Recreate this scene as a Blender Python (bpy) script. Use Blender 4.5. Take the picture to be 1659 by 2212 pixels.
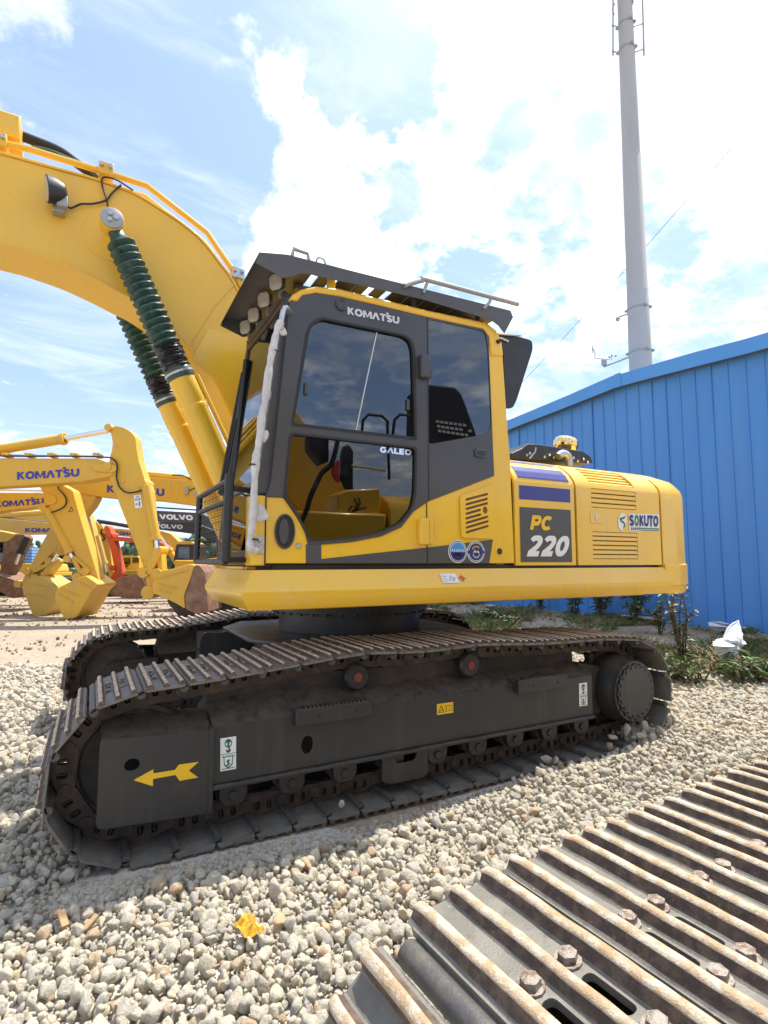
import bpy, bmesh, math, random
import numpy as np
from mathutils import Vector, Matrix, Euler
from mathutils.geometry import tessellate_polygon

# ------------------------------------------------------------------ camera, sky, sun, exposure
scene = bpy.context.scene
for o in list(bpy.data.objects):
    bpy.data.objects.remove(o)
COL = scene.collection
CAM_H = 1.45
FPX, CX, CY = 1180.0, 829.5, 1106.0          # focal length and centre on a 1659 x 2212 grid
_th = math.atan(108.0 / FPX)
_a = math.atan(FPX / ((3050.0 - CX) * math.cos(_th)))
FH = Vector((math.sin(_a), math.cos(_a), 0))                     # horizontal forward
RT = Vector((math.cos(_a), -math.sin(_a), 0))                    # right
FW = (FH * math.cos(_th) + Vector((0, 0, math.sin(_th)))).normalized()
UP = RT.cross(FW)
EYE = Vector((0, 0, CAM_H))
cam_d = bpy.data.cameras.new('camera'); cam = bpy.data.objects.new('camera', cam_d); COL.objects.link(cam)
cam_d.sensor_fit = 'HORIZONTAL'; cam_d.sensor_width = 36.0; cam_d.lens = 36.0 * FPX / 1659.0
cam_d.clip_start = 0.05; cam_d.clip_end = 3000
cam.matrix_world = Matrix(((RT.x, UP.x, -FW.x, EYE.x), (RT.y, UP.y, -FW.y, EYE.y), (RT.z, UP.z, -FW.z, EYE.z), (0, 0, 0, 1)))
scene.camera = cam
scene.view_settings.view_transform = 'Standard'; scene.view_settings.look = 'None'
scene.view_settings.gamma = 1.0; scene.view_settings.use_curve_mapping = False
scene.view_settings.exposure = 1.93
scene.cycles.max_bounces = 8; scene.cycles.diffuse_bounces = 4; scene.cycles.transparent_max_bounces = 16
scene.cycles.use_denoising = True

SUN = Vector((0.42, 0.13, 1.0)).normalized()
sd = bpy.data.lights.new('sun', 'SUN'); sd.energy = 2.0; sd.angle = math.radians(0.55); sd.color = (1.0, 0.95, 0.87)
so = bpy.data.objects.new('sun', sd); COL.objects.link(so)
so.location = (30, 12, 60); so.rotation_euler = SUN.to_track_quat('Z', 'Y').to_euler()

def ray(u, v):
    return RT * ((u - CX) / FPX) + UP * ((CY - v) / FPX) + FW

world = bpy.data.worlds.new('World'); scene.world = world; world.use_nodes = True
def build_world():
    nt = world.node_tree; N = nt.nodes; L = nt.links
    N.clear()
    out = N.new('ShaderNodeOutputWorld'); bg = N.new('ShaderNodeBackground'); L.new(bg.outputs[0], out.inputs[0])
    bg.inputs[1].default_value = 0.086
    sky = N.new('ShaderNodeTexSky'); sky.sky_type = 'NISHITA'; sky.sun_disc = False
    sky.sun_elevation = math.asin(SUN.z); sky.sun_rotation = math.atan2(SUN.x, SUN.y)
    sky.air_density = 1.0; sky.dust_density = 2.2; sky.ozone_density = 1.6; sky.altitude = 30
    tc = N.new('ShaderNodeTexCoord')
    def M(op, a, b=None, c=None, clamp=False):
        n = N.new('ShaderNodeMath'); n.operation = op; n.use_clamp = clamp
        for i, q in enumerate((a, b, c)):
            if q is None: continue
            if isinstance(q, (int, float)): n.inputs[i].default_value = q
            else: L.new(q, n.inputs[i])
        return n.outputs[0]
    def VM(op, a, b):
        n = N.new('ShaderNodeVectorMath'); n.operation = op
        for i, q in enumerate((a, b)):
            if isinstance(q, (tuple, Vector)): n.inputs[i].default_value = tuple(q)
            else: L.new(q, n.inputs[i])
        return n.outputs['Value'] if op == 'DOT_PRODUCT' else n.outputs[0]
    d = tc.outputs['Generated']
    sx = N.new('ShaderNodeSeparateXYZ'); L.new(d, sx.inputs[0])
    zz = M('ADD', M('MAXIMUM', sx.outputs[2], 0.0), 0.16)
    cx = N.new('ShaderNodeCombineXYZ')
    L.new(M('DIVIDE', sx.outputs[0], zz), cx.inputs[0]); L.new(M('DIVIDE', sx.outputs[1], zz), cx.inputs[1])
    def noise(vec, scale, detail, rough, dist=0.0, off=(0, 0, 0), stretch=(1, 1, 1)):
        mp = N.new('ShaderNodeMapping'); mp.inputs['Location'].default_value = off; mp.inputs['Scale'].default_value = stretch
        L.new(vec, mp.inputs['Vector'])
        n = N.new('ShaderNodeTexNoise'); n.inputs['Scale'].default_value = scale; n.inputs['Detail'].default_value = detail
        n.inputs['Roughness'].default_value = rough; n.inputs['Distortion'].default_value = dist
        L.new(mp.outputs[0], n.inputs['Vector']); return n.outputs[0]
    def sm(x, lo, hi):
        n = N.new('ShaderNodeMapRange'); n.interpolation_type = 'SMOOTHSTEP'
        n.inputs['From Min'].default_value = lo; n.inputs['From Max'].default_value = hi
        L.new(x, n.inputs['Value']); return n.outputs['Result']
    base = noise(cx.outputs[0], 4.2, 10, 0.58, 0.25, (3.1, 1.7, 0))
    fine = noise(cx.outputs[0], 13.0, 8, 0.62, 0.4, (0.3, 5.2, 2))
    # where the photograph's cloud masses stand in the sky: direction, half width, weight
    blobs = [((565, 175), 5.5, .17), ((640, 215), 5.5, .18), ((715, 270), 5, .17), ((780, 315), 4.2, .14), ((845, 345), 4, .12), ((800, 130), 6.0, -.30), ((745, 50), 6, -.24), ((470, 40), 6, -.14),
             ((560, 470), 5, .15), ((640, 440), 6, .18), ((760, 560), 5.5, .13), ((480, 240), 2.4, .10), ((555, 378), 2.6, .13),
             ((1010, 60), 6.5, .15), ((1130, 170), 7, .14), ((960, 290), 5, .08), ((950, 470), 7, .12), ((1060, 400), 6, .10), ((1500, 330), 15, .15), ((1300, 60), 12, .16), ((1250, 620), 9, .09),
             ((560, 5), 4, .08), ((690, 110), 2.5, .06), ((60, 200), 9, .06), ((150, 60), 7, .04), ((230, 250), 4, .05), ((300, 400), 13, -.14), ((420, 100), 12, -.13), ((120, 740), 12, -.05), ((520, 310), 4, -.10), ((470, 520), 4, -.08), ((400, 620), 7, -.10),
             ((1090, 290), 3.6, -.20), ((1440, 500), 4, -.14), ((1200, 480), 3.5, -.10), ((1600, 180), 4, -.10), ((850, 415), 3.8, -.18), ((1240, 300), 3, -.08), ((1180, 640), 4, -.12), ((230, 760), 12, -.10)]
    wn = N.new('ShaderNodeTexNoise'); wn.inputs['Scale'].default_value = 7.0; wn.inputs['Detail'].default_value = 6; wn.inputs['Roughness'].default_value = .62; L.new(d, wn.inputs['Vector'])
    wsub = VM('SUBTRACT', wn.outputs['Color'], (.5, .5, .5)); wsc = N.new('ShaderNodeVectorMath'); wsc.operation = 'SCALE'; wsc.inputs['Scale'].default_value = .30; L.new(wsub, wsc.inputs[0])
    dn = N.new('ShaderNodeVectorMath'); dn.operation = 'NORMALIZE'; L.new(VM('ADD', d, wsc.outputs[0]), dn.inputs[0]); dwarp = dn.outputs[0]      # ragged outlines
    acc = None
    for (u, v), deg, w in blobs:
        w *= 1.45 if w < 0 else .80
        dv = ray(u, v).normalized()
        dt = VM('DOT_PRODUCT', dwarp, dv)
        k = M('MULTIPLY', sm(dt, math.cos(math.radians(deg)), math.cos(math.radians(deg * .25))), w)
        acc = k if acc is None else M('ADD', acc, k)
    dens = M('ADD', M('ADD', M('MULTIPLY', base, 1.05), M('MULTIPLY', fine, 0.50)), M('ADD', M('MULTIPLY', acc, 0.95), -0.225))
    # cloudier towards the sun side, clearer away from it
    dsun = VM('DOT_PRODUCT', d, tuple(SUN))
    dens = M('ADD', dens, M('MULTIPLY', sm(dsun, 0.40, 1.0), 0.07))
    puffy = M('MULTIPLY', sm(dens, 0.50, 0.76), 0.96)
    wisp = M('MULTIPLY', sm(noise(cx.outputs[0], 2.2, 9, 0.62, 0.9, (7.7, 2.2, 4), (0.7, 2.0, 1)), 0.40, 0.78), 0.70)
    veil = M('MULTIPLY', M('SUBTRACT', 1.0, sm(sx.outputs[2], 0.0, 0.34)), 0.55)      # thin cloud low over the horizon
    low = M('MULTIPLY', veil, M('ADD', 0.65, M('MULTIPLY', base, 0.7)))
    thin = M('MAXIMUM', wisp, low, clamp=True)
    core = M('MULTIPLY', sm(noise(cx.outputs[0], 3.3, 6, 0.55, 0.2, (1.1, 8.8, 1)), 0.35, 0.7), 1.6)
    def mix(f, a, b):
        n = N.new('ShaderNodeMix'); n.data_type = 'RGBA'
        if isinstance(f, float): n.inputs[0].default_value = f
        else: L.new(f, n.inputs[0])
        for i, q in ((6, a), (7, b)):
            if isinstance(q, tuple): n.inputs[i].default_value = (*q, 1)
            else: L.new(q, n.inputs[i])
        return n.outputs[2]
    gain = N.new('ShaderNodeVectorMath'); gain.operation = 'MULTIPLY'; gain.inputs[1].default_value = (0.46, 0.575, 0.77)
    L.new(sky.outputs[0], gain.inputs[0])
    hazy = mix(0.34, gain.outputs[0], (2.8, 3.45, 4.35))
    c1 = mix(thin, hazy, (3.3, 3.65, 4.4))
    white = mix(M('MULTIPLY', core, 0.5, clamp=True), (3.2, 3.45, 3.85), (7.4, 7.4, 7.4))
    c2 = mix(puffy, c1, white)
    L.new(c2, bg.inputs[0])
build_world()

# ------------------------------------------------------------------ helpers
WORLD = {}                                     # world matrix of empties whose children are given in world coordinates

def link(o):
    COL.objects.link(o); return o

def empty(name, loc=(0, 0, 0), rz=0.0, label=None, cat=None, group=None, local=False, parent=None):
    o = bpy.data.objects.new(name, None); link(o)
    o.location = loc; o.rotation_euler = (0, 0, rz); o.empty_display_size = 0.2
    if not local: WORLD[o.name] = Matrix.Translation(Vector(loc)) @ Matrix.Rotation(rz, 4, 'Z')
    tag(o, label, cat, group)
    if parent: adopt(o, parent)
    return o

def tag(o, label=None, cat=None, group=None, kind=None):
    if label: o['label'] = label
    if cat: o['category'] = cat
    if group: o['group'] = group
    if kind: o['kind'] = kind
    return o

def adopt(o, parent):
    o.parent = parent
    if parent.name in WORLD: o.matrix_parent_inverse = WORLD[parent.name].inverted()

def pxy(u, v, y):                              # the point seen at (u, v) on the vertical plane at that y
    d = ray(u, v); return EYE + d * ((y - EYE.y) / d.y)
def pxx(u, v, x):
    d = ray(u, v); return EYE + d * ((x - EYE.x) / d.x)
def pxz(u, v, z):
    d = ray(u, v); return EYE + d * ((z - EYE.z) / d.z)
def pxd(u, v, D):                              # on the vertical plane D metres ahead
    d = ray(u, v); return EYE + d * (D / d.dot(FH))
def c2(x, y): return (460.8 + .42483 * x, 515.05 + .42483 * y)
def h2(x, y): return (1016.5 + .32676 * x, 881 + .32676 * y)
def r1(x, y): return ((600 + x / 4.1475) / 1.4756, (1450 + y / 4.1475) / 1.4756)
def r2(x, y): return (467.6 + .1634 * x, 528.6 + .1634 * y)
def c4(x, y): return (731.9 + .26145 * x, 528.6 + .26145 * y)
def b1(x, y): return (x * .3268, 257.5 + y * .3268)
def z4(x, y): return (x * .28595, 881 + y * .28595)
def xz(f, y, pts):
    r = []
    for p in pts:
        q = pxy(*f(*p), y); r.append((q.x, q.z))
    return r

def rounded(poly, r, n=4):
    """round the corners of a closed polygon; r a number or one per corner"""
    out = []; m = len(poly)
    for i in range(m):
        p0, p1, p2 = (Vector(poly[(i + k) % m]) for k in (-1, 0, 1))
        ri = r[i] if isinstance(r, (list, tuple)) else r
        d0, d1 = p0 - p1, p2 - p1
        t = min(ri, d0.length * .45, d1.length * .45)
        if t < 1e-5: out.append(tuple(p1)); continue
        a, b = p1 + d0.normalized() * t, p1 + d1.normalized() * t
        for k in range(n + 1):
            s = k / n
            out.append(tuple(a * (1 - s) ** 2 + p1 * 2 * s * (1 - s) + b * s * s))
    return out

def smooth_poly(pts, n=6, closed=False):
    """Catmull-Rom through the points"""
    P = [Vector(p) for p in pts]; out = []; m = len(P)
    rng = range(m if closed else m - 1)
    for i in rng:
        if closed: q = [P[(i + k) % m] for k in (-1, 0, 1, 2)]
        else: q = [P[max(0, min(m - 1, i + k))] for k in (-1, 0, 1, 2)]
        for k in range(n):
            t = k / n
            out.append(0.5 * ((2 * q[1]) + (q[2] - q[0]) * t + (2 * q[0] - 5 * q[1] + 4 * q[2] - q[3]) * t * t + (3 * q[1] - q[0] - 3 * q[2] + q[3]) * t ** 3))
    if not closed: out.append(P[-1])
    return out

class MB:
    def __init__(s): s.v = []; s.f = []; s.m = []
    def add(s, vs, fs, mi=0):
        b = len(s.v); s.v += [tuple(q) for q in vs]
        for f in fs: s.f.append(tuple(b + i for i in f)); s.m.append(mi)
        return s
    def box(s, x0, x1, y0, y1, z0, z1, mi=0):
        return s.add([(x, y, z) for z in (z0, z1) for y in (y0, y1) for x in (x0, x1)],
                     [(0, 2, 3, 1), (4, 5, 7, 6), (0, 1, 5, 4), (2, 6, 7, 3), (0, 4, 6, 2), (1, 3, 7, 5)], mi)
    def obox(s, c, ax, ay, az, mi=0):
        c, ax, ay, az = Vector(c), Vector(ax), Vector(ay), Vector(az)
        return s.add([c + ax * i + ay * j + az * k for k in (-1, 1) for j in (-1, 1) for i in (-1, 1)],
                     [(0, 2, 3, 1), (4, 5, 7, 6), (0, 1, 5, 4), (2, 6, 7, 3), (0, 4, 6, 2), (1, 3, 7, 5)], mi)
    def bar(s, p0, p1, w, h, mi=0, up=(0, 0, 1)):
        p0, p1 = Vector(p0), Vector(p1); d = p1 - p0
        side = d.cross(Vector(up));
        if side.length < 1e-6: side = d.cross(Vector((1, 0, 0)))
        side.normalize(); u2 = side.cross(d).normalized()
        return s.obox((p0 + p1) / 2, d / 2, side * w / 2, u2 * h / 2, mi)
    def prism(s, poly, c0, c1, axis='y', holes=(), mi=0, side_mi=None):
        f3 = {'y': lambda a, b, c: (a, c, b), 'x': lambda a, b, c: (c, a, b), 'z': lambda a, b, c: (a, b, c)}[axis]
        loops = [list(poly)] + [list(h) for h in holes]
        side_mi = mi if side_mi is None else side_mi
        flat = [q for l in loops for q in l]; n = len(flat)
        vs = [f3(q[0], q[1], c0) for q in flat] + [f3(q[0], q[1], c1) for q in flat]
        if holes: tris = tessellate_polygon([[Vector((q[0], q[1], 0)) for q in l] for l in loops])
        else: tris = [tuple(range(n))]
        b = len(s.v); s.v += vs
        for t in tris:
            s.f.append(tuple(b + i for i in t)); s.m.append(mi)
            s.f.append(tuple(b + n + i for i in reversed(t))); s.m.append(mi)
        k = 0
        for l in loops:
            m = len(l)
            for i in range(m):
                j = (i + 1) % m
                s.f.append((b + k + i, b + k + j, b + n + k + j, b + n + k + i)); s.m.append(side_mi)
            k += m
        return s
    def cyl(s, p0, p1, r0, r1=None, n=16, mi=0, cap_mi=None, phase=0.0):
        p0, p1 = Vector(p0), Vector(p1); r1 = r0 if r1 is None else r1
        d = (p1 - p0).normalized(); a = d.cross(Vector((0, 0, 1)))
        if a.length < 1e-4: a = Vector((1, 0, 0))
        a.normalize(); b = d.cross(a)
        vs = []
        for p, r in ((p0, r0), (p1, r1)):
            for k in range(n):
                t = 2 * math.pi * k / n + phase; vs.append(p + (a * math.cos(t) + b * math.sin(t)) * r)
        q = len(s.v); s.v += [tuple(x) for x in vs]
        for k in range(n):
            j = (k + 1) % n; s.f.append((q + k, q + j, q + n + j, q + n + k)); s.m.append(mi)
        cm = mi if cap_mi is None else cap_mi
        s.f.append(tuple(q + k for k in reversed(range(n)))); s.m.append(cm)
        s.f.append(tuple(q + n + k for k in range(n))); s.m.append(cm)
        return s
    def lathe(s, prof, o, ax, n=24, mi=0, mis=None):
        """prof: list of (radius, height along the axis)"""
        o, ax = Vector(o), Vector(ax).normalized(); a = ax.cross(Vector((0, 0, 1)))
        if a.length < 1e-4: a = Vector((1, 0, 0))
        a.normalize(); b = ax.cross(a); q = len(s.v)
        for r, h in prof:
            for k in range(n):
                t = 2 * math.pi * k / n; s.v.append(tuple(o + ax * h + (a * math.cos(t) + b * math.sin(t)) * max(r, 1e-4)))
        for i in range(len(prof) - 1):
            for k in range(n):
                j = (k + 1) % n
                s.f.append((q + i * n + k, q + i * n + j, q + (i + 1) * n + j, q + (i + 1) * n + k)); s.m.append(mis[i] if mis else mi)
        s.f.append(tuple(q + k for k in reversed(range(n)))); s.m.append(mis[0] if mis else mi)
        e = q + (len(prof) - 1) * n; s.f.append(tuple(e + k for k in range(n))); s.m.append(mis[-1] if mis else mi)
        return s
    def tube(s, path, r, n=8, mi=0):
        P = [Vector(p) for p in path]; rr = r if isinstance(r, (list, tuple)) else [r] * len(P)
        t0 = (P[1] - P[0]).normalized(); a = t0.cross(Vector((0, 0, 1)))
        if a.length < 1e-3: a = t0.cross(Vector((1, 0, 0)))
        a.normalize(); q = len(s.v)
        for i, p in enumerate(P):
            t = (P[min(i + 1, len(P) - 1)] - P[max(i - 1, 0)]).normalized()
            a = (a - t * a.dot(t)).normalized(); b = t.cross(a)
            for k in range(n):
                w = 2 * math.pi * k / n; s.v.append(tuple(p + (a * math.cos(w) + b * math.sin(w)) * rr[i]))
        for i in range(len(P) - 1):
            for k in range(n):
                j = (k + 1) % n; s.f.append((q + i * n + k, q + i * n + j, q + (i + 1) * n + j, q + (i + 1) * n + k)); s.m.append(mi)
        s.f.append(tuple(q + k for k in reversed(range(n)))); s.m.append(mi)
        e = q + (len(P) - 1) * n; s.f.append(tuple(e + k for k in range(n))); s.m.append(mi)
        return s
    def loft(s, rings, mi=0, caps=True):
        """rings of equal point count, closed loops"""
        q = len(s.v); n = len(rings[0])
        for r in rings: s.v += [tuple(p) for p in r]
        for i in range(len(rings) - 1):
            for k in range(n):
                j = (k + 1) % n; s.f.append((q + i * n + k, q + i * n + j, q + (i + 1) * n + j, q + (i + 1) * n + k)); s.m.append(mi)
        if caps:
            s.f.append(tuple(q + k for k in reversed(range(n)))); s.m.append(mi)
            e = q + (len(rings) - 1) * n; s.f.append(tuple(e + k for k in range(n))); s.m.append(mi)
        return s
    def text(s, body, origin, ex, ey, width, height, bold=0.0, shear=0.0, mi=0, lift=None):
        vs, fs = text_mesh(body, bold, shear)
        o, ex, ey = Vector(origin), Vector(ex).normalized(), Vector(ey).normalized()
        nn = ex.cross(ey).normalized()
        if nn.dot(EYE - o) < 0: nn = -nn
        return s.add([o + ex * (x * width) + ey * (y * height) + nn * l for x, y, l in vs], fs, mi)
    def mesh(s, name, mats, smooth=35, recalc=True):
        me = bpy.data.meshes.new(name); me.from_pydata(s.v, [], s.f)
        for m in (mats if isinstance(mats, (list, tuple)) else [mats]): me.materials.append(MAT[m] if isinstance(m, str) else m)
        me.polygons.foreach_set('material_index', s.m)
        bm = bmesh.new(); bm.from_mesh(me)
        if recalc: bmesh.ops.recalc_face_normals(bm, faces=bm.faces)
        if smooth:
            for f in bm.faces: f.smooth = True
            lim = math.radians(smooth)
            for e in bm.edges:
                if len(e.link_faces) == 2: e.smooth = e.calc_face_angle(0) < lim
                else: e.smooth = False
        bm.to_mesh(me); bm.free(); me.update()
        return me
    def build(s, name, mats, parent=None, bevel=0.0, seg=2, smooth=35, label=None, cat=None, group=None, kind=None, recalc=True):
        me = s.mesh(name, mats, smooth, recalc)
        o = bpy.data.objects.new(name, me); link(o)
        if bevel:
            b = o.modifiers.new('bevel', 'BEVEL'); b.width = bevel; b.segments = seg; b.limit_method = 'ANGLE'; b.angle_limit = math.radians(40)
            b.harden_normals = False
        if parent: adopt(o, parent)
        tag(o, label, cat, group, kind)
        return o

_TXT = {}
def _arc(cx, cy, rx, ry, a0, a1, n=8): return [(cx + rx * math.cos(math.radians(a0 + (a1 - a0) * k / n)), cy + ry * math.sin(math.radians(a0 + (a1 - a0) * k / n))) for k in range(n + 1)]
GLYPH = {  # heavy block letters drawn with a broad pen: advance width, pen strokes ('o' marks a closed one)
    'K': (.84, [[(.12, 0), (.12, 1)], [(.16, .46), (.66, 1.0)], [(.30, .56), (.72, 0)]]), 'O': (1.0, [['o'] + _arc(.5, .5, .37, .385, 0, 345, 23)]),
    'M': (1.12, [[(.11, 0), (.13, .90), (.14, .92)], [(.17, .93), (.56, .17), (.95, .93)], [(1.01, 0), (.99, .92)]]), 'A': (.96, [[(.10, 0), (.48, .93)], [(.86, 0), (.50, .93)]]),
    'T': (.80, [[(.0, .885), (.80, .885)], [(.40, 0), (.40, .80)]]), 'U': (.90, [[(.12, 1), (.12, .42)] + _arc(.45, .40, .33, .285, 180, 360, 10) + [(.78, .42), (.78, 1)]]),
    'S': (.80, [_arc(.40, .70, .27, .185, 25, 255, 10) + _arc(.40, .30, .28, .185, 80, -155, 10)]), 'V': (.94, [[(.09, 1), (.46, .08)], [(.85, 1), (.48, .08)]]),
    'L': (.70, [[(.12, 1), (.12, .06)], [(.12, .115), (.68, .115)]]), 'G': (.96, [_arc(.48, .5, .36, .385, 40, 350, 16), [(.52, .42), (.90, .42)]]), 'E': (.74, [[(.12, 0), (.12, 1)], [(.12, .885), (.70, .885)], [(.12, .5), (.64, .5)], [(.12, .115), (.70, .115)]]),
    'P': (.80, [[(.12, 0), (.12, 1)], [(.12, .885), (.45, .885)] + _arc(.46, .66, .22, .225, 90, -90, 8) + [(.12, .435)]]), 'C': (.90, [_arc(.47, .5, .35, .385, 42, 318, 16)]),
    '2': (.78, [_arc(.37, .69, .26, .20, 165, -25, 9) + [(.50, .44), (.14, .14)], [(.06, .11), (.74, .11)]]), '0': (.80, [['o'] + _arc(.40, .5, .27, .385, 0, 345, 23)])}
def text_mesh(body, bold=0.0, shear=0.0):
    """heavy lettering as flat faces in a unit box; each stroke lies a hair above the one before it"""
    key = (body, bold, shear)
    if key in _TXT: return _TXT[key]
    vs, fs = [], []; x0 = 0.0; hw = .14; lay_ = 0
    for ch in body:
        w, strokes = GLYPH[ch]
        for st in strokes:
            closed = st[0] == 'o'; P = [Vector(p) for p in (st[1:] if closed else st)]; n = len(P); q = len(vs); lay_ += 1
            for i in range(n):
                a, b = (P[(i - 1) % n], P[(i + 1) % n]) if closed else (P[max(0, i - 1)], P[min(n - 1, i + 1)])
                d = (b - a).normalized(); nr = Vector((-d[1], d[0])) * hw
                for s in (1, -1):
                    p = P[i] + nr * s; vs.append((x0 + p[0] + shear * p[1], min(max(p[1], 0), 1), (lay_ % 4) * .0004))
            for i in range(n if closed else n - 1):
                j = (i + 1) % n; fs.append((q + 2 * i, q + 2 * i + 1, q + 2 * j + 1, q + 2 * j))
        x0 += w + .06
    xa = min(v[0] for v in vs); xb = max(v[0] for v in vs)
    _TXT[key] = ([((x - xa) / (xb - xa), y, l) for x, y, l in vs], fs); return _TXT[key]

# ------------------------------------------------------------------ materials
MAT = {}
def material(name, col, rough=0.5, metal=0.0, col2=None, nscale=6.0, lo=0.4, hi=0.7, detail=6.0, amount=1.0,
             dirt=None, dscale=2.5, dlo=0.55, dhi=0.8, damt=0.6, coat=0.0, bump=0.0, bscale=60.0, rvar=0.0, coord='Object', spec=0.5, stretch=(1, 1, 1),
             sheen=0.0, random=0.0, updirt=None, bdist=.004, streak=None, chip=None):
    m = bpy.data.materials.new(name); m.use_nodes = True; MAT[name] = m
    nt = m.node_tree; N = nt.nodes; L = nt.links; b = N['Principled BSDF']
    b.inputs['Roughness'].default_value = rough; b.inputs['Metallic'].default_value = metal
    b.inputs['Coat Weight'].default_value = coat; b.inputs['Coat Roughness'].default_value = 0.12; b.inputs['Specular IOR Level'].default_value = spec
    tc = N.new('ShaderNodeTexCoord'); mp = N.new('ShaderNodeMapping'); mp.inputs['Scale'].default_value = stretch
    L.new(tc.outputs[coord], mp.inputs['Vector']); vec = mp.outputs[0]
    if random:
        oi = N.new('ShaderNodeObjectInfo'); ad = N.new('ShaderNodeVectorMath'); ad.operation = 'ADD'
        mu = N.new('ShaderNodeMath'); mu.operation = 'MULTIPLY'; mu.inputs[1].default_value = 37.0
        L.new(oi.outputs['Random'], mu.inputs[0]); L.new(vec, ad.inputs[0]); L.new(mu.outputs[0], ad.inputs[1]); vec = ad.outputs[0]
    def noise(scale, detail):
        n = N.new('ShaderNodeTexNoise'); n.inputs['Scale'].default_value = scale; n.inputs['Detail'].default_value = detail
        n.inputs['Roughness'].default_value = 0.62; L.new(vec, n.inputs['Vector']); return n.outputs[0]
    def ramp(x, lo, hi, top):
        n = N.new('ShaderNodeMapRange'); n.interpolation_type = 'SMOOTHSTEP'
        n.inputs['From Min'].default_value = lo; n.inputs['From Max'].default_value = hi; n.inputs['To Max'].default_value = top
        L.new(x, n.inputs['Value']); return n.outputs['Result']
    def mix(f, a, c):
        n = N.new('ShaderNodeMix'); n.data_type = 'RGBA'; L.new(f, n.inputs[0])
        if isinstance(a, tuple): n.inputs[6].default_value = (*a, 1)
        else: L.new(a, n.inputs[6])
        n.inputs[7].default_value = (*c, 1); return n.outputs[2]
    cur = tuple(col)
    if col2: cur = mix(ramp(noise(nscale, detail), lo, hi, amount), cur, col2)
    if dirt: cur = mix(ramp(noise(dscale, 8), dlo, dhi, damt), cur, dirt)
    if streak:                                                   # runs left by rain, drawn out downwards
        m2 = N.new('ShaderNodeMapping'); m2.inputs['Scale'].default_value = (9, 9, .5); L.new(tc.outputs[coord], m2.inputs['Vector'])
        n = N.new('ShaderNodeTexNoise'); n.inputs['Scale'].default_value = 1.6; n.inputs['Detail'].default_value = 7; L.new(m2.outputs[0], n.inputs['Vector'])
        cur = mix(ramp(n.outputs[0], .52, .78, streak[1]), cur, streak[0])
    if chip:                                                     # small scuffs and chips
        n = noise(chip[2], 3); cur = mix(ramp(n, .70, .73, chip[1]), cur, chip[0])
    if updirt:                                                   # settled dust on faces that look up
        g = N.new('ShaderNodeNewGeometry'); sp = N.new('ShaderNodeSeparateXYZ'); L.new(g.outputs['Normal'], sp.inputs[0])
        k = N.new('ShaderNodeMath'); k.operation = 'MULTIPLY'; L.new(ramp(sp.outputs[2], .45, .95, updirt[1]), k.inputs[0]); L.new(ramp(noise(dscale * 2.2, 7), .3, .62, 1.0), k.inputs[1])
        cur = mix(k.outputs[0], cur, updirt[0])
    if isinstance(cur, tuple): b.inputs['Base Color'].default_value = (*cur, 1)
    else: L.new(cur, b.inputs['Base Color'])
    if rvar:
        n = N.new('ShaderNodeMapRange'); n.inputs['To Min'].default_value = rough - rvar; n.inputs['To Max'].default_value = rough + rvar
        n.inputs['From Min'].default_value = .3; n.inputs['From Max'].default_value = .7
        L.new(noise(nscale * 1.7, 5), n.inputs['Value']); L.new(n.outputs[0], b.inputs['Roughness'])
    if bump:
        bp = N.new('ShaderNodeBump'); bp.inputs['Strength'].default_value = bump; bp.inputs['Distance'].default_value = bdist
        L.new(noise(bscale, 4), bp.inputs['Height']); L.new(bp.outputs[0], b.inputs['Normal'])
    return m

material('yellow', (.86, .515, .030), .34, col2=(.82, .48, .028), nscale=1.3, coat=.35, dirt=(.72, .53, .22), dscale=1.8, dlo=.48, dhi=.80, damt=.38, rvar=.08, bump=.03, bscale=30, streak=((.62, .44, .14), .28), chip=((.42, .27, .08), .45, 38))
material('yellow_boom', (.80, .475, .042), .42, col2=(.75, .435, .038), nscale=1.1, coat=.15, dirt=(.58, .38, .13), dscale=1.4, dlo=.5, dhi=.85, damt=.35, rvar=.07, bump=.04, bscale=24, streak=((.60, .42, .16), .30), chip=((.40, .26, .09), .4, 30))
material('yellow_old', (.70, .40, .03), .5, col2=(.62, .36, .05), nscale=.8, dirt=(.36, .25, .13), dscale=1.2, dlo=.58, dhi=.82, damt=.5, bump=.05, bscale=20, streak=((.45, .31, .13), .45), chip=((.22, .13, .07), .6, 14))
material('yellow_pale', (.62, .40, .07), .55, col2=(.55, .37, .10), nscale=.9, dirt=(.33, .26, .16), dscale=1.4, dlo=.55, dhi=.8, damt=.5)
material('orange_paint', (.66, .09, .015), .5, col2=(.5, .10, .04), nscale=1.5)
material('cab_grey', (.060, .060, .066), .36, col2=(.052, .051, .055), nscale=2.0, rvar=.07, coat=.12, dirt=(.12, .11, .10), dscale=2.5, damt=.18)
material('guard_grey', (.085, .084, .088), .42, col2=(.07, .069, .072), nscale=2.0, rvar=.06)
material('black', (.018, .018, .019), .45, rvar=.05, col2=(.028, .027, .026), nscale=5)
material('rubber', (.022, .022, .023), .65)
material('chassis', (.033, .032, .032), .42, col2=(.040, .038, .036), nscale=2.2, dirt=(.13, .105, .08), dscale=3.5, dlo=.60, dhi=.82, damt=.30, rvar=.08, bump=.05, bscale=50, updirt=((.16, .13, .095), .6), streak=((.085, .075, .065), .35), chip=((.15, .12, .10), .4, 30))
material('chassis_dirty', (.042, .037, .033), .8, col2=(.075, .058, .042), nscale=4.5, lo=.40, hi=.68, dirt=(.17, .13, .085), dscale=9, dlo=.56, dhi=.78, damt=.5, bump=.35, bscale=70, updirt=((.15, .115, .075), .6))
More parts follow.
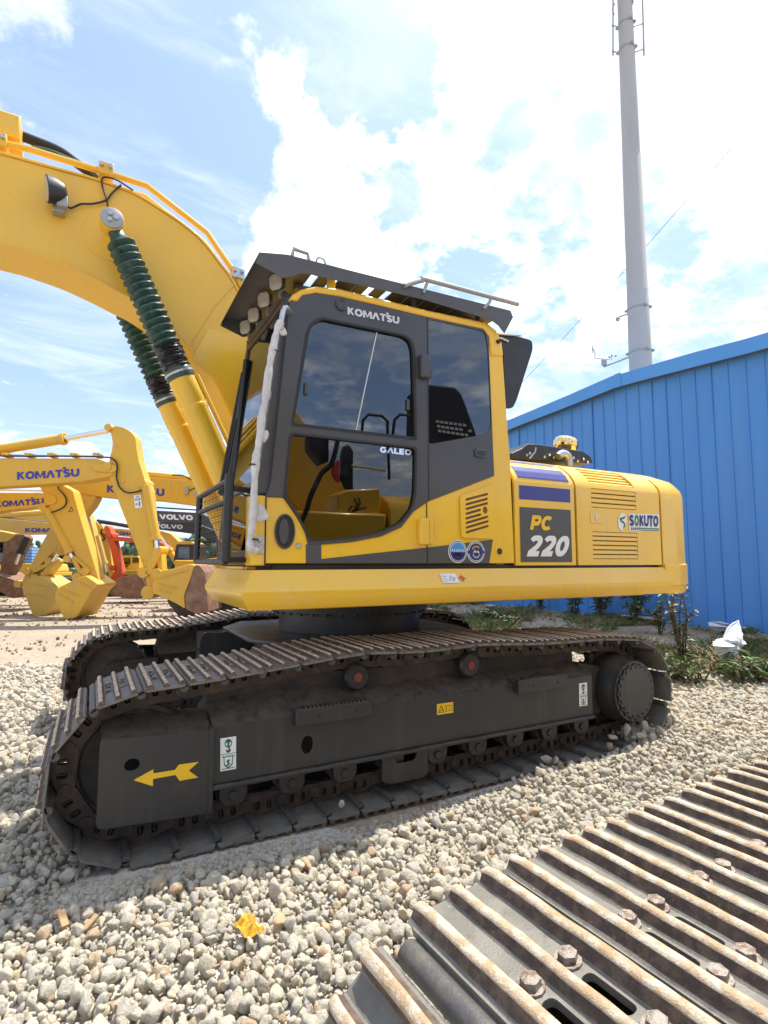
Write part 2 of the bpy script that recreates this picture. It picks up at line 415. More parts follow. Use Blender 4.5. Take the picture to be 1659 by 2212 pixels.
material('shoe_plate', (.150, .140, .118), .60, .1, col2=(.190, .178, .150), nscale=14, lo=.40, hi=.62, dirt=(.085, .074, .060), dscale=34, dlo=.52, dhi=.72, damt=.6, rvar=.12, bump=.35, bscale=260, random=1, chip=((.46, .43, .38), .6, 75))
material('shoe_rust', (.42, .30, .18), .72, .05, col2=(.58, .49, .38), nscale=34, lo=.40, hi=.62, dirt=(.50, .25, .09), dscale=46, dlo=.56, dhi=.70, damt=.7, bump=.9, bscale=300, random=1, chip=((.74, .70, .64), .8, 130))
material('shoe_face', (.085, .060, .046), .76, .05, col2=(.155, .105, .07), nscale=42, lo=.42, hi=.62, dirt=(.30, .17, .08), dscale=70, dlo=.57, dhi=.70, damt=.6, bump=.7, bscale=280, random=1)
material('shoe_lip', (.075, .072, .068), .5, .1, col2=(.12, .105, .085), nscale=30, bump=.3, bscale=200, random=1)
material('bolt_steel', (.32, .28, .24), .50, .35, col2=(.19, .125, .085), nscale=70, lo=.45, hi=.62, bump=.6, bscale=300, random=1, chip=((.62, .58, .52), .6, 120))
material('link_steel', (.055, .042, .034), .66, .2, col2=(.11, .075, .050), nscale=10, dirt=(.17, .11, .065), dscale=14, dlo=.55, dhi=.75, damt=.5, bump=.3, bscale=80, random=1)
material('red_cap', (.24, .055, .04), .7)
material('chrome', (.80, .79, .76), .07, 1.0)
material('chrome_yellow_reflection', (.88, .66, .28), .08, 1.0)  # plain chrome, with the yellow hood's reflection put into its colour
material('zinc', (.55, .55, .53), .32, .8, col2=(.4, .4, .38), nscale=20)
material('bellows', (.026, .066, .054), .42, col2=(.040, .090, .074), nscale=7, rvar=.08, bump=.1, bscale=30)
material('bellows_black', (.020, .022, .024), .38, col2=(.035, .036, .038), nscale=12, bump=.5, bscale=26)
material('decal_white', (.80, .80, .78), .45)
material('decal_grey', (.072, .073, .076), .40)
material('decal_blue', (.026, .034, .22), .35, coat=.2)
material('decal_yellow', (.88, .52, .02), .4)
material('decal_green', (.02, .20, .07), .45)
material('decal_red', (.65, .05, .04), .5)
material('decal_sky', (.06, .30, .62), .4)
material('decal_navy', (.018, .028, .16), .4)
material('logo_blue', (.028, .045, .30), .45)
material('logo_silver', (.62, .62, .63), .4, .2)
material('wrap', (.66, .64, .62), .28, col2=(.54, .51, .48), nscale=18, lo=.35, hi=.6, coat=.4, bump=.8, bscale=140)
material('seat', (.03, .03, .034), .7)
material('lamp_lens', (.46, .41, .35), .18, col2=(.36, .31, .26), nscale=30, coat=.5)
material('brown_metal', (.060, .040, .030), .4, .2)
material('bucket_rust', (.20, .105, .065), .75, .1, col2=(.30, .175, .11), nscale=5, dirt=(.12, .06, .04), dscale=7, bump=.3, bscale=30)
material('volvo_grey', (.060, .062, .066), .5)
material('pole_grey', (.43, .42, .395), .62, col2=(.39, .38, .355), nscale=.7, stretch=(1, 1, .25))
material('galv', (.36, .36, .36), .5, .5)
material('blue_panel', (.065, .25, .62), .40, col2=(.075, .27, .64), nscale=.8, dirt=(.12, .27, .52), dscale=1.3, dlo=.5, dhi=.85, damt=.5, rvar=.07, stretch=(1, 1, .25), bump=.35, bscale=1.6, bdist=.05, streak=((.13, .25, .45), .5), chip=((.28, .30, .33), .5, 16))
material('blue_trim', (.075, .29, .68), .36, col2=(.09, .31, .70), nscale=1.2)
material('soffit', (.16, .17, .20), .7)
material('leaf', (.085, .15, .042), .55, col2=(.13, .185, .06), nscale=5, random=1)
material('leaf_pale', (.15, .20, .085), .6, col2=(.20, .22, .10), nscale=5, random=1)
material('leaf_red', (.16, .085, .035), .6, col2=(.12, .12, .04), nscale=6, random=1)
material('stem', (.10, .07, .045), .8)
material('straw', (.33, .26, .14), .85, col2=(.24, .18, .10), nscale=4, random=1)
material('far_leaf', (.045, .085, .035), .7, col2=(.07, .11, .045), nscale=.8)
material('field', (.16, .20, .08), .9, col2=(.24, .22, .12), nscale=.15)
material('plastic_white', (.72, .73, .75), .35, col2=(.62, .63, .66), nscale=7, bump=.6, bscale=14, bdist=.01)
for _m in ('wrap', 'plastic_white'):
    MAT[_m].node_tree.nodes['Principled BSDF'].inputs['Subsurface Weight'].default_value = .35; MAT[_m].node_tree.nodes['Principled BSDF'].inputs['Subsurface Radius'].default_value = (.03, .03, .03)
material('clay', (.20, .09, .045), .7, col2=(.28, .13, .06), nscale=7)
material('pvc', (.74, .55, .50), .45, col2=(.68, .20, .15), nscale=3)
material('wrapper_gold', (.72, .42, .04), .22, .55, col2=(.80, .72, .60), nscale=16, lo=.5, hi=.62)
material('wood', (.42, .27, .13), .75, col2=(.34, .21, .10), nscale=14, stretch=(1, 1, 8))
material('blue_crate', (.22, .36, .60), .6)

def glass_material(name, tint, refl, rough=0.015, ior=1.6, body=0.0):
    m = bpy.data.materials.new(name); m.use_nodes = True; MAT[name] = m
    nt = m.node_tree; N = nt.nodes; L = nt.links; N.clear()
    out = N.new('ShaderNodeOutputMaterial'); mx = N.new('ShaderNodeMixShader'); tr = N.new('ShaderNodeBsdfTransparent'); gl = N.new('ShaderNodeBsdfGlossy')
    tr.inputs[0].default_value = (*tint, 1); gl.inputs['Color'].default_value = (*refl, 1); gl.inputs['Roughness'].default_value = rough
    fr = N.new('ShaderNodeFresnel'); fr.inputs[0].default_value = ior
    tc = N.new('ShaderNodeTexCoord'); ns = N.new('ShaderNodeTexNoise'); ns.inputs['Scale'].default_value = 1.4; ns.inputs['Detail'].default_value = 2
    bp = N.new('ShaderNodeBump'); bp.inputs['Strength'].default_value = .06; bp.inputs['Distance'].default_value = .02
    L.new(tc.outputs['Object'], ns.inputs['Vector']); L.new(ns.outputs[0], bp.inputs['Height']); L.new(bp.outputs[0], gl.inputs['Normal'])
    L.new(fr.outputs[0], mx.inputs[0]); L.new(tr.outputs[0], mx.inputs[1]); L.new(gl.outputs[0], mx.inputs[2]); L.new(mx.outputs[0], out.inputs[0])
    return m
glass_material('glass_dark', (.15, .155, .165), (.82, .87, .92), ior=2.15)
glass_material('glass_front', (.62, .66, .68), (.9, .95, 1.0), ior=1.5)
glass_material('glass_door_low', (.11, .10, .09), (.88, .86, .82), ior=1.95)

# ------------------------------------------------------------------ ground
rng = np.random.default_rng(7)
random.seed(11)
def sstep(a, b, x):
    t = np.clip((x - a) / (b - a), 0, 1); return t * t * (3 - 2 * t)
def gz(x, y):
    """height of the yard: level, gently uneven, rising to a low bank of earth along the blue wall"""
    x = np.asarray(x, float); y = np.asarray(y, float)
    und = .012 * np.sin(1.3 * x + .7 * y) + .010 * np.sin(2.1 * y - .9 * x + 1.0)
    far = sstep(9, 12, y)
    return und * (.5 + .5 * far) + .17 * sstep(7.2, 9.2, x) + .05 * sstep(7.6, 8.4, x) * np.sin(2.3 * y + 1.1 * x) ** 2

def ground_material():
    m = bpy.data.materials.new('earth'); m.use_nodes = True; MAT['earth'] = m
    nt = m.node_tree; N = nt.nodes; L = nt.links; b = N['Principled BSDF']; b.inputs['Roughness'].default_value = .95
    tc = N.new('ShaderNodeTexCoord')
    def noise(s, d, r=.6):
        n = N.new('ShaderNodeTexNoise'); n.inputs['Scale'].default_value = s; n.inputs['Detail'].default_value = d; n.inputs['Roughness'].default_value = r
        L.new(tc.outputs['Object'], n.inputs['Vector']); return n.outputs[0]
    def ramp(x, stops):
        n = N.new('ShaderNodeValToRGB'); L.new(x, n.inputs[0]); cr = n.color_ramp
        for i, (p, c) in enumerate(stops):
            e = cr.elements[i] if i < 2 else cr.elements.new(p)
            e.position = p; e.color = (*c, 1)
        return n.outputs[0]
    def mix(f, a, c, mode='MIX'):
        n = N.new('ShaderNodeMix'); n.data_type = 'RGBA'; n.blend_type = mode
        if isinstance(f, float): n.inputs[0].default_value = f
        else: L.new(f, n.inputs[0])
        L.new(a, n.inputs[6]); L.new(c, n.inputs[7]); return n.outputs[2]
    big = ramp(noise(.35, 6), [(.35, (.29, .235, .165)), (.65, (.40, .335, .245)), (.52, (.34, .275, .20))])
    speck = ramp(noise(14, 5, .7), [(.38, (.18, .13, .09)), (.62, (.45, .385, .30)), (.48, (.32, .25, .18)), (.55, (.37, .29, .205))])
    grass = ramp(noise(3.0, 6), [(.3, (.10, .12, .05)), (.7, (.20, .19, .09))])
    c = mix(.55, big, speck)
    gm = N.new('ShaderNodeMapRange'); gm.inputs['From Min'].default_value = .54; gm.inputs['From Max'].default_value = .66; gm.inputs['To Max'].default_value = .7
    L.new(noise(.22, 5), gm.inputs['Value']); c = mix(gm.outputs[0], c, grass)
    L.new(c, b.inputs['Base Color'])
    bp = N.new('ShaderNodeBump'); bp.inputs['Strength'].default_value = .7; bp.inputs['Distance'].default_value = .03; L.new(noise(18, 6, .7), bp.inputs['Height']); L.new(bp.outputs[0], b.inputs['Normal'])
ground_material()
xs = np.concatenate([[-1500, -500, -200, -90, -45], np.arange(-26, 14.01, .45), [18, 30, 60, 150, 500, 1500]])
ys = np.concatenate([[-600, -150, -40, -14], np.arange(-7, 34.01, .5), [40, 55, 90, 170, 400, 1000, 2500]])
X, Y = np.meshgrid(xs, ys); Z = gz(X, Y) - .006
nx, ny = len(xs), len(ys)
mb = MB(); mb.v = [tuple(p) for p in np.stack([X.ravel(), Y.ravel(), Z.ravel()], 1).tolist()]
mb.f = [(j * nx + i, j * nx + i + 1, (j + 1) * nx + i + 1, (j + 1) * nx + i) for j in range(ny - 1) for i in range(nx - 1)]; mb.m = [0] * len(mb.f)
mb.build('ground', 'earth', kind='structure')

# ------------------------------------------------------------------ gravel
def stone_material(name, stops, scale=1.0):
    m = bpy.data.materials.new(name); m.use_nodes = True; MAT[name] = m
    nt = m.node_tree; N = nt.nodes; L = nt.links; b = N['Principled BSDF']; b.inputs['Roughness'].default_value = .9; b.inputs['Specular IOR Level'].default_value = .25
    oi = N.new('ShaderNodeObjectInfo'); tc = N.new('ShaderNodeTexCoord')
    cr = N.new('ShaderNodeValToRGB'); L.new(oi.outputs['Random'], cr.inputs[0]); cr.color_ramp.interpolation = 'LINEAR'
    for i, (p, c) in enumerate(stops):
        e = cr.color_ramp.elements[i] if i < 2 else cr.color_ramp.elements.new(p)
        e.position = p; e.color = (*c, 1)
    mu = N.new('ShaderNodeMath'); mu.operation = 'MULTIPLY'; mu.inputs[1].default_value = 91.0; L.new(oi.outputs['Random'], mu.inputs[0])
    ad = N.new('ShaderNodeVectorMath'); L.new(tc.outputs['Object'], ad.inputs[0]); L.new(mu.outputs[0], ad.inputs[1])
    def noise(s, d, r=.65):
        n = N.new('ShaderNodeTexNoise'); n.inputs['Scale'].default_value = s; n.inputs['Detail'].default_value = d; n.inputs['Roughness'].default_value = r
        L.new(ad.outputs[0], n.inputs['Vector']); return n.outputs[0]
    mr = N.new('ShaderNodeMapRange'); mr.inputs['From Min'].default_value = .3; mr.inputs['From Max'].default_value = .7; mr.inputs['To Min'].default_value = .74; mr.inputs['To Max'].default_value = 1.18
    L.new(noise(2.2 * scale, 8), mr.inputs['Value'])
    vm = N.new('ShaderNodeVectorMath'); vm.operation = 'SCALE'; L.new(cr.outputs[0], vm.inputs[0]); L.new(mr.outputs[0], vm.inputs['Scale'])
    pit = N.new('ShaderNodeMapRange'); pit.inputs['From Min'].default_value = .60; pit.inputs['From Max'].default_value = .70; pit.inputs['To Max'].default_value = .28; L.new(noise(6.5 * scale, 4), pit.inputs['Value'])
    mx = N.new('ShaderNodeMix'); mx.data_type = 'RGBA'; L.new(pit.outputs[0], mx.inputs[0]); L.new(vm.outputs[0], mx.inputs[6]); mx.inputs[7].default_value = (.20, .18, .155, 1)
    L.new(mx.outputs[2], b.inputs['Base Color'])
    bp = N.new('ShaderNodeBump'); bp.inputs['Strength'].default_value = .55; bp.inputs['Distance'].default_value = .12; L.new(noise(5.0 * scale, 6, .7), bp.inputs['Height']); L.new(bp.outputs[0], b.inputs['Normal'])
stone_material('limestone', [(0, (.61, .55, .42)), (1, (.53, .41, .26)), (.16, (.67, .60, .46)), (.34, (.56, .52, .43)), (.50, (.70, .62, .475)), (.66, (.54, .50, .43)), (.80, (.66, .58, .43)), (.90, (.47, .45, .41)), (.95, (.60, .48, .32)), (.975, (.53, .38, .26))])
stone_material('rubble_mix', [(0, (.36, .26, .18)), (1, (.52, .46, .38)), (.2, (.42, .31, .22)), (.35, (.30, .19, .13)), (.5, (.44, .36, .27)), (.62, (.36, .24, .16)), (.75, (.48, .42, .34)), (.88, (.28, .22, .17))])

def stone_mesh(name, seed, mat, sub=3, flat=1.0):
    r = np.random.default_rng(seed)
    bm = bmesh.new(); bmesh.ops.create_icosphere(bm, subdivisions=sub, radius=1.0)
    k0 = np.arange(15) + .5; zf = 1 - 2 * k0 / 15; ang = k0 * 2.39996 + r.uniform(0, 6.28)          # flat faces all round, unevenly turned
    n = np.stack([np.sqrt(1 - zf ** 2) * np.cos(ang), np.sqrt(1 - zf ** 2) * np.sin(ang), zf], 1) + r.normal(0, .24, (15, 3)); n /= np.linalg.norm(n, axis=1)[:, None]; dist = r.uniform(.56, .90, 15)
    sc = np.array([r.uniform(.85, 1.25), r.uniform(.75, 1.05), r.uniform(.6, .9) * flat])
    ph = r.uniform(0, 6, 6)
    for v in bm.verts:
        d = np.array(v.co); d /= np.linalg.norm(d)
        k = n @ d; rad = min(1.25, (dist[k > .05] / k[k > .05]).min() if (k > .05).any() else 1.25)
        rad *= 1 + .03 * math.sin(7 * d[0] + ph[0]) * math.sin(6 * d[1] + ph[1]) + .018 * math.sin(13 * d[2] + ph[2] + 7 * d[0]) * math.sin(11 * d[1] + ph[3])
        v.co = Vector(d * rad * sc)
    for f in bm.faces: f.smooth = True
    for e in bm.edges: e.smooth = e.calc_face_angle(0) < math.radians(14)
    me = bpy.data.meshes.new(name); bm.to_mesh(me); bm.free(); me.materials.append(MAT[mat]); return me
STONES = [stone_mesh('stone', 100 + i, 'limestone') for i in range(16)]
RUBBLE = [stone_mesh('fragment', 300 + i, 'rubble_mix', sub=1, flat=.7) for i in range(8)]

def scatter(name, meshes, P, S, Rr, I, label, cat, mat, parent=None, kind='stuff'):
    """one object of kind stuff: a cloud of points with a fragment on each"""
    cl = bpy.data.collections.new(name + '_pieces')
    for i, me in enumerate(meshes):
        ob = bpy.data.objects.new(name + '_piece', me); cl.objects.link(ob)
    me = bpy.data.meshes.new(name); me.from_pydata([tuple(p) for p in P.tolist()], [], [])
    a = me.attributes.new('rot', 'FLOAT_VECTOR', 'POINT'); a.data.foreach_set('vector', Rr.astype(np.float32).ravel())
    a = me.attributes.new('scl', 'FLOAT_VECTOR', 'POINT'); a.data.foreach_set('vector', S.astype(np.float32).ravel())
    a = me.attributes.new('idx', 'INT', 'POINT'); a.data.foreach_set('value', I.astype(np.int32))
    me.materials.append(MAT[mat])
    o = bpy.data.objects.new(name, me); link(o)
    ng = bpy.data.node_groups.new(name + '_scatter', 'GeometryNodeTree')
    ng.interface.new_socket('Geometry', in_out='INPUT', socket_type='NodeSocketGeometry'); ng.interface.new_socket('Geometry', in_out='OUTPUT', socket_type='NodeSocketGeometry')
    N = ng.nodes; L = ng.links
    gi, go = N.new('NodeGroupInput'), N.new('NodeGroupOutput'); ci = N.new('GeometryNodeCollectionInfo'); ip = N.new('GeometryNodeInstanceOnPoints')
    ci.inputs['Collection'].default_value = cl; ci.inputs['Separate Children'].default_value = True; ci.inputs['Reset Children'].default_value = True
    def attr(nm, ty):
        n = N.new('GeometryNodeInputNamedAttribute'); n.data_type = ty; n.inputs['Name'].default_value = nm; return n.outputs['Attribute']
    er = N.new('FunctionNodeEulerToRotation'); L.new(attr('rot', 'FLOAT_VECTOR'), er.inputs[0])
    L.new(gi.outputs[0], ip.inputs['Points']); L.new(ci.outputs[0], ip.inputs['Instance']); ip.inputs['Pick Instance'].default_value = True
    L.new(attr('idx', 'INT'), ip.inputs['Instance Index']); L.new(er.outputs[0], ip.inputs['Rotation']); L.new(attr('scl', 'FLOAT_VECTOR'), ip.inputs['Scale'])
    L.new(ip.outputs[0], go.inputs[0])
    md = o.modifiers.new('scatter', 'NODES'); md.node_group = ng
    if parent: adopt(o, parent)
    tag(o, label, cat, None, kind); return o

RTn, UPn, FWn, EYEn = (np.array(q) for q in (RT, UP, FW, EYE))
def project(P):
    q = P - EYEn; z = q @ FWn; z = np.where(z < .05, np.nan, z)
    return CX + FPX * (q @ RTn) / z, CY - FPX * (q @ UPn) / z, z
FGA = math.radians(3.4)                                          # the other machine stands a little askew
def fg_local(x, y):
    dx, dy = x - .70, y - .834; return dx * math.cos(FGA) + dy * math.sin(FGA), -dx * math.sin(FGA) + dy * math.cos(FGA)
def in_gravel(x, y):
    right = 7.05 - .10 * (y - 4.0) + .25 * np.sin(1.9 * y) + .12 * np.sin(5.1 * y)
    back = 9.1 + .5 * np.sin(.8 * x + 1) + .2 * np.sin(3.1 * x)
    return (x < right) & (y < back)
def bumps(x, y):
    """spoil thrown up round the ends of the near track and a little heap under the sprocket"""
    return (.13 * np.exp(-(((x - 4.15) / .42) ** 2 + ((y - 3.15) / .33) ** 2)) + .05 * np.exp(-(((x + .25) / .35) ** 2 + ((y - 3.2) / .4) ** 2))
            + .030 * np.exp(-((y - 2.74) / .13) ** 2) * sstep(.9, 2.0, x) * (1 - sstep(4.2, 4.8, x)) + .02 * np.sin(2.6 * x + 1.3 * y) * np.sin(2.2 * y - .8 * x))
def tracks_at(x, y):
    a = (x > .05) & (x < 3.78) & (y > 2.90) & (y < 3.60)
    b = (x > .05) & (x < 3.85) & (y > 5.46) & (y < 6.18)
    lx, ly = fg_local(x, y)
    c = (lx > .02) & (lx < 3.75) & (ly < .03) & (ly > -.70)
    return a | b | c
def lay(spacing, x0, x1, y0, y1, rmean, rsig, zadd, zvar, rmax=.056):
    gx, gy = np.meshgrid(np.arange(x0, x1, spacing), np.arange(y0, y1, spacing * .9))
    gx = gx + (np.arange(gx.shape[0]) % 2)[:, None] * spacing / 2
    x = (gx + rng.normal(0, spacing * .22, gx.shape)).ravel(); y = (gy + rng.normal(0, spacing * .22, gx.shape)).ravel()
    r = np.clip(rmean * np.exp(rng.normal(0, rsig, x.shape)), .009, rmax)
    edge = (y > 2.70) & (y < 2.93) & (x > -.15) & (x < 2.5)          # by the shoes the stones are pressed down
    r = np.where(edge, np.minimum(r, .021), r); zsub = np.where(edge, .010 * sstep(2.70, 2.80, y), 0)
    z = gz(x, y) + bumps(x, y) + r * .30 + np.where(edge, 0, zadd + rng.uniform(0, zvar, x.shape)) - zsub
    P = np.stack([x, y, z], 1); u, v, d = project(P)
    keep = in_gravel(x, y) & ~tracks_at(x, y) & np.isfinite(d) & (u > -420) & (u < 2080) & (v < 2700)
    return P[keep], r[keep]
packs = [lay(.037, -3.6, 7.6, .35, 3.4, .0190, .38, .004, .010), lay(.058, -3.6, 7.6, .35, 3.4, .0235, .38, .014, .016, .040), lay(.033, -2.2, 5.6, .5, 3.0, .0105, .25, .002, .010, .016),
         lay(.050, -3.6, 7.6, 3.4, 4.9, .025, .34, 0, .012), lay(.080, -3.6, 7.6, 3.4, 4.9, .029, .34, .014, .016, .046),
         lay(.064, -4.5, 7.6, 4.9, 9.9, .030, .28, 0, .012), lay(.11, -4.5, 7.6, 4.9, 9.9, .034, .3, .016, .016)]
P = np.concatenate([p[0] for p in packs]); Rd = np.concatenate([p[1] for p in packs]); n = len(P)
ROT = rng.uniform(0, 2 * math.pi, (n, 3)); SC = Rd[:, None] * rng.uniform(.85, 1.15, (n, 3)); IX = rng.integers(0, len(STONES), n)
u, v, d = project(P); size = Rd / d
inv = (u > 8) & (u < 1650) & (v > 0) & (v < 2200)
lx, ly = fg_local(P[:, 0], P[:, 1])
inv &= ~((lx > -.6) & (ly < .30))                                 # behind the track in the foreground
order = np.argsort(np.where(inv, -size, 1)); pick = order[:300]; rest = np.ones(n, bool); rest[pick] = False
# the bed the stones lie on
gxs = np.concatenate([np.arange(-6, 8.0, .5)]); gys = np.arange(-2, 10.6, .5)
mb = MB(); idm = {}
for j, yy in enumerate(gys):
    for i, xx in enumerate(gxs):
        idm[i, j] = len(mb.v); mb.v.append((xx, yy, float(gz(xx, yy)) - .001 + float(bumps(xx, yy)) * .8))
for j in range(len(gys) - 1):
    for i in range(len(gxs) - 1):
        if in_gravel(np.array(gxs[i] + .25), np.array(gys[j] + .25)): mb.f.append((idm[i, j], idm[i + 1, j], idm[i + 1, j + 1], idm[i, j + 1])); mb.m.append(0)
material('gravel_fines', (.50, .47, .40), .95, col2=(.60, .56, .47), nscale=30, dirt=(.26, .245, .22), dscale=45, dlo=.45, dhi=.7, damt=.8, bump=1.0, bscale=60)
bed = mb.build('gravel_bed', 'gravel_fines', kind='structure')
for k in pick:
    o = bpy.data.objects.new('stone', STONES[IX[k]]); link(o); o.location = P[k]; o.rotation_euler = ROT[k]; o.scale = SC[k]; o.parent = bed
scatter('gravel', STONES, P[rest], SC[rest], ROT[rest], IX[rest], 'pale crushed limestone gravel covering the yard under the excavator', 'gravel', 'limestone', parent=None)
# a few stones that were thrown onto the lowest shoes by the sprocket
for k, (x, y, z, r) in enumerate([(3.62, 3.02, .10, .055), (3.74, 2.99, .15, .06), (3.86, 3.03, .22, .05), (3.80, 2.92, .11, .05), (3.93, 2.97, .15, .055), (3.50, 2.95, .075, .045), (3.98, 3.08, .26, .045), (1.32, 2.99, .07, .03), (2.86, 2.96, .08, .05), (2.93, 2.93, .07, .04), (4.02, 2.9, .12, .05), (3.70, 2.90, .06, .05)]):
    o = bpy.data.objects.new('stone', STONES[k % 16]); link(o); o.location = (x, y, z); o.rotation_euler = (k, 2 * k, k * .7); o.scale = (r, r * .8, r * .75); o.parent = bed

# brick and stone fragments strewn over the yard behind
n = 9000
x = rng.uniform(-14, 7, n); y = 9.0 + 17 * rng.uniform(0, 1, n) ** 1.5
x2 = rng.uniform(6.9, 10.3, 1500); y2 = rng.uniform(2.5, 16, 1500)
x = np.concatenate([x, x2]); y = np.concatenate([y, y2])
dens = np.sin(.9 * x + .4 * y) + np.sin(1.7 * y - .8 * x) + rng.normal(0, .8, len(x))
ok = (dens > -.4) & ~in_gravel(x, y); x, y = x[ok], y[ok]; n = len(x)
r = np.clip(.032 * np.exp(rng.normal(0, .45, n)), .012, .11)
u, v, d = project(np.stack([x, y, gz(x, y)], 1)); ok = np.isfinite(d) & (u > -350) & (u < 2000); x, y, r = x[ok], y[ok], r[ok]; n = len(x)
scatter('rubble', RUBBLE, np.stack([x, y, gz(x, y) + r * .2], 1), r[:, None] * rng.uniform(.7, 1.3, (n, 3)), rng.uniform(0, 6.28, (n, 3)), rng.integers(0, 8, n),
        'broken brick and stone fragments strewn over the bare earth', 'rubble', 'rubble_mix')

# ------------------------------------------------------------------ crawler tracks
SW = .66                                                        # shoe width
def shoe_mesh(name, pitch=.2, width=SW, by_=.085):
    """one triple-grouser shoe; x along the track, y across, z outwards; origin at the shoe's centre on the chain"""
    mb = MB(); w = width / 2; a, b = -pitch * .5 + .004, pitch * .5 - .004; t0, t1 = .068, .080
    def slot(cx, cy, lx, ly): return rounded([(cx - lx, cy - ly), (cx + lx, cy - ly), (cx + lx, cy + ly), (cx - lx, cy + ly)], min(lx, ly) * .95, 4)
    holes = [slot(.034, 0, .0125, .042), slot(-.038, 0, .0115, .038)]
    ch = .022
    mb.prism([(a, -w + ch), (a + .01, -w), (b - .01, -w), (b, -w + ch), (b, w - ch), (b - .01, w), (a + .01, w), (a, w - ch)], t0, t1, 'z', holes=holes, mi=0)
    # overlapping lip, a rolled edge that tucks under the next shoe
    prof = [(b - .012, t0 + .004), (b + .016, t0 - .002), (b + .030, t0 - .010), (b + .027, t0 - .014), (b + .010, t0 - .008), (b - .014, t0 - .004)]
    mb.prism(prof, -w + .03, w - .03, 'y', mi=0)
    mb.cyl((b + .016, -w + .030, t0 - .013), (b + .016, w - .030, t0 - .013), .0205, n=14, mi=4)      # rolled edge that closes the joint when the track bends
    r = random.Random(5)
    for gx, h, tw in ((-.074, .0255, .0092), (-.003, .0225, .0086), (.071, .0255, .0095)):
        rings = []; n = 23; m = 12
        for i in range(n):
            y = -w + .002 + (2 * w - .004) * i / (n - 1)
            e = .004 if i in (0, n - 1) else 0
            hz = t1 + h - e + r.uniform(-.0007, .0004); dx = r.uniform(-.0004, .0004) + .0006 * math.sin(i * .8 + gx * 50); k_ = tw + r.uniform(-.0004, .0004)
            rings.append([(gx - k_ * 2.5, y, t1 - .002), (gx - k_ * 1.75, y, t1 + h * .12), (gx - k_ * 1.25 + dx, y, t1 + h * .40), (gx - k_ * 1.05 + dx, y, hz - .0055), (gx - k_ * .80 + dx, y, hz - .0016), (gx - k_ * .35 + dx, y, hz),
                          (gx + k_ * .35 + dx, y, hz), (gx + k_ * .80 + dx, y, hz - .0016), (gx + k_ * 1.05 + dx, y, hz - .0055), (gx + k_ * 1.25 + dx, y, t1 + h * .40), (gx + k_ * 1.75, y, t1 + h * .12), (gx + k_ * 2.5, y, t1 - .002)])
        q = len(mb.v)
        for rg in rings: mb.v += rg
        for i in range(n - 1):
            for k in range(m):
                j = (k + 1) % m
                mb.f.append((q + i * m + k, q + i * m + j, q + (i + 1) * m + j, q + (i + 1) * m + k)); mb.m.append(1 if k in (3, 4, 5, 6, 7) else (0 if k in (0, 10) else 2))
        mb.f.append(tuple(q + k for k in reversed(range(m)))); mb.m.append(2)
        mb.f.append(tuple(q + (n - 1) * m + k for k in range(m))); mb.m.append(2)
    for bx in (-.040, .033):
        for by in (-by_, by_):
            mb.lathe([(.0195, 0), (.020, .002), (.0195, .0035)], (bx, by, t1), (0, 0, 1), 12, 3)
            mb.cyl((bx, by, t1 + .003), (bx, by, t1 + .013), .0145, .0140, 6, 3, phase=bx * 40)
            mb.cyl((bx, by, t1 + .013), (bx, by, t1 + .0155), .0140, .0095, 6, 3, phase=bx * 40)
    return mb.mesh(name, ['shoe_plate', 'shoe_rust', 'shoe_face', 'bolt_steel', 'shoe_lip'], 48)
SHOE = shoe_mesh('track_shoe'); SHOE_B = shoe_mesh('track_shoe', .2, .56, .068)

def link_mesh(name, pitch=.2):
    """the pair of links under a shoe with its pin and bushing ends; the two windows of each link are open"""
    mb = MB(); p = pitch
    out = smooth_poly([(-p * .52, -.035), (-p * .36, -.046), (0, -.044), (p * .36, -.046), (p * .52, -.035), (p * .60, -.006), (p * .54, .024), (p * .36, .045), (0, .066), (-p * .40, .066), (-p * .52, .030), (-p * .60, .0)], 2, True)
    out = [(q.x, q.y) for q in [Vector(o) for o in out]]
    def win(cx): return rounded([(cx - .015, -.008), (cx + .015, -.008), (cx + .015, .040), (cx - .015, .040)], .013, 3)
    for s in (-1, 1):
        y0, y1 = (s * .062, s * .098)
        mb.prism(out, min(y0, y1), max(y0, y1), 'y', holes=[win(.030), win(-.036)], mi=0)
        mb.cyl((p * .5, s * .06, 0), (p * .5, s * .108, 0), .030, n=14)
        for cx in (.030, -.036): mb.cyl((cx, s * .07, -.004), (cx, s * .07, .05), .010, n=6)   # nuts of the shoe bolts in the windows
    mb.cyl((p * .5, -.062, 0), (p * .5, .062, 0), .027, n=12)
    return mb.mesh(name, ['link_steel'], 40)
LINK = link_mesh('track_link')

def resample(path, N, ph=0.0):
    P = [Vector(p) for p in path]; seg = [(P[(i + 1) % len(P)] - P[i]).length for i in range(len(P))]; tot = sum(seg)
    out = []; i = 0; acc = 0
    for k in range(N):
        t = tot * ((k + ph) % N) / N
        if k and t < tot * ((k - 1 + ph) % N) / N: i = 0; acc = 0
        while acc + seg[i] < t: acc += seg[i]; i += 1
        out.append(P[i].lerp(P[(i + 1) % len(P)], (t - acc) / seg[i]))
    return out, tot

def track_path(xi, zi, xs_, zs, r, tops):
    """pin line: round the idler, along the ground, round the sprocket, back over the carrier rollers"""
    pts = []
    for k in range(0, 19): a = math.radians(88 + 182 * k / 18); pts.append((xi + r * math.cos(a), zi + r * math.sin(a)))
    zb = zi - r
    for k in range(1, 20): pts.append((xi + (xs_ - .25 - xi) * k / 20, zb))
    for k in range(0, 15): a = math.radians(-84 + 172 * k / 14); pts.append((xs_ + r * math.cos(a), zs + r * math.sin(a)))
    top = smooth_poly([(xs_ + .02, zs + r)] + tops + [(xi + .02, zi + r)], 10)
    return pts + [(q[0], q[1]) for q in top[3:-3]]

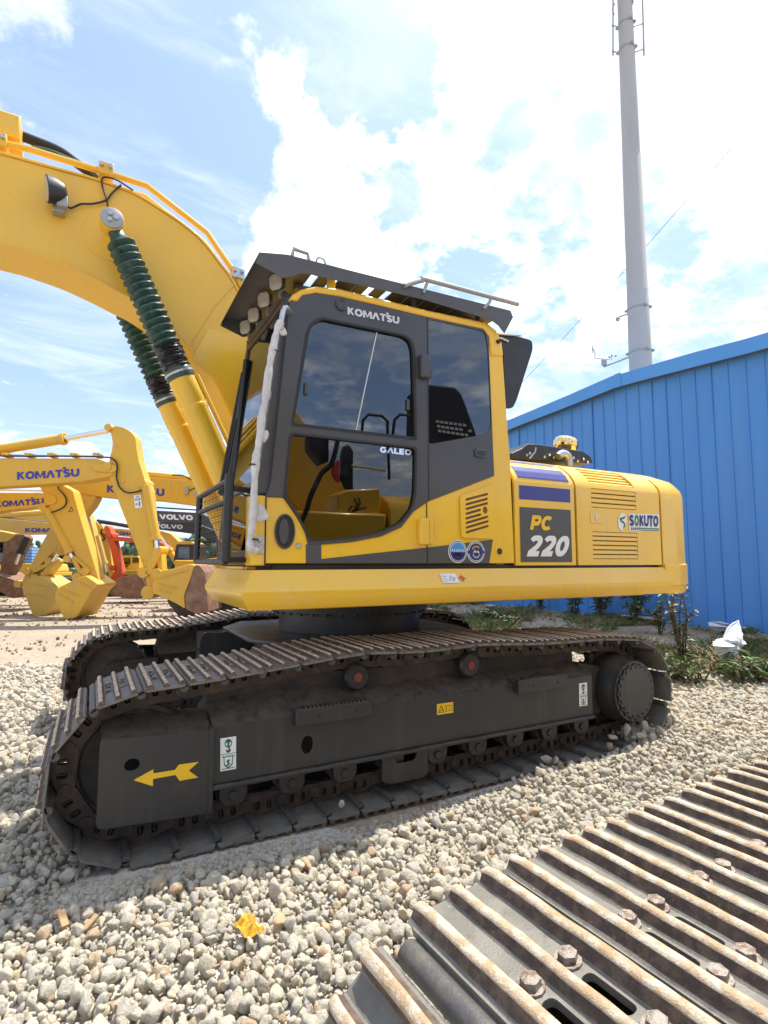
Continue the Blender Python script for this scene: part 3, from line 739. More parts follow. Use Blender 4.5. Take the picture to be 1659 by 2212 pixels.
def make_track(parent, path, N, yc, target=None, name='track', shoe=None):
    pins, tot = resample(path, N)
    if target is not None:                                     # slide the chain until a shoe's centre on the top run sits at that x
        best = None
        for ph in [k / 24 for k in range(24)]:
            q, _ = resample(path, N, ph)
            e = min(abs((q[i][0] + q[(i + 1) % N][0]) / 2 - target) for i in range(N) if q[i][1] > .6)
            if best is None or e < best[0]: best = (e, q)
        pins = best[1]
    mb = MB()
    for i in range(N):                                         # the chain's pins keep the two link rows together
        p = pins[i]; mb.cyl((p[0], yc - .06, p[1]), (p[0], yc + .06, p[1]), .026, n=8)
    t = mb.build(name, ['link_steel'], None, kind='stuff')
    if parent: adopt(t, parent)
    for i in range(N):
        a, b = Vector(pins[i]), Vector(pins[(i + 1) % N]); m = (a + b) / 2; d = b - a
        # walking order is counter-clockwise seen from -y; outward is to the right of travel
        ang = math.atan2(-d[1], d[0])
        rot = Matrix.Rotation(ang, 4, 'Y') @ Matrix.Rotation(math.pi, 4, 'X')
        k = d.length / .2
        for nm, me in (('track_shoe', shoe or SHOE), ('track_link', LINK)):
            o = bpy.data.objects.new(nm, me); link(o); o.parent = t
            o.matrix_local = Matrix.Translation((m[0], yc, m[1])) @ rot @ Matrix.Diagonal((k, 1, 1, 1))
    return t

YN, YF = 3.255, 5.82                                            # centre lines of the two tracks
XI, ZI, XS, ZS, PR = .245, .428, 3.83, .435, .325
TOPS = [(3.45, .79), (3.0, .795), (2.60, .812), (2.30, .832), (1.95, .822), (1.70, .826), (1.45, .842), (1.05, .812), (.65, .778)]
EXC = empty('excavator', (2.06, 4.54, 0), label='large yellow crawler excavator with dark grey cab frame, number 220 on its side', cat='excavator')
NTR = 46
make_track(EXC, track_path(XI, ZI, XS, ZS, PR, TOPS), NTR, YN)
make_track(EXC, track_path(XI - .02, ZI, XS - .02, ZS, PR, [(x, z - (.012 if x < 1.2 else 0)) for x, z in TOPS]), NTR, YF)

def idler(parent, yc):
    mb = MB()
    mb.lathe([(.05, -.10), (.10, -.10), (.10, -.065), (.25, -.05), (.262, -.075), (.285, -.075), (.287, -.035), (.30, -.03), (.30, .03), (.287, .035), (.285, .075), (.262, .075), (.25, .05), (.10, .065), (.10, .10), (.05, .10)], (XI, yc, ZI), (0, 1, 0), 40)
    return mb.build('idler_wheel', ['chassis_dirty'], parent)
def sprocket(parent, yc, s):
    mb = MB(); n = 21
    out = []
    for k in range(n * 4):
        a = 2 * math.pi * k / (n * 4); out.append((XS + (.335 if k % 4 in (1, 2) else .292) * math.cos(a), ZS + (.335 if k % 4 in (1, 2) else .292) * math.sin(a)))
    mb.prism(out, yc - .03, yc + .03, 'y')
    return mb.build('sprocket', ['link_steel'], parent)
def final_drive(parent, yc, s):
    """s = -1: the side that faces the camera"""
    e = lambda d: yc + s * d
    mb = MB(); mb.lathe([(.20, 0), (.26, .02), (.262, .16), (.235, .20), (.232, .255), (.10, .256)], (XS, e(.03), ZS), (0, s, 0), 40)
    fd = mb.build('final_drive', ['chassis'], parent)
    mb = MB(); pts = []; n = 20
    for k in range(n):
        for da, rr in ((-.30, .205), (-.20, .190), (-.12, .183), (0, .180), (.12, .183), (.20, .190), (.30, .205)):
            a = 2 * math.pi * (k + da) / n; pts.append((XS + rr * math.cos(a), ZS + rr * math.sin(a)))
    y0, y1 = sorted((e(.286), e(.300)))
    mb.prism(pts, y0, y1, 'y'); mb.build('cover_plate', ['chassis'], fd, bevel=.003)
    for k in range(n):
        a = 2 * math.pi * k / n
        mb = MB(); mb.cyl((XS + .203 * math.cos(a), e(.285), ZS + .203 * math.sin(a)), (XS + .203 * math.cos(a), e(.296), ZS + .203 * math.sin(a)), .015, n=6)
        mb.build('bolt', ['black'], fd)
    return fd
def track_frame(parent, yc, s):
    """s = -1 when the outer face looks at the camera"""
    def Yv(d): return yc + s * d                                # d outwards from the centre line
    def pr(mb, poly, d0, d1, **k):
        y0, y1 = sorted((Yv(d0), Yv(d1))); mb.prism(poly, y0, y1, 'y', **k); return mb
    x0, x1 = .595, 3.40; zt, zb = .592, .302
    hole = [(1.118 + .034 * math.cos(t), .425 + .05 * math.sin(t)) for t in [2 * math.pi * k / 16 for k in range(16)]]
    mb = MB(); pr(mb, [(x0, zb), (x1, zb), (x1, zt), (x0, zt)], .225, .245, holes=[hole])
    fr = mb.build('track_frame', ['chassis'], parent, bevel=.004)
    mb = MB(); pr(mb, [(x0, zb), (x1, zb), (x1, zt), (x0, zt)], .0, .15); mb.build('inner_web', ['chassis_dirty'], fr)
    # bottom flange lip
    mb = MB(); y0, y1 = sorted((Yv(.02), Yv(.272))); mb.box(x0 + .003, x1 - .003, y0, y1, zb - .022, zb - .002); mb.build('bottom_flange', ['chassis'], fr, bevel=.004)
    # sloping top that sheds earth, up to the carrier roller wall
    mb = MB(); sec = [(Yv(.245), zt + .002), (Yv(.06), zt + .075), (Yv(.05), zt + .18), (Yv(-.05), zt + .18), (Yv(-.06), zt + .075), (Yv(-.245), zt + .002)]
    rings = []
    for i in range(36):
        x = x0 + (x1 - x0) * i / 35; w = .012 * math.sin(i * 1.7) + .008 * math.sin(i * 4.1)
        lift = .05 * math.exp(-((x - 1.0) / .35) ** 2)
        rings.append([(x, yy, zz + (w + lift if 0 < k < 5 else 0) * (.4 if k in (2, 3) else 1)) for k, (yy, zz) in enumerate(sec)])
    mb.loft(rings); mb.build('earth_topped_deck', ['chassis_dirty'], fr)
    # idler guard plate with the travel arrow
    hole = [(.215 + .035 * math.cos(t), .475 + .030 * math.sin(t)) for t in [2 * math.pi * k / 18 for k in range(18)]]
    mb = MB(); pr(mb, rounded([(.072, .205), (.585, .175), (.585, .585), (.072, .612)], [.03, .01, .01, .02]), .255, .27, holes=[hole])
    gp = mb.build('idler_guard', ['chassis'], fr, bevel=.004)
    mb = MB(); y0, y1 = sorted((Yv(.08), Yv(.262)))
    mb.loft([[(x, Yv(.262), z), (x, Yv(.262), z - .012), (x, Yv(.06), z + .045), (x, Yv(.06), z + .058)] for x, z in ((.078, .612), (.585, .586))]); mb.build('guard_top', ['chassis_dirty'], gp)
    mb = MB(); mb.box(.575, .60, *sorted((Yv(.0), Yv(.275))), .18, .60); mb.build('guard_bracket', ['chassis'], fr, bevel=.003)
    mb = MB(); pr(mb, [(.30, .30), (.60, .30), (.60, .54), (.30, .54)], -.10, .19); mb.build('idler_yoke', ['chassis_dirty'], fr)
    # steps
    for a, b, zz in ((1.03, 1.50, .60), (2.63, 3.10, .60)):
        mb = MB()
        mb.box(a, b, *sorted((Yv(.247), Yv(.295))), zz - .055, zz + .035); st = mb.build('step', ['chassis'], fr, bevel=.004)
        mb = MB()
        for k in range(15): xx = a + .06 + (b - a - .12) * k / 14; mb.box(xx - .008, xx + .008, *sorted((Yv(.25), Yv(.292))), zz + .035, zz + .046)
        mb.build('step_teeth', ['chassis'], st, kind='stuff')
        mb = MB(); mb.box(a, b, *sorted((Yv(.10), Yv(.247))), zz + .012, zz + .028); mb.build('step_tread', ['chassis_dirty'], st)
        for xx in (a + .14, b - .10):
            mb = MB(); mb.cyl((xx, Yv(.293), zz - .01), (xx, Yv(.298), zz - .01), .009, n=10); mb.build('step_hole', ['black'], st)
    # rollers
    for k in range(9):
        x = .72 + .325 * k
        mb = MB(); mb.lathe([(.05, -.16), (.085, -.14), (.085, -.06), (.06, -.05), (.06, .05), (.085, .06), (.085, .14), (.05, .16)], (x, yc, .235), (0, 1, 0), 20)
        ro = mb.build('track_roller', ['chassis_dirty'], parent)
        mb = MB(); pr(mb, rounded([(x - .075, .285), (x - .075, .205), (x - .045, .165), (x + .045, .165), (x + .075, .205), (x + .075, .285)], .015), .155, .205)
        mb.cyl((x, Yv(.2), .215), (x, Yv(.218), .215), .026, n=10); mb.build('roller_bracket', ['chassis'], ro, bevel=.004)
    mb = MB(); pr(mb, rounded([(1.60, .29), (1.60, .13), (1.66, .105), (1.90, .105), (1.93, .13), (1.93, .29), (1.86, .29), (1.83, .22), (1.70, .22), (1.67, .29)], .015), .215, .232); mb.build('track_guide', ['chassis'], fr, bevel=.003)
    for x, zz in ((1.475, .745), (2.335, .742)):
        mb = MB(); mb.lathe([(.03, -.09), (.075, -.09), (.075, -.03), (.06, -.02), (.06, .09), (.082, .10), (.082, .135), (.07, .15), (.03, .152)], (x, Yv(0), zz), (0, s, 0), 24)
        cr = mb.build('carrier_roller', ['chassis'], parent)
        mb = MB(); mb.cyl((x, Yv(.150), zz), (x, Yv(.158), zz), .028, n=16); mb.build('roller_cap', ['red_cap'], cr)
    mb = MB(); pr(mb, [(3.35, .30), (3.62, .25), (3.62, .62), (3.40, .66)], -.12, .12); mb.build('motor_bracket', ['chassis_dirty'], fr)
    return fr
for yc, s in ((YN, -1), (YF, 1)):
    idler(EXC, yc); sprocket(EXC, yc, s); final_drive(EXC, yc, s)
FRN = track_frame(EXC, YN, -1); track_frame(EXC, YF, 1)

# travel arrow, lifting and warning stickers on the near track frame
yo = YN - .2715
ar = [(160, 1262), (0, 0)]
arrow_px = [(717, 1258), (847, 1186), (849, 1213), (990, 1190), (1018, 1155), (1147, 1137), (1082, 1195), (1145, 1240), (1020, 1262), (994, 1223), (846, 1250), (845, 1298)]
def zz1(x, y): return ((80 + x / 2.074) / 1.4756, (1880 + y / 2.074) / 1.4756)
mb = MB(); mb.prism(xz(zz1, yo, arrow_px), yo - .002, yo, 'y'); mb.build('arrow_sticker', ['decal_yellow'], FRN, label='yellow arrow pointing to the front on the idler guard')
def sticker(quad_px, f, y, name, bg, ink, draw, parent, label=None):
    q = [pxy(*f(*p), y) for p in quad_px]                      # tl, tr, br, bl
    mb = MB(); mb.add([p + Vector((0, -.0035, 0)) for p in q] + [p + Vector((0, -.001, 0)) for p in q], [(0, 1, 2, 3), (7, 6, 5, 4), (0, 4, 5, 1), (1, 5, 6, 2), (2, 6, 7, 3), (3, 7, 4, 0)])
    st = mb.build(name, [bg], parent, label=label)
    o = q[3] + Vector((0, -.005, 0)); ex = q[2] - q[3]; ey = q[0] - q[3]
    mb = MB()
    def P(a, b): return o + ex * a + ey * b
    draw(mb, P); mb.build('print', ink if isinstance(ink, list) else [ink], st, recalc=False)
    return st
def stroke(mb, P, pts, w=.02, mi=0):
    pts = [Vector(p) for p in pts]
    for a, b in zip(pts[:-1], pts[1:]):
        d = (b - a); nrm = Vector((-d[1], d[0])).normalized() * w if d.length > 0 else Vector((0, 0))
        d2 = d.normalized() * w * .5
        mb.add([P(*(a - d2 + nrm)), P(*(b + d2 + nrm)), P(*(b + d2 - nrm)), P(*(a - d2 - nrm))], [(0, 1, 2, 3)], mi)
def ring_pts(cx, cy, rx, ry, n=14, a0=0, a1=2 * math.pi): return [(cx + rx * math.cos(a0 + (a1 - a0) * k / n), cy + ry * math.sin(a0 + (a1 - a0) * k / n)) for k in range(n + 1)]
def draw_hook(mb, P):
    stroke(mb, P, [(0, .5), (1, .5)], .008)
    stroke(mb, P, ring_pts(.5, .82, .22, .11), .02); stroke(mb, P, [(.5, .76), (.5, .87)], .06); stroke(mb, P, [(.36, .84), (.5, .91), (.64, .84)], .02)
    stroke(mb, P, [(.55, .70), (.55, .64), (.62, .60), (.5, .565), (.40, .59), (.40, .62)], .035)
    stroke(mb, P, [(.1, .42), (.9, .42)], .012)
    for k in range(5): stroke(mb, P, [(.15 + .15 * k, .42), (.22 + .15 * k, .455)], .01)
    stroke(mb, P, [(.22, .40), (.25, .18), (.5, .08), (.75, .18), (.78, .40)], .025); stroke(mb, P, [(.58, .30), (.42, .28), (.56, .20), (.42, .16)], .03); stroke(mb, P, [(.1, .06), (.9, .06)], .012)
def draw_warn(mb, P):
    stroke(mb, P, [(.5, 0.02), (.5, .98)], .006); stroke(mb, P, [(.08, .18), (.25, .82), (.42, .18), (.08, .18)], .02); stroke(mb, P, [(.2, .3), (.32, .45), (.26, .32)], .02)
    stroke(mb, P, [(.56, .22), (.56, .72), (.74, .78), (.92, .72), (.92, .22), (.74, .28), (.56, .22)], .015); stroke(mb, P, [(.74, .28), (.74, .78)], .012)
ys2 = YN - .246
sticker([(1290, 982), (1394, 967), (1394, 1182), (1290, 1200)], zz1, ys2, 'lifting_sticker', 'decal_white', 'decal_green', draw_hook, FRN, 'white sticker with green lifting hook signs beside the arrow')
def zz2(x, y): return ((1480 + x / 1.714) / 1.4756, (1880 + y / 1.714) / 1.4756)
sticker([(625, 512), (668, 505), (671, 630), (627, 637)], zz2, ys2, 'lifting_sticker', 'decal_white', 'decal_green', draw_hook, FRN, 'white sticker with green lifting hook signs near the final drive')
def zz3(x, y): return ((780 + x / 2.074) / 1.4756, (1900 + y / 2.074) / 1.4756)
sticker([(1269, 714), (1376, 699), (1377, 770), (1270, 786)], zz3, ys2, 'warning_sticker', 'decal_yellow', 'black', draw_warn, FRN, 'small yellow warning sticker on the track frame')

# centre frame between the tracks, with the swing circle
mb = MB()
cxm, cym = 2.07, 4.54
def star(z): return [(cxm + x, cym + y, z) for x, y in ((-1.15, -1.1), (-.55, -.62), (-.55, .62), (-1.15, 1.1), (-.75, 1.1), (-.35, .78), (.35, .78), (.75, 1.1), (1.15, 1.1), (.55, .62), (.55, -.62), (1.15, -1.1), (.75, -1.1), (.35, -.78), (-.35, -.78), (-.75, -1.1))]
mb.loft([star(.42), star(.80)]); cf = mb.build('centre_frame', ['chassis'], EXC, bevel=.02)
# the near front leg: a tall box that runs out to the track frame, its top falling away at the end
leg = smooth_poly([(.92, .46), (.92, .78), (1.10, .80), (1.35, .83), (1.62, .83), (1.80, .76), (1.84, .70)], 5)
for yy0, yy1 in ((3.80, 3.83), (5.25, 5.28)):
    mb = MB(); mb.prism([(q[0], q[1]) for q in leg] + [(1.84, .46)], yy0, yy1, 'y'); mb.build('leg_web', ['chassis'], cf)
mb = MB(); mb.prism([(1.30, 3.70), (2.85, 3.70), (2.95, 4.1), (2.95, 5.0), (2.85, 5.4), (1.30, 5.4), (1.05, 5.0), (1.05, 4.1)], .855, .88, 'z'); mb.build('top_plate', ['chassis'], cf, bevel=.008)
mb = MB(); mb.lathe([(.60, .0), (.625, .0), (.625, .165), (.60, .165)], (cxm, cym, .88), (0, 0, 1), 56); sw = mb.build('swing_circle', ['chassis'], EXC)
mb = MB(); mb.lathe([(.66, 0), (.70, 0), (.70, .10), (.66, .10)], (cxm, cym, 1.045), (0, 0, 1), 56); mb.build('bearing_race', ['chassis'], sw)
for k in range(36):
    a = 2 * math.pi * k / 36; mb = MB(); mb.cyl((cxm + .665 * math.cos(a), cym + .665 * math.sin(a), 1.02), (cxm + .665 * math.cos(a), cym + .665 * math.sin(a), 1.047), .014, n=6); mb.build('bolt', ['black'], sw)

# ------------------------------------------------------------------ upper structure of the excavator
YS = 3.08
E_ = EXC
# deck with the slanted skirt that runs along the side and round the front corner
sec = [(-.30, 1.398), (0, 1.404), (.03, 1.352), (.073, 1.284), (.072, 1.268), (.055, 1.232), (.018, 1.180), (-.30, 1.178)]
rings = []
for kind_, a in [('s', 4.42), ('s', 3.6), ('s', 2.8), ('s', 2.0), ('s', 1.3), ('c', 0), ('f', 3.5), ('f', 4.10)]:
    if kind_ == 's': rings.append([(a, YS - o, z) for o, z in sec])
    elif kind_ == 'c': rings.append([(.80 - o, YS - o, z) for o, z in sec])
    else: rings.append([(.80 - o, a, z) for o, z in sec])
mb = MB(); mb.loft(rings); skirt = mb.build('deck_skirt', ['yellow'], E_, smooth=25)
mb = MB(); mb.prism([(1.10, 3.38), (4.55, 3.38), (4.55, 5.9), (1.25, 5.9), (1.25, 4.09), (1.10, 4.09)], 1.145, 1.39, 'z'); deck = mb.build('deck', ['yellow'], E_, bevel=.01)
mb = MB(); mb.prism([(.93, 3.12), (4.3, 3.12), (4.3, 3.5), (.93, 3.5)], 1.385, 1.432, 'z'); mb.build('deck_gap', ['black'], E_)
# sticker on the skirt and a red mark
def sk(x, y): return ((1340 + x / 3.19) / 1.4756, (1560 + y / 3.19) / 1.4756)
def on_skirt(u, v):                                              # slanted face between (YS,1.404) and (YS-.073,1.284)
    n = Vector((0, -.12, .073)).normalized(); d = ray(u, v); p0 = Vector((0, YS, 1.404)); return EYE + d * ((p0 - EYE).dot(n) / d.dot(n)) + n * .004
q = [on_skirt(*sk(*p)) for p in ((188, 858), (352, 857), (394, 952), (232, 955))]
mb = MB(); mb.add(q, [(0, 1, 2, 3)]); st = mb.build('diagram_sticker', ['decal_white'], skirt, label='small white diagram sticker on the yellow skirt')
mb = MB()
def Psk(a, b): return q[3] + (q[2] - q[3]) * a + (q[0] - q[3]) * b + Vector((0, -.001, .0012))
for k in range(5): stroke(mb, Psk, [(.08, .15 + .17 * k), (.3 + .1 * (k % 2), .15 + .17 * k)], .012)
stroke(mb, Psk, [(.45, .25), (.62, .75), (.8, .25), (.45, .25)], .012); stroke(mb, Psk, [(.55, .4), (.9, .6), (.7, .2)], .01)
mb.build('print', ['decal_grey'], st, recalc=False)
mb = MB(); c = on_skirt(*sk(422, 904)); ex = (q[1] - q[0]).normalized(); ey = (q[0] - q[3]).normalized()
def Pst(a, b): return c + ex * a + ey * b
stroke(mb, Pst, [(-.036, 0), (.036, 0)], .002); stroke(mb, Pst, [(0, -.034), (0, .034)], .002); stroke(mb, Pst, ring_pts(0, 0, .016, .016), .003); mb.build('red_mark', ['decal_red'], skirt, recalc=False)

# ---- cab
CW = 1.0; YB = YS + CW
roof_out = [(386, 312), (400, 288), (440, 262), (520, 246), (640, 258), (860, 312), (1090, 368), (1380, 428), (1436, 470), (1462, 530), (1472, 600)]
roof_in = [(1410, 600), (1398, 500), (1370, 462), (1085, 402), (860, 348), (640, 298), (520, 280), (452, 292), (424, 326)]
door_hole_up = rounded(xz(c2, YS, [(398, 948), (474, 470), (500, 428), (545, 404), (970, 494), (1006, 520), (1020, 575), (1029, 1022)]), [.01, .03, .04, .03, .03, .03, .03, .01])
door_hole_lo = rounded(xz(c2, YS, [(388, 990), (1030, 1064), (1026, 1300), (1008, 1376), (950, 1448), (850, 1496), (700, 1526), (492, 1542), (470, 1500), (440, 1440), (400, 1378), (356, 1316)]), .03)
win_hole = rounded(xz(c2, YS, [(1092, 412), (1378, 474), (1394, 560), (1412, 955), (1390, 988), (1340, 1004), (1092, 1048)]), .03)
# yellow shell below the glass line
low = [(262, 1652), (268, 1312), (355, 1316), (395, 1352), (446, 1430), (470, 1500), (482, 1554), (560, 1554), (700, 1542), (850, 1514), (955, 1466), (1016, 1388), (1090, 1336), (1425, 1206), (1414, 960), (1398, 560), (1408, 520), (1472, 600), (1490, 870), (1510, 1130), (1532, 1652)]
slits = []
def cvx(x, y): return ((1340 + x / 3.19) / 1.4756, (1560 + y / 3.19) / 1.4756)
mb = MB(); mb.prism(xz(c2, YS, low), YS, YS + .05, 'y'); cab = mb.build('cab', ['yellow'], E_, bevel=.006)
mb = MB(); mb.prism(xz(c2, YS, roof_out + roof_in), YS - .014, YB, 'y'); mb.build('cab_roof_frame', ['yellow'], cab, bevel=.014, seg=3)
rp = xz(c2, YS, [(436, 296), (520, 264), (640, 278), (860, 330), (1090, 386), (1376, 446)])
mb = MB(); mb.prism([(x, z) for x, z in rp] + [(x, z - .02) for x, z in reversed(rp)], YS + .03, YB - .03, 'y'); mb.build('cab_roof', ['yellow'], cab)
# grey door and quarter panel
grey = [(268, 1312), (292, 1240), (340, 800), (389, 318), (424, 326), (452, 292), (520, 280), (640, 298), (860, 348), (1085, 402), (1370, 462), (1398, 500), (1398, 560), (1414, 955), (1425, 1206), (1090, 1336), (1016, 1388), (955, 1466), (850, 1514), (700, 1542), (560, 1554), (482, 1554), (470, 1500), (446, 1430), (395, 1352), (355, 1316)]
mb = MB(); mb.prism(xz(c2, YS, grey), YS - .008, YS + .042, 'y', holes=[door_hole_up, door_hole_lo, win_hole]); door = mb.build('door', ['cab_grey'], cab, bevel=.004)
mb = MB(); mb.prism(door_hole_up, YS + .010, YS + .015, 'y'); gu = mb.build('window_glass', ['glass_dark'], door)
mb = MB(); mb.prism(door_hole_lo, YS + .008, YS + .013, 'y'); gl = mb.build('window_glass', ['glass_door_low'], door)
mb = MB(); mb.prism(win_hole, YS - .002, YS + .003, 'y'); gr = mb.build('window_glass', ['glass_dark'], door)
def ring(poly, w, y0, y1, name, mat, parent):
    c = Vector((sum(p[0] for p in poly) / len(poly), sum(p[1] for p in poly) / len(poly)))
    def off(p): d = Vector(p) - c; return tuple(Vector(p) - d.normalized() * w)
    mb = MB(); mb.prism([tuple(c + (Vector(p) - c) * (1 + w * .8)) for p in poly], y0, y1, 'y', holes=[[off(p) for p in poly]]); return mb.build(name, [mat], parent)
ring(door_hole_up, .016, YS - .012, YS + .012, 'window_seal', 'rubber', door)
ring(door_hole_lo, .012, YS - .011, YS + .010, 'window_seal', 'rubber', door)
mb = MB(); p, q = pxy(*c2(830, 480), YS + .006), pxy(*c2(722, 990), YS + .006); mb.bar(p, q, .008, .006); mb.build('sliding_pane_edge', ['logo_silver'], gu)
for cx, cy in ((472, 764), (990, 846)):
    p = pxy(*c2(cx, cy), YS + .002); mb = MB(); mb.box(p.x - .012, p.x + .012, p.y - .008, p.y + .008, p.z - .038, p.z + .038); mb.build('pane_latch', ['cab_grey'], gu, bevel=.006)
# pillar seam, latch box, recessed handle
p0, p1 = pxy(*c2(1038, 595), YS), pxy(*c2(1104, 725), YS)
mb = MB(); mb.box(p0.x, p1.x - .03, YS - .055, YS - .008, p1.z, p0.z); mb.box(p1.x - .034, p1.x, YS - .035, YS - .009, p1.z + .01, p0.z - .01); mb.build('door_hinge', ['cab_grey'], door, bevel=.012)
pa, pb = pxy(*c2(1086, 404), YS), pxy(*c2(1092, 1336), YS)
mb = MB(); mb.bar((pa.x, YS - .0085, pa.z), (pb.x, YS - .0085, pb.z), .004, .007); mb.build('panel_seam', ['black'], door)
c = pxy(*c2(1352, 1094), YS); el = [(c.x + .058 * math.cos(t), c.z + .034 * math.sin(t)) for t in [2 * math.pi * k / 24 for k in range(24)]]
mb = MB(); mb.prism(rounded([(c.x - .05, c.z - .032), (c.x + .05, c.z - .032), (c.x + .05, c.z + .032), (c.x - .05, c.z + .032)], .025), YS - .022, YS - .008, 'y'); hd = mb.build('door_handle', ['cab_grey'], door, bevel=.006)
mb = MB(); mb.prism(rounded([(c.x - .034, c.z - .018), (c.x + .034, c.z - .018), (c.x + .034, c.z + .016), (c.x - .034, c.z + .016)], .014), YS - .0235, YS - .021, 'y'); mb.build('handle_recess', ['black'], hd)
c = pxy(*c2(648, 340), YS); mb = MB(); mb.lathe([(.042, 0), (.040, .012), (.030, .016), (.022, .008), (.015, .006)], (c.x, YS - .008, c.z), (0, -1, 0), 20); mb.build('door_button', ['cab_grey'], door)
# lettering on the door
def logo(parent, pts, f, y, mat, name='lettering'):
    """the maker's name drawn between four picture points: tl, tr, br, bl; heavy letters and the small square over the last T"""
    q = [pxy(*f(*p), y) for p in pts]; o = q[3]; ex = q[2] - q[3]; ey = q[0] - q[3]
    mb = MB(); mb.text('KOMATSU', o, ex, ey, ex.length, ey.length, bold=.028)
    n = ex.cross(ey).normalized() * 0
    a = o + ex * .735 + ey * 1.02
    mb.add([a, a + ex * .05, a + ex * .05 + ey * .25, a + ey * .25], [(0, 1, 2, 3)])
    return mb.build(name, [mat], parent, recalc=False)
logo(door, [(682, 348), (946, 398), (946, 436), (682, 386)], c2, YS - .0125, 'logo_silver')
q = [pxy(*c2(*p), YS + .004) for p in ((848, 1058), (1008, 1076), (1006, 1104), (846, 1088))]
mb = MB(); mb.text('GALEO', q[3], q[2] - q[3], q[0] - q[3], (q[2] - q[3]).length, (q[0] - q[3]).length, bold=.035); mb.build('lettering', ['chrome'], gl, recalc=False)
# bottom stripe, hinge, louvred cover, stickers on the lower shell
mb = MB(); mb.prism(xz(c2, YS, [(470, 1556), (548, 1554), (548, 1630), (800, 1602), (1084, 1572), (1420, 1532), (1402, 1652), (470, 1652)]), YS - .004, YS + .02, 'y'); mb.build('stripe', ['decal_grey'], cab)
mb = MB(); mb.prism(rounded(xz(c2, YS, [(1036, 1424), (1082, 1424), (1082, 1558), (1036, 1556)]), .012), YS - .045, YS, 'y'); mb.prism(rounded(xz(c2, YS, [(1086, 1428), (1110, 1430), (1110, 1556), (1086, 1556)]), .012), YS - .030, YS, 'y'); mb.build('door_hinge', ['yellow'], cab, bevel=.008)
mb = MB(); a, b = pxy(*c2(1084, 1336), YS), pxy(*c2(1086, 1652), YS); mb.bar((a.x, YS - .001, a.z), (b.x, YS - .001, b.z), .006, .006); mb.build('panel_seam', ['black'], cab)
mb = MB(); mb.bar((pxy(*c2(268, 1310), YS).x, YS - .001, 1.83), (pxy(*c2(262, 1655), YS).x, YS - .001, 1.43), .006, .006); mb.build('panel_seam', ['black'], cab)
cov = rounded(xz(cvx, YS, [(392, 68), (744, -60), (746, 505), (408, 492)]), .025)
slh = []
for a, b in (((445, 105), (676, 44)), ((445, 154), (676, 92)), ((445, 200), (676, 137)), ((445, 248), (604, 204)), ((445, 296), (606, 252)), ((446, 342), (677, 274)), ((447, 389), (680, 320)), ((448, 437), (681, 368))):
    pa, pb = pxy(*cvx(*a), YS), pxy(*cvx(*b), YS); h = .011
    slh.append(rounded([(pa.x, pa.z - h), (pb.x, pb.z - h), (pb.x, pb.z + h * .6), (pa.x, pa.z + h * .6)], .006, 2))
pk = pxy(*cvx(646, 212), YS); slh.append([(pk.x + .022 * math.cos(t), pk.z + .026 * math.sin(t)) for t in [2 * math.pi * k / 14 for k in range(14)]])
mb = MB(); mb.prism(cov, YS - .016, YS - .004, 'y', holes=slh); cv = mb.build('louvred_cover', ['yellow'], cab, bevel=.002)
mb = MB(); mb.prism([tuple(Vector((1.0, 1.0)) * 0 + Vector(p) * .985 + Vector((sum(t[0] for t in cov) / len(cov), sum(t[1] for t in cov) / len(cov))) * .015) for p in cov], YS - .0042, YS - .001, 'y'); mb.build('cover_back', ['bucket_rust'], cv)
c = pxy(*cvx(800, 630), YS); mb = MB(); mb.lathe([(.035, 0), (.03, .006)], (c.x, YS, c.z), (0, -1, 0), 16); mb.lathe([(.024, .006), (.02, .012)], (c.x, YS, c.z), (0, -1, 0), 14, 1); mb.build('lock', ['yellow', 'black'], cab)
# round grab recess and the knob
c = pxy(*c2(362, 1490), YS)
def ell(rx, rz, n=32): return [(c.x + rx * math.cos(2 * math.pi * k / n), c.z + rz * math.sin(2 * math.pi * k / n)) for k in range(n)]
mb = MB(); mb.prism(ell(.062, .103), YS - .012, YS, 'y', holes=[ell(.054, .092)]); rc = mb.build('grab_recess', ['cab_grey'], cab, bevel=.004)
mb = MB(); mb.prism(ell(.055, .093), YS - .003, YS - .001, 'y'); mb.build('recess_floor', ['black'], rc)
mb = MB(); mb.prism([(c.x - .006 + (x - c.x) * .55, c.z + (z - c.z) * .82) for x, z in ell(.054, .092)], YS - .010, YS - .003, 'y'); mb.build('recess_pad', ['cab_grey'], rc, bevel=.003)
c = pxy(*c2(432, 1563), YS); mb = MB(); mb.lathe([(.018, 0), (.018, .008), (.014, .013)], (c.x, YS, c.z), (0, -1, 0), 16); mb.build('rubber_stop', ['zinc'], cab)
c = pxy(*c2(652, 1582), YS); mb = MB(); mb.lathe([(.022, 0), (.020, .006)], (c.x, YS, c.z), (0, -1, 0), 18); mb.build('plug', ['yellow'], cab)
def seal(cx, cy, r, mats, name, label, draw):
    c = pxy(*cvx(cx, cy), YS); rr = r
    mb = MB(); mb.prism([(c.x + rr * math.cos(2 * math.pi * k / 32), c.z + rr * math.sin(2 * math.pi * k / 32)) for k in range(32)], YS - .0065, YS - .0045, 'y', mi=0)
    for k, (s, mi) in enumerate(((.93, 1), (.86, 0), (.80, 2))): mb.prism([(c.x + rr * s * math.cos(2 * math.pi * j / 32), c.z + rr * s * math.sin(2 * math.pi * j / 32)) for j in range(32)], YS - .0075 - .0008 * k, YS - .0070 - .0008 * k, 'y', mi=mi)
    def P(a, b): return Vector((c.x + rr * a, YS - .0106, c.z + rr * b))
    draw(mb, P); return mb.build(name, mats, cab, label=label, recalc=False)
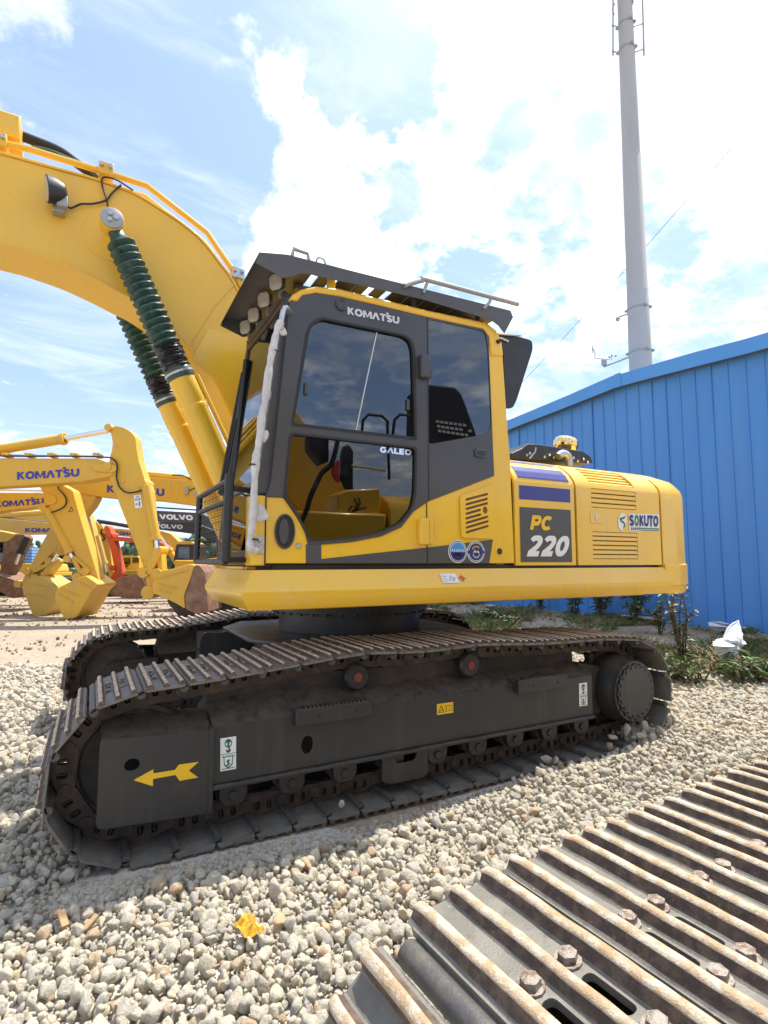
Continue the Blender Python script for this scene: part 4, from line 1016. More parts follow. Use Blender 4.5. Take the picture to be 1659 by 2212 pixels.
def seal_blue(mb, P):
    mb.add([P(*p) for p in ring_pts(0, 0, .8, .8, 20, -math.pi * .98, -math.pi * .02)], [tuple(range(21))], 1)
    for k in range(6): x = -.6 + .24 * k; stroke(mb, P, [(x - .08, .12), (x + .08, .12)], .03); stroke(mb, P, [(x, .20), (x, -.02)], .03); stroke(mb, P, [(x - .08, .02), (x + .08, .02)], .02)
    for k in range(3): x = -.26 + .26 * k; stroke(mb, P, [(x - .09, -.16), (x + .09, -.16), (x + .09, -.36), (x - .09, -.36), (x - .09, -.16)], .025, 2); stroke(mb, P, [(x, -.16), (x, -.36)], .02, 2)
    for k in range(9): a = math.radians(205 + 16 * k); stroke(mb, P, [(.62 * math.cos(a) - .04, .62 * math.sin(a)), (.62 * math.cos(a) + .04, .62 * math.sin(a))], .04)
def seal_navy(mb, P):
    for k in range(4): a = math.radians(140 - 27 * k); x, y = .5 * math.cos(a), .5 * math.sin(a); stroke(mb, P, [(x - .09, y), (x + .09, y)], .035, 3); stroke(mb, P, [(x, y + .09), (x, y - .09)], .035, 3)
    stroke(mb, P, ring_pts(0, -.02, .86, .86, 6, math.radians(-12), math.radians(12)), .06); stroke(mb, P, ring_pts(0, -.02, .86, .86, 6, math.radians(168), math.radians(192)), .06)
    stroke(mb, P, [(-.3, -.1), (-.15, .15), (0, -.05), (.2, .1), (.3, -.12)], .05); stroke(mb, P, ring_pts(0, -.05, .45, .42, 8, math.radians(210), math.radians(330)), .04); stroke(mb, P, [(-.2, -.5), (.2, -.5)], .05)
seal(374, 632, .078, ['decal_white', 'decal_navy', 'decal_sky'], 'round_seal', 'round light blue sticker on the grey stripe', seal_blue)
seal(559, 636, .076, ['decal_white', 'decal_navy', 'decal_navy', 'decal_yellow'], 'round_seal', 'round navy sticker beside the light blue one', seal_navy)
# cab front: corner piece, lower window, windshield, far side
fx = lambda z: .815 + .02 * (z - 1.43) if z < 1.83 else .83 + (z - 1.83) * .115
XF = .872
mb = MB(); mb.prism([(XF + .004, YS + .002), (XF + .004, YS + .10), (.80, YS + .16), (.785, YS + .10), (.80, YS + .035), (.835, YS + .008)], 1.43, 1.832, 'z'); mb.build('corner_panel', ['yellow'], cab, bevel=.008)
mb = MB(); mb.prism([(.795, YS + .15), (.83, YS + .15), (.83, YB - .05), (.795, YB - .05)], 1.43, 1.52, 'z'); mb.build('front_sill', ['cab_grey'], cab, bevel=.006)
def quad(mb, pts, t=(.005, 0, 0), mi=0):
    t = Vector(t); a = [Vector(p) for p in pts]; mb.add(a + [p + t for p in a], [(0, 1, 2, 3), (7, 6, 5, 4), (0, 4, 5, 1), (1, 5, 6, 2), (2, 6, 7, 3), (3, 7, 4, 0)], mi); return mb
mb = MB(); quad(mb, [(.80, YS + .15, 1.52), (.80, YB - .06, 1.52), (.845, YB - .06, 1.92), (.845, YS + .12, 1.92)]); mb.build('front_lower_glass', ['glass_front'], cab)
mb = MB(); quad(mb, [(.85, YS + .09, 1.92), (.85, YB - .06, 1.92), (.985, YB - .06, 3.06), (.985, YS + .09, 3.06)]); ws = mb.build('windshield', ['glass_front'], cab)
for yy0, yy1, nm, mt in ((YS + .03, YS + .10, 'front_pillar', 'cab_grey'), (YB - .09, YB - .005, 'front_pillar', 'black')):
    mb = MB(); mb.prism([(.82, 1.84), (.93, 1.84), (1.06, 3.02), (1.06, 3.11), (.975, 3.07)], yy0, yy1, 'y'); mb.build(nm, [mt], cab, bevel=.012)
mb = MB(); mb.prism([(.80, 1.45), (.87, 1.45), (.93, 1.86), (.83, 1.86)], YB - .09, YB - .005, 'y'); mb.build('front_pillar', ['black'], cab, bevel=.01)
mb = MB(); mb.bar((.845, YS + .08, 1.915), (.845, YB - .05, 1.915), .03, .035); mb.build('windshield_bar', ['cab_grey'], cab, bevel=.004)
mb = MB(); mb.bar((1.00, YS + .05, 3.07), (1.00, YB - .03, 3.07), .06, .07); mb.build('header_bar', ['brown_metal'], cab, bevel=.01)
far = xz(c2, YS, [(262, 1652), (268, 1312), (292, 1240), (389, 318), (452, 292), (640, 298), (1085, 402), (1370, 462), (1398, 500), (1425, 1206), (1440, 1652)])
fh1 = rounded([(1.02, 2.02), (1.62, 2.02), (1.62, 2.98), (1.12, 2.98)], .04); fh2 = rounded([(1.70, 2.02), (2.44, 2.02), (2.40, 3.02), (1.70, 3.0)], .04)
mb = MB(); mb.prism(far, YB - .045, YB - .005, 'y', holes=[fh1, fh2]); fs = mb.build('far_side', ['cab_grey'], cab)
for h in (fh1, fh2): mb = MB(); mb.prism(h, YB - .03, YB - .025, 'y'); mb.build('window_glass', ['glass_front'], fs)
# rear wall with its window, floor, interior
xr0, xr1 = 2.60, 2.665
hole = rounded([(YS + .12, 2.15), (YB - .12, 2.15), (YB - .12, 2.98), (YS + .12, 2.98)], .05)
mb = MB(); mb.prism([(YS + .05, 1.43), (YB - .02, 1.43), (YB - .02, 3.10), (YS + .05, 3.10)], xr0, xr1, 'x', holes=[hole]); rw = mb.build('rear_wall', ['yellow'], cab)
mb = MB(); mb.prism(hole, xr0 + .02, xr0 + .025, 'x'); mb.build('window_glass', ['glass_front'], rw)
mb = MB(); mb.box(.84, 2.60, YS + .055, YB - .05, 1.42, 1.47); mb.build('cab_floor', ['black'], cab)
mb = MB(); mb.prism(rounded([(2.02, 1.95), (2.14, 1.95), (2.42, 2.56), (2.40, 2.66), (2.30, 2.68), (2.20, 2.52)], .04), YS + .26, YS + .72, 'y'); mb.prism(rounded([(1.55, 1.86), (2.10, 1.86), (2.12, 2.0), (1.55, 2.0)], .04), YS + .24, YS + .74, 'y')
mb.prism([(1.62, 1.47), (2.0, 1.47), (2.0, 1.86), (1.62, 1.86)], YS + .30, YS + .68, 'y'); stt = mb.build('operator_seat', ['seat'], cab, bevel=.03)
mb = MB(); mb.prism(rounded([(2.33, 2.58), (2.44, 2.58), (2.46, 2.80), (2.37, 2.80)], .03), YS + .34, YS + .64, 'y'); mb.build('headrest', ['seat'], stt, bevel=.02)
mb = MB()
for k in range(4):
    for j in range(3): a = 2.08 + .052 * k; b = 2.10 + .048 * j; mb.box(a + .03 * j, a + .03 * j + .036, YS + .20, YS + .205, b, b + .030)
for sg in (): pass
lb = mb.build('seat_label', ['logo_silver'], stt, kind='stuff', label='pale grid label on the side of the seat back')
for yy in (YS + .18, YS + .76):
    mb = MB(); mb.prism(rounded([(1.50, 1.98), (2.10, 1.98), (2.14, 2.10), (1.50, 2.12)], .03), yy - .05, yy + .05, 'y'); mb.build('console', ['black'], stt, bevel=.01)
    mb = MB(); mb.tube([(1.56, yy, 2.1), (1.54, yy, 2.2), (1.50, yy, 2.28)], [.012, .012, .022], 8); mb.build('joystick', ['rubber'], stt)
mb = MB(); mb.prism([(1.0, 1.47), (1.12, 1.47), (1.16, 2.25), (1.08, 2.25)], YB - .22, YB - .08, 'y'); mb.build('monitor_post', ['black'], cab, bevel=.01)
for yy in (YS + .42, YS + .58): mb = MB(); mb.tube([(1.28, yy, 1.48), (1.24, yy, 1.8), (1.20, yy, 2.05), (1.24, yy, 2.12)], .012, 8); mb.build('travel_lever', ['rubber'], cab)
# wiper and dark trim on the far pillar
mb = MB(); mb.bar((.88, YB - .16, 2.05), (.965, YB - .10, 2.95), .03, .05); mb.tube([(.86, YB - .10, 1.98), (.82, YB - .06, 1.94), (.84, YB - .02, 2.04), (.90, YB - .08, 2.5)], .012, 6); mb.build('wiper', ['rubber'], cab)
mb = MB(); mb.prism([(.80, 1.95), (.86, 1.93), (.99, 2.86), (.95, 2.90)], YB - .005, YB + .04, 'y'); mb.build('pillar_trim', ['rubber'], cab, bevel=.01)

# handrail by the door, wrapped in film
def wr(x, y, Y=2.99): return pxy(*c2(x, y), Y)
path = [wr(345, 425), wr(330, 450), wr(316, 500), wr(302, 570), wr(290, 620), wr(276, 720), wr(264, 830), wr(248, 900), wr(238, 1000), wr(222, 1090), wr(215, 1150), wr(208, 1280), wr(202, 1400), wr(192, 1500), wr(188, 1560), wr(200, 1588), wr(225, 1580)]
path = smooth_poly(path, 5); rr = random.Random(3)
rads = [.0215 + .0030 * math.sin(i * .55) + .0018 * math.sin(i * 1.4) + rr.uniform(-.0008, .0008) for i in range(len(path))]
hr = MB(); hr.tube(path, rads, 12); hrail = hr.build('wrapped_handrail', ['wrap'], cab, label='handrail wrapped in whitish film beside the door')
def flap(pts, name='film_flap'):
    q = [wr(*p) for p in pts]; mb = MB(); n = len(q)
    mb.add([p + Vector((0, -.010, 0)) for p in q] + [p + Vector((.006, .012, 0)) for p in q], [tuple(range(n)), tuple(reversed(range(n, 2 * n)))] + [(i, (i + 1) % n, n + (i + 1) % n, n + i) for i in range(n)])
    fo = mb.build(name, ['wrap'], hrail, smooth=80); sb = fo.modifiers.new('soft', 'SUBSURF'); sb.levels = 2; sb.render_levels = 2
flap([(318, 425), (352, 432), (372, 470), (380, 496), (340, 500), (322, 470)])
flap([(252, 950), (292, 985), (272, 1030), (240, 1060)]); flap([(215, 1320), (262, 1360), (268, 1392), (298, 1428), (240, 1440), (205, 1460)]); flap([(290, 740), (298, 800), (270, 850), (262, 800)])
for a, b in ((305, 572), (205, 1152), (206, 1530)):
    p = wr(a, b); mb = MB(); mb.lathe([(.024, -.004), (.026, 0), (.024, .004)], p, (path[20] - path[60]).normalized(), 12); mb.build('tie', ['rubber'], hrail)
mb = MB(); p = wr(380, 360, 3.03); p2 = wr(345, 425); mb.tube(smooth_poly([p + Vector((.03, .05, .0)), p, p + Vector((-.03, -.02, -.01)), p2, p2 + Vector((0, 0, -.05))], 4), .017, 10); mb.build('handrail_end', ['zinc'], hrail)
mb = MB(); p = wr(232, 1560, 3.05); mb.box(p.x - .02, p.x + .03, p.y - .01, p.y + .03, p.z - .05, p.z + .05); mb.cyl(p + Vector((0, -.012, .03)), p + Vector((0, -.03, .03)), .014, n=8); mb.cyl(p + Vector((0, -.012, -.02)), p + Vector((0, -.03, -.02)), .016, n=8); mb.build('handrail_foot', ['zinc'], hrail, bevel=.006)

# mesh guard before the lower front window
gx, gy0, gy1, gz0, gz1 = .665, YS + .05, YS + .87, 1.452, 1.93
def gp(y, z): return Vector((gx - .03 * (y - gy0) + .02 * (z - gz0), y, z))
mb = MB(); mb.tube([gp(gy0, gz0 + .0), gp(gy0, gz1 + .02)], .026, 10)
gd = mb.build('front_guard', ['black'], cab, label='black mesh guard over the lower front window')
for nm, a, b in (('guard_rail', (gy0, gz1 - .015), (gy1, gz1 - .03)), ('guard_rail', (gy0, gz0), (gy1, gz0)), ('guard_post', (gy1, gz0), (gy1, gz1 - .03)), ('guard_rail', (gy0, gz1 - .13), (gy1, gz1 - .14))):
    mb = MB(); mb.tube([gp(*a), gp(*b)], .018 if nm == 'guard_rail' else .022, 8); mb.build(nm, ['black'], gd)
mb = MB()
for k in range(11): z = gz0 + .03 + (gz1 - gz0 - .07) * k / 10; mb.tube([gp(gy0, z), gp(gy1, z)], .0021, 5)
for k in range(14): y = gy0 + .14 + (gy1 - gy0 - .30) * k / 13; mb.tube([gp(y, gz0), gp(y, gz1 - .03)], .0011, 4)
for k in range(24): z = gz0 + .02 + (gz1 - gz0 - .06) * (k + .5) / 24; mb.tube([gp(gy0 + .14, z), gp(gy1 - .16, z)], .0011, 4)
mb.build('guard_mesh', ['black'], gd, kind='stuff')
for z in (gz0 + .01, gz1 - .06):
    mb = MB(); mb.tube([gp(gy0, z), (.82, YS + .12, z)], .017, 8); mb.build('guard_bracket', ['black'], gd)

# ---- roof guard with visor and lamps
YG0, YG1 = 3.02, 3.995
side = xz(r2, YG0, [(565, 100), (940, 130)]) + xz(c4, YG0, [(540, 325), (1420, 545), (1440, 600), (1370, 730), (1320, 665), (1262, 622), (700, 452), (240, 345)]) + xz(r2, YG0, [(1400, 430), (1220, 378), (1110, 376), (1000, 420), (880, 440), (822, 405), (520, 235)])
mb = MB(); mb.prism(side, YG0, YG0 + .006, 'y'); rg = mb.build('roof_guard', ['guard_grey'], E_, label='dark grey guard with slats over the cab roof')
mb = MB(); mb.prism(side, YG1 - .006, YG1, 'y'); mb.build('guard_side', ['guard_grey'], rg)
vt, vb, vi = side[0], side[-1], xz(r2, YG0, [(822, 405)])[0]
mb = MB(); quad(mb, [(vt[0], YG0 + .006, vt[1]), (vt[0], YG1 - .006, vt[1]), (vb[0] - .01, YG1 - .006, vb[1]), (vb[0] - .01, YG0 + .006, vb[1])]); mb.build('visor_lip', ['guard_grey'], rg)
mb = MB(); quad(mb, [(vt[0] + .002, YG0 + .006, vt[1] - .004), (vt[0] + .002, YG1 - .006, vt[1] - .004), (vt[0] + .36, YG1 - .006, vt[1] + .012), (vt[0] + .36, YG0 + .006, vt[1] + .012)], (0, 0, -.006)); mb.build('visor_plate', ['guard_grey'], rg)
ztop = lambda x: 3.262 + (x - 1.0) * .030
for k in range(11):
    x = 1.20 + k * .132
    wd = .080 if k in (0, 2, 3) else .124
    mb = MB(); mb.box(x, x + wd, YG0 + .006, YG1 - .006, ztop(x) - .012, ztop(x)); mb.build('slat', ['guard_grey'], rg, bevel=.002)
for yy in (YG0 + .26, YG1 - .26):
    mb = MB(); mb.bar((vt[0] + .3, yy, ztop(1.1) - .035), (2.62, yy, ztop(2.62) - .035), .05, .03); mb.build('guard_beam', ['guard_grey'], rg, bevel=.004)
for x in (1.28, 1.90, 2.45):
    for yy in (YG0 + .10, YG1 - .10):
        mb = MB(); mb.cyl((x, yy, 3.10 + .01 * x), (x, yy, ztop(x) - .012), .028 if x < 1.5 else .018, n=12); mb.build('guard_foot', ['yellow' if x < 1.5 else 'guard_grey'], rg)
pc = [pxy(*c4(*p), YG0 - .012) for p in ((540, 340), (620, 312), (700, 292), (745, 294), (1480, 492))]
mb = MB(); mb.tube(smooth_poly(pc, 4), .0165, 10); gh = mb.build('guard_handrail', ['galv'], rg)
for a, b in (((738, 300), (700, 400)), ((1260, 440), (1195, 530))):
    mb = MB(); mb.tube([pxy(*c4(*a), YG0 - .012), pxy(*c4(a[0] - 18, a[1] + 40), YG0 - .008), pxy(*c4(*b), YG0 - .004)], .011, 8); mb.build('handrail_post', ['galv'], gh)
h = xz(r2, YG0 + .02, [(1005, 150), (1030, 45), (1215, 105), (1232, 200)])
mb = MB(); mb.tube([(x, YG0 + .03, z) for x, z in h], .012, 8); mb.build('lifting_loop', ['galv'], rg)
c = pxy(*r2(1380, 240), YG0 + .02); mb = MB(); mb.tube([(c.x + .03 * math.cos(t), c.y, c.z + .035 * math.sin(t)) for t in [math.pi * k / 8 for k in range(9)]], .006, 6); mb.build('lifting_eye', ['galv'], rg)
pA, pB = pxy(*r2(905, 650), YS + .06), pxy(*r2(430, 1290), YB - .10)
mb = MB(); mb.tube([pA, pB], .020, 10); lbar = mb.build('lamp_bar', ['brown_metal'], rg)
for (px, py), t in (((815, 585), .05), ((660, 805), .36), ((520, 1005), .66), ((385, 1175), .93)):
    c = pA.lerp(pB, t) + Vector((-.045, 0, .085))
    mb = MB(); n = Vector((-.80, -.58, -.12)).normalized(); s2 = n.cross(Vector((0, 0, 1))).normalized(); u2 = s2.cross(n)
    def rr_(w, d): return [c + n * d + s2 * (w * a) + u2 * (w * b * 1.05) for a, b in ((-1, -.62), (-.62, -1), (.62, -1), (1, -.62), (1, .62), (.62, 1), (-.62, 1), (-1, .62))]
    mb.loft([rr_(.022, -.06), rr_(.045, -.035), rr_(.050, 0)]); lm = mb.build('work_lamp', ['black'], rg)
    mb = MB(); mb.loft([rr_(.046, .001), rr_(.044, .007)]); mb.build('lens', ['lamp_lens'], lm)
    mb = MB(); mb.box(c.x + .02, c.x + .05, c.y - .012, c.y + .012, c.z - .10, c.z - .03); mb.build('lamp_bracket', ['zinc'], lm)
for y in (YS + .10, YB - .12):
    mb = MB(); mb.bar((pA.lerp(pB, (y - pA.y) / (pB.y - pA.y))), (.99, y, 3.06), .03, .012); mb.build('bar_bracket', ['brown_metal'], lbar)
# dark panel standing behind the cab
pan = rounded(xz(c4, YS + .10, [(1318, 728), (1500, 758), (1600, 790), (1606, 862), (1470, 1290), (1440, 1348), (1375, 1348), (1360, 880)]), [.01, .05, .06, .05, .1, .02, .02, .02])
mb = MB(); mb.prism(pan, YS + .10, YS + .13, 'y'); pn = mb.build('rear_side_panel', ['black'], E_, bevel=.008, label='dark rounded panel standing behind the cab')
mb = MB(); a, b = pxy(*c4(1310, 738), YS + .09), pxy(*c4(1500, 750), YS + .09); mb.tube([a, b], .009, 8); a, b = pxy(*c4(1330, 768), YS + .09), pxy(*c4(1400, 800), YS + .09); mb.tube([a, b], .008, 8); mb.build('panel_bracket', ['zinc'], pn)
c = pxy(*c4(1318, 800), YS - .02); mb = MB(); mb.cyl((c.x, YS + .01, c.z), (c.x, YS - .03, c.z), .016, n=12); mb.build('rubber_stop', ['rubber'], cab)

# ---- engine hood and counterweight
prof = [(YS, 1.425), (YS, pxy(*h2(950, 1000), YS).z), (YS, pxy(*h2(950, 822), YS).z), (YS, pxy(*h2(950, 668), YS).z), (YS, pxy(*h2(950, 544), YS).z), (YS + .012, 2.085), (YS + .045, 2.135), (YS + .10, 2.185), (YS + .165, 2.228), (YS + .25, 2.262), (YS + .34, 2.278)]
def hood_sheet(xs_, skip, name, mat, extra=None):
    mb = MB(); pr_ = prof
    for i, x in enumerate(xs_):
        for y, z in pr_: mb.v.append((x, y, z))
    m = len(pr_)
    for i in range(len(xs_) - 1):
        for k in range(m - 1):
            if (i, k) in skip: continue
            mb.f.append((i * m + k, i * m + k + 1, (i + 1) * m + k + 1, (i + 1) * m + k)); mb.m.append(0)
    o = mb.build(name, [mat], E_, smooth=30, recalc=False)
    s = o.modifiers.new('thickness', 'SOLIDIFY'); s.thickness = .022; s.offset = 1
    return o
x1a, x1b, x2a, x2b = 2.735, 3.348, 3.374, 4.388
fp = hood_sheet([x1a, 2.95, 3.15, x1b], set(), 'side_door', 'yellow')
lx0, lx1 = pxy(*h2(798, 605), YS).x, pxy(*h2(1093, 605), YS).x
ed = hood_sheet([x2a, lx0, lx1, x2b], {(1, 1), (1, 3), (1, 5), (1, 6), (1, 7)}, 'engine_door', 'yellow')
mb = MB(); mb.prism([(YS + .05, 1.40), (YS + .05, 2.05), (YS + .10, 2.14), (YS + .20, 2.215), (YS + .34, 2.25), (5.85, 2.25), (5.95, 2.1), (5.95, 1.40)], 2.74, 4.40, 'x'); mb.build('engine_bay', ['black'], E_)
mb = MB(); mb.prism([(YS + .338, 2.256), (YS + .338, 2.279), (5.80, 2.279), (5.80, 2.256)], 2.735, 4.395, 'x'); top = mb.build('hood_top', ['yellow'], E_, bevel=.006)
def slats(i0, n, name='louvre_slat', tilt=.5, ya=0, pts=None):
    (ya_, za), (yb_, zb) = pts
    for k in range(n):
        t = (k + .5) / n; y = ya_ + (yb_ - ya_) * t; z = za + (zb - za) * t; hh = (Vector((ya_, za)) - Vector((yb_, zb))).length / n
        nrm = Vector((0, -(zb - za), (yb_ - ya_))).normalized()          # outward
        up = Vector((0, yb_ - ya_, zb - za)).normalized()
        mb = MB(); c = Vector(((lx0 + lx1) / 2, y, z)) - nrm * .008
        ax = Vector(((lx1 - lx0) / 2 - .002, 0, 0)); ay = (up * .55 * hh + nrm * -.006); az = (nrm * .0055 + up * .002)
        mb.obox(c, ax, ay * .70, az); mb.build(name, ['yellow'], ed, bevel=.002)
slats(0, 6, pts=(prof[1], prof[2])); slats(0, 4, pts=(prof[3], prof[4])); slats(0, 5, pts=(prof[5], prof[8]))
# latch plate
a, b = pxy(*h2(788, 690), YS), pxy(*h2(866, 765), YS); mb = MB(); mb.prism(rounded([(a.x, b.z), (b.x, b.z), (b.x, a.z), (a.x, a.z)], .008), YS - .006, YS + .002, 'y'); lt = mb.build('door_latch', ['yellow'], ed, bevel=.003)
c = (a + b) / 2; mb = MB(); mb.prism([(c.x - .006, c.z - .03), (c.x + .012, c.z - .015), (c.x + .012, c.z + .03), (c.x - .01, c.z + .026), (c.x - .014, c.z)], YS - .010, YS - .006, 'y'); mb.build('key_cover', ['zinc'], lt)
# painted stripes and number plate on the side door
def band(px0, px1, ztop_, zbot_, y_off, name, mat, xa, xb):
    """a strip that follows the hood's section between two heights"""
    pts = []
    for (ya_, za), (yb_, zb) in zip(prof[:-1], prof[1:]):
        for k in range(6): t = k / 6; pts.append((ya_ + (yb_ - ya_) * t, za + (zb - za) * t))
    pts.append(prof[-1]); pts = [p for p in pts if zbot_ <= p[1] <= ztop_]
    mb = MB()
    for x in (xa, xb):
        for i, (y, z) in enumerate(pts):
            a_ = Vector(pts[max(0, i - 1)]); b_ = Vector(pts[min(len(pts) - 1, i + 1)]); d = (b_ - a_).normalized()
            mb.v.append((x, y - d[1] * y_off, z + d[0] * y_off))
    m = len(pts)
    for k in range(m - 1): mb.f.append((k, k + 1, m + k + 1, m + k)); mb.m.append(0)
    return mb.build(name, [mat], fp, recalc=False)
bx0, bx1 = x1a + .045, x1b - .045
zA, zB = pxy(*h2(490, 640), YS).z, pxy(*h2(500, 1022), YS).z
band(0, 0, zA, zB, .003, 'number_plate', 'decal_grey', bx0, bx1)
zC, zD = pxy(*h2(490, 618), YS).z, pxy(*h2(490, 520), YS).z
band(0, 0, zD, zC, .003, 'blue_stripe', 'decal_blue', bx0, bx1)
band(0, 0, 2.178, 2.075, .003, 'blue_stripe', 'decal_blue', bx0, bx1); band(0, 0, 2.250, 2.215, .003, 'blue_stripe', 'decal_blue', bx0, bx1)
yl = YS - .006
def text_px(body, tl, tr, br, bl, f, y, mat, parent, bold=.03, shear=0.0, name='lettering', label=None):
    q = [pxy(*f(*p), y) for p in (tl, tr, br, bl)]; ex = q[2] - q[3]; ey = q[0] - q[3]
    mb = MB(); mb.text(body, q[3], ex, ey, ex.length, ey.length, bold=bold, shear=shear); return mb.build(name, [mat], parent, recalc=False, label=label)
text_px('PC', (400, 708), (540, 714), (532, 812), (392, 806), h2, yl, 'decal_yellow', fp, .045, .12)
text_px('220', (392, 842), (658, 846), (640, 982), (370, 982), h2, yl, 'decal_white', fp, .045, .16)
# dealer's sign
text_px('S', (1050, 706), (1080, 707), (1080, 782), (1050, 780), h2, yl, 'decal_navy', ed, .03)
text_px('O', (1084, 707), (1112, 708), (1112, 783), (1084, 782), h2, yl, 'decal_green', ed, .03)
text_px('KUTO', (1117, 708), (1241, 711), (1241, 786), (1117, 783), h2, yl, 'decal_navy', ed, .03)
q = [pxy(*h2(*p), YS - .0035) for p in ((1044, 698), (1246, 703), (1246, 818), (1050, 814))]
mb = MB(); mb.add(q, [(0, 1, 2, 3)]); sg = mb.build('dealer_sign', ['decal_white'], ed, recalc=False, label='white dealer sign with dark letters on the engine door')
mb = MB()
def Psg(a, b): return q[3] + (q[2] - q[3]) * a + (q[0] - q[3]) * b + Vector((0, -.0025, 0))
stroke(mb, Psg, [(.38, .16), (.98, .16)], .035, 0); stroke(mb, Psg, [(.38, .06), (.98, .06)], .022, 1)
for k in range(5): x = .05 + .065 * k; stroke(mb, Psg, [(x, .16), (x + .05, .16)], .012, 1); stroke(mb, Psg, [(x + .03, .22), (x + .02, .05)], .010, 1); stroke(mb, Psg, [(x, .08), (x + .045, .10)], .009, 1)
mb.build('print', ['decal_green', 'decal_navy'], sg, recalc=False)
c = pxy(*h2(1003, 752), YS - .004); mb = MB()
mb.add([Vector((c.x + .052 * math.cos(t) + .012 * math.sin(t), YS - .004, c.z + .072 * math.sin(t))) for t in [2 * math.pi * k / 28 for k in range(28)]], [tuple(range(28))]); em = mb.build('dealer_emblem', ['decal_white'], ed, recalc=False)
def Pem(a, b): return Vector((c.x + .052 * a, YS - .0065, c.z + .072 * b))
mb = MB(); stroke(mb, Pem, [(.62, .55), (.1, .38), (-.45, .30), (-.3, .05), (.35, -.12), (.55, -.4), (.25, -.7)], .11); mb.build('print', ['decal_green'], em, recalc=False)
# counterweight: same section, rounded in plan towards the back
def cw_ring(x, y_in, k):                                        # y_in: how far the side has drawn in; k scales the top
    pts = [(x, YS + y_in - .018, 1.245), (x, YS + y_in - .018, 1.428), (x, YS + y_in - .002, 1.434), (x, YS + y_in - .002, 2.05), (x, YS + y_in + .02, 2.11), (x, YS + y_in + .10, 2.19), (x, YS + y_in + .30, 2.272)]
    half = [Vector(p) for p in pts]; return [tuple(p) for p in half] + [(p.x, 9.08 - p.y, p.z) for p in reversed(half)]
rings = []
for x, yi in ((4.412, 0), (4.60, .004), (4.72, .025), (4.84, .08), (4.95, .19), (5.02, .34), (5.07, .60), (5.085, .95)): rings.append(cw_ring(x, yi, 1))
def low_(r, dz): return r
mb = MB(); mb.loft(rings); cwt = mb.build('counterweight', ['yellow'], E_, smooth=30, bevel=.012)
rings = []
for x, yi in ((4.455, .03), (4.62, .02), (4.74, .045), (4.85, .10), (4.95, .20), (5.02, .36), (5.06, .62), (5.07, .95)): rings.append([(x, YS + yi, 1.175), (x, YS + yi - .012, 1.20), (x, YS + yi - .012, 1.246), (x, 9.08 - YS - yi, 1.246), (x, 9.08 - YS - yi, 1.175)])
mb = MB(); mb.loft(rings); mb.build('counterweight_foot', ['yellow'], cwt, smooth=30)
# exhaust cover, chrome elbow and bowl on the hood
hy = YS + .55
cvp = rounded(xz(h2, hy, [(272, 300), (345, 265), (375, 238), (440, 240), (740, 285), (790, 318), (812, 362), (795, 368), (272, 335)]), .01)
mb = MB(); mb.prism(cvp, hy, hy + .60, 'y'); ex_ = mb.build('exhaust_cover', ['black'], E_, bevel=.012)
for px_ in ((373, 312), (392, 300), (490, 325), (522, 312), (552, 330), (682, 330), (710, 352), (748, 340), (776, 360)):
    c = pxy(*h2(*px_), hy - .003); mb = MB(); mb.lathe([(.014, 0), (.010, .006)], c, (0, -1, 0), 10); mb.build('bolt', ['zinc'], ex_)
pe = [pxy(*h2(*p), hy - .07) for p in ((578, 322), (600, 305), (630, 308), (650, 335), (652, 385))]
mb = MB(); mb.tube(smooth_poly(pe, 4), .035, 14); mb.build('exhaust_elbow', ['zinc'], ex_)
mb = MB(); mb.tube([pxy(*h2(*p), hy - .05) for p in ((432, 262), (428, 290), (390, 335))], .007, 6); mb.build('wire_stay', ['zinc'], ex_)
cb = pxy(*h2(632, 236), hy + .3); mb = MB(); mb.lathe([(.03, -.11), (.075, -.10), (.108, -.068), (.124, -.025), (.126, .008), (.112, .042), (.082, .064), (.035, .075), (.01, .077)], cb, (.15, -.2, 1), 28); mb.build('exhaust_bowl', ['chrome_yellow_reflection'], ex_)
mb = MB(); mb.cyl(cb + Vector((0, 0, -.25)), cb, .05, n=14); mb.build('exhaust_stack', ['black'], ex_)
# far front of the deck: toolbox and tank on the other side
mb = MB(); mb.box(1.30, 2.72, 5.05, 5.92, 1.39, 2.12); mb.build('fuel_tank', ['yellow'], E_, bevel=.03)
mb = MB(); mb.box(1.65, 2.70, 4.12, 5.04, 1.39, 1.62); mb.build('boom_floor', ['black'], E_)

# ---- boom, cylinders, lamp, lines
B0, B1 = 4.35, 4.79
topo = [(-3.9, 3.60), (-3.3, 3.86), (-2.3, 4.12), (-1.4, 4.235), (-.675, 4.252), (-.40, 4.256), (-.085, 4.262), (.16, 4.24), (.344, 4.177), (.513, 4.105), (.665, 4.012), (.811, 3.861), (.94, 3.70), (1.20, 3.22), (1.48, 2.55), (1.62, 2.05)]
bot = [(1.36, 1.78), (1.22, 1.98), (1.06, 2.40), (.92, 2.68), (.78, 2.93), (.62, 3.13), (.42, 3.29), (.213, 3.414), (.057, 3.471), (-.093, 3.526), (-.285, 3.583), (-.468, 3.616), (-.642, 3.634), (-1.4, 3.66), (-2.3, 3.60), (-3.3, 3.42), (-3.85, 3.32)]
tp = [(q.x, q.y) for q in smooth_poly([Vector(p) for p in topo], 4)]; bt = [(q.x, q.y) for q in smooth_poly([Vector(p) for p in bot], 4)]
mb = MB(); mb.prism(tp + [(1.66, 1.85), (1.58, 1.72), (1.44, 1.70)] + bt, B0 + .012, B1 - .012, 'y'); boom = mb.build('boom', ['yellow_boom'], E_, bevel=.005)
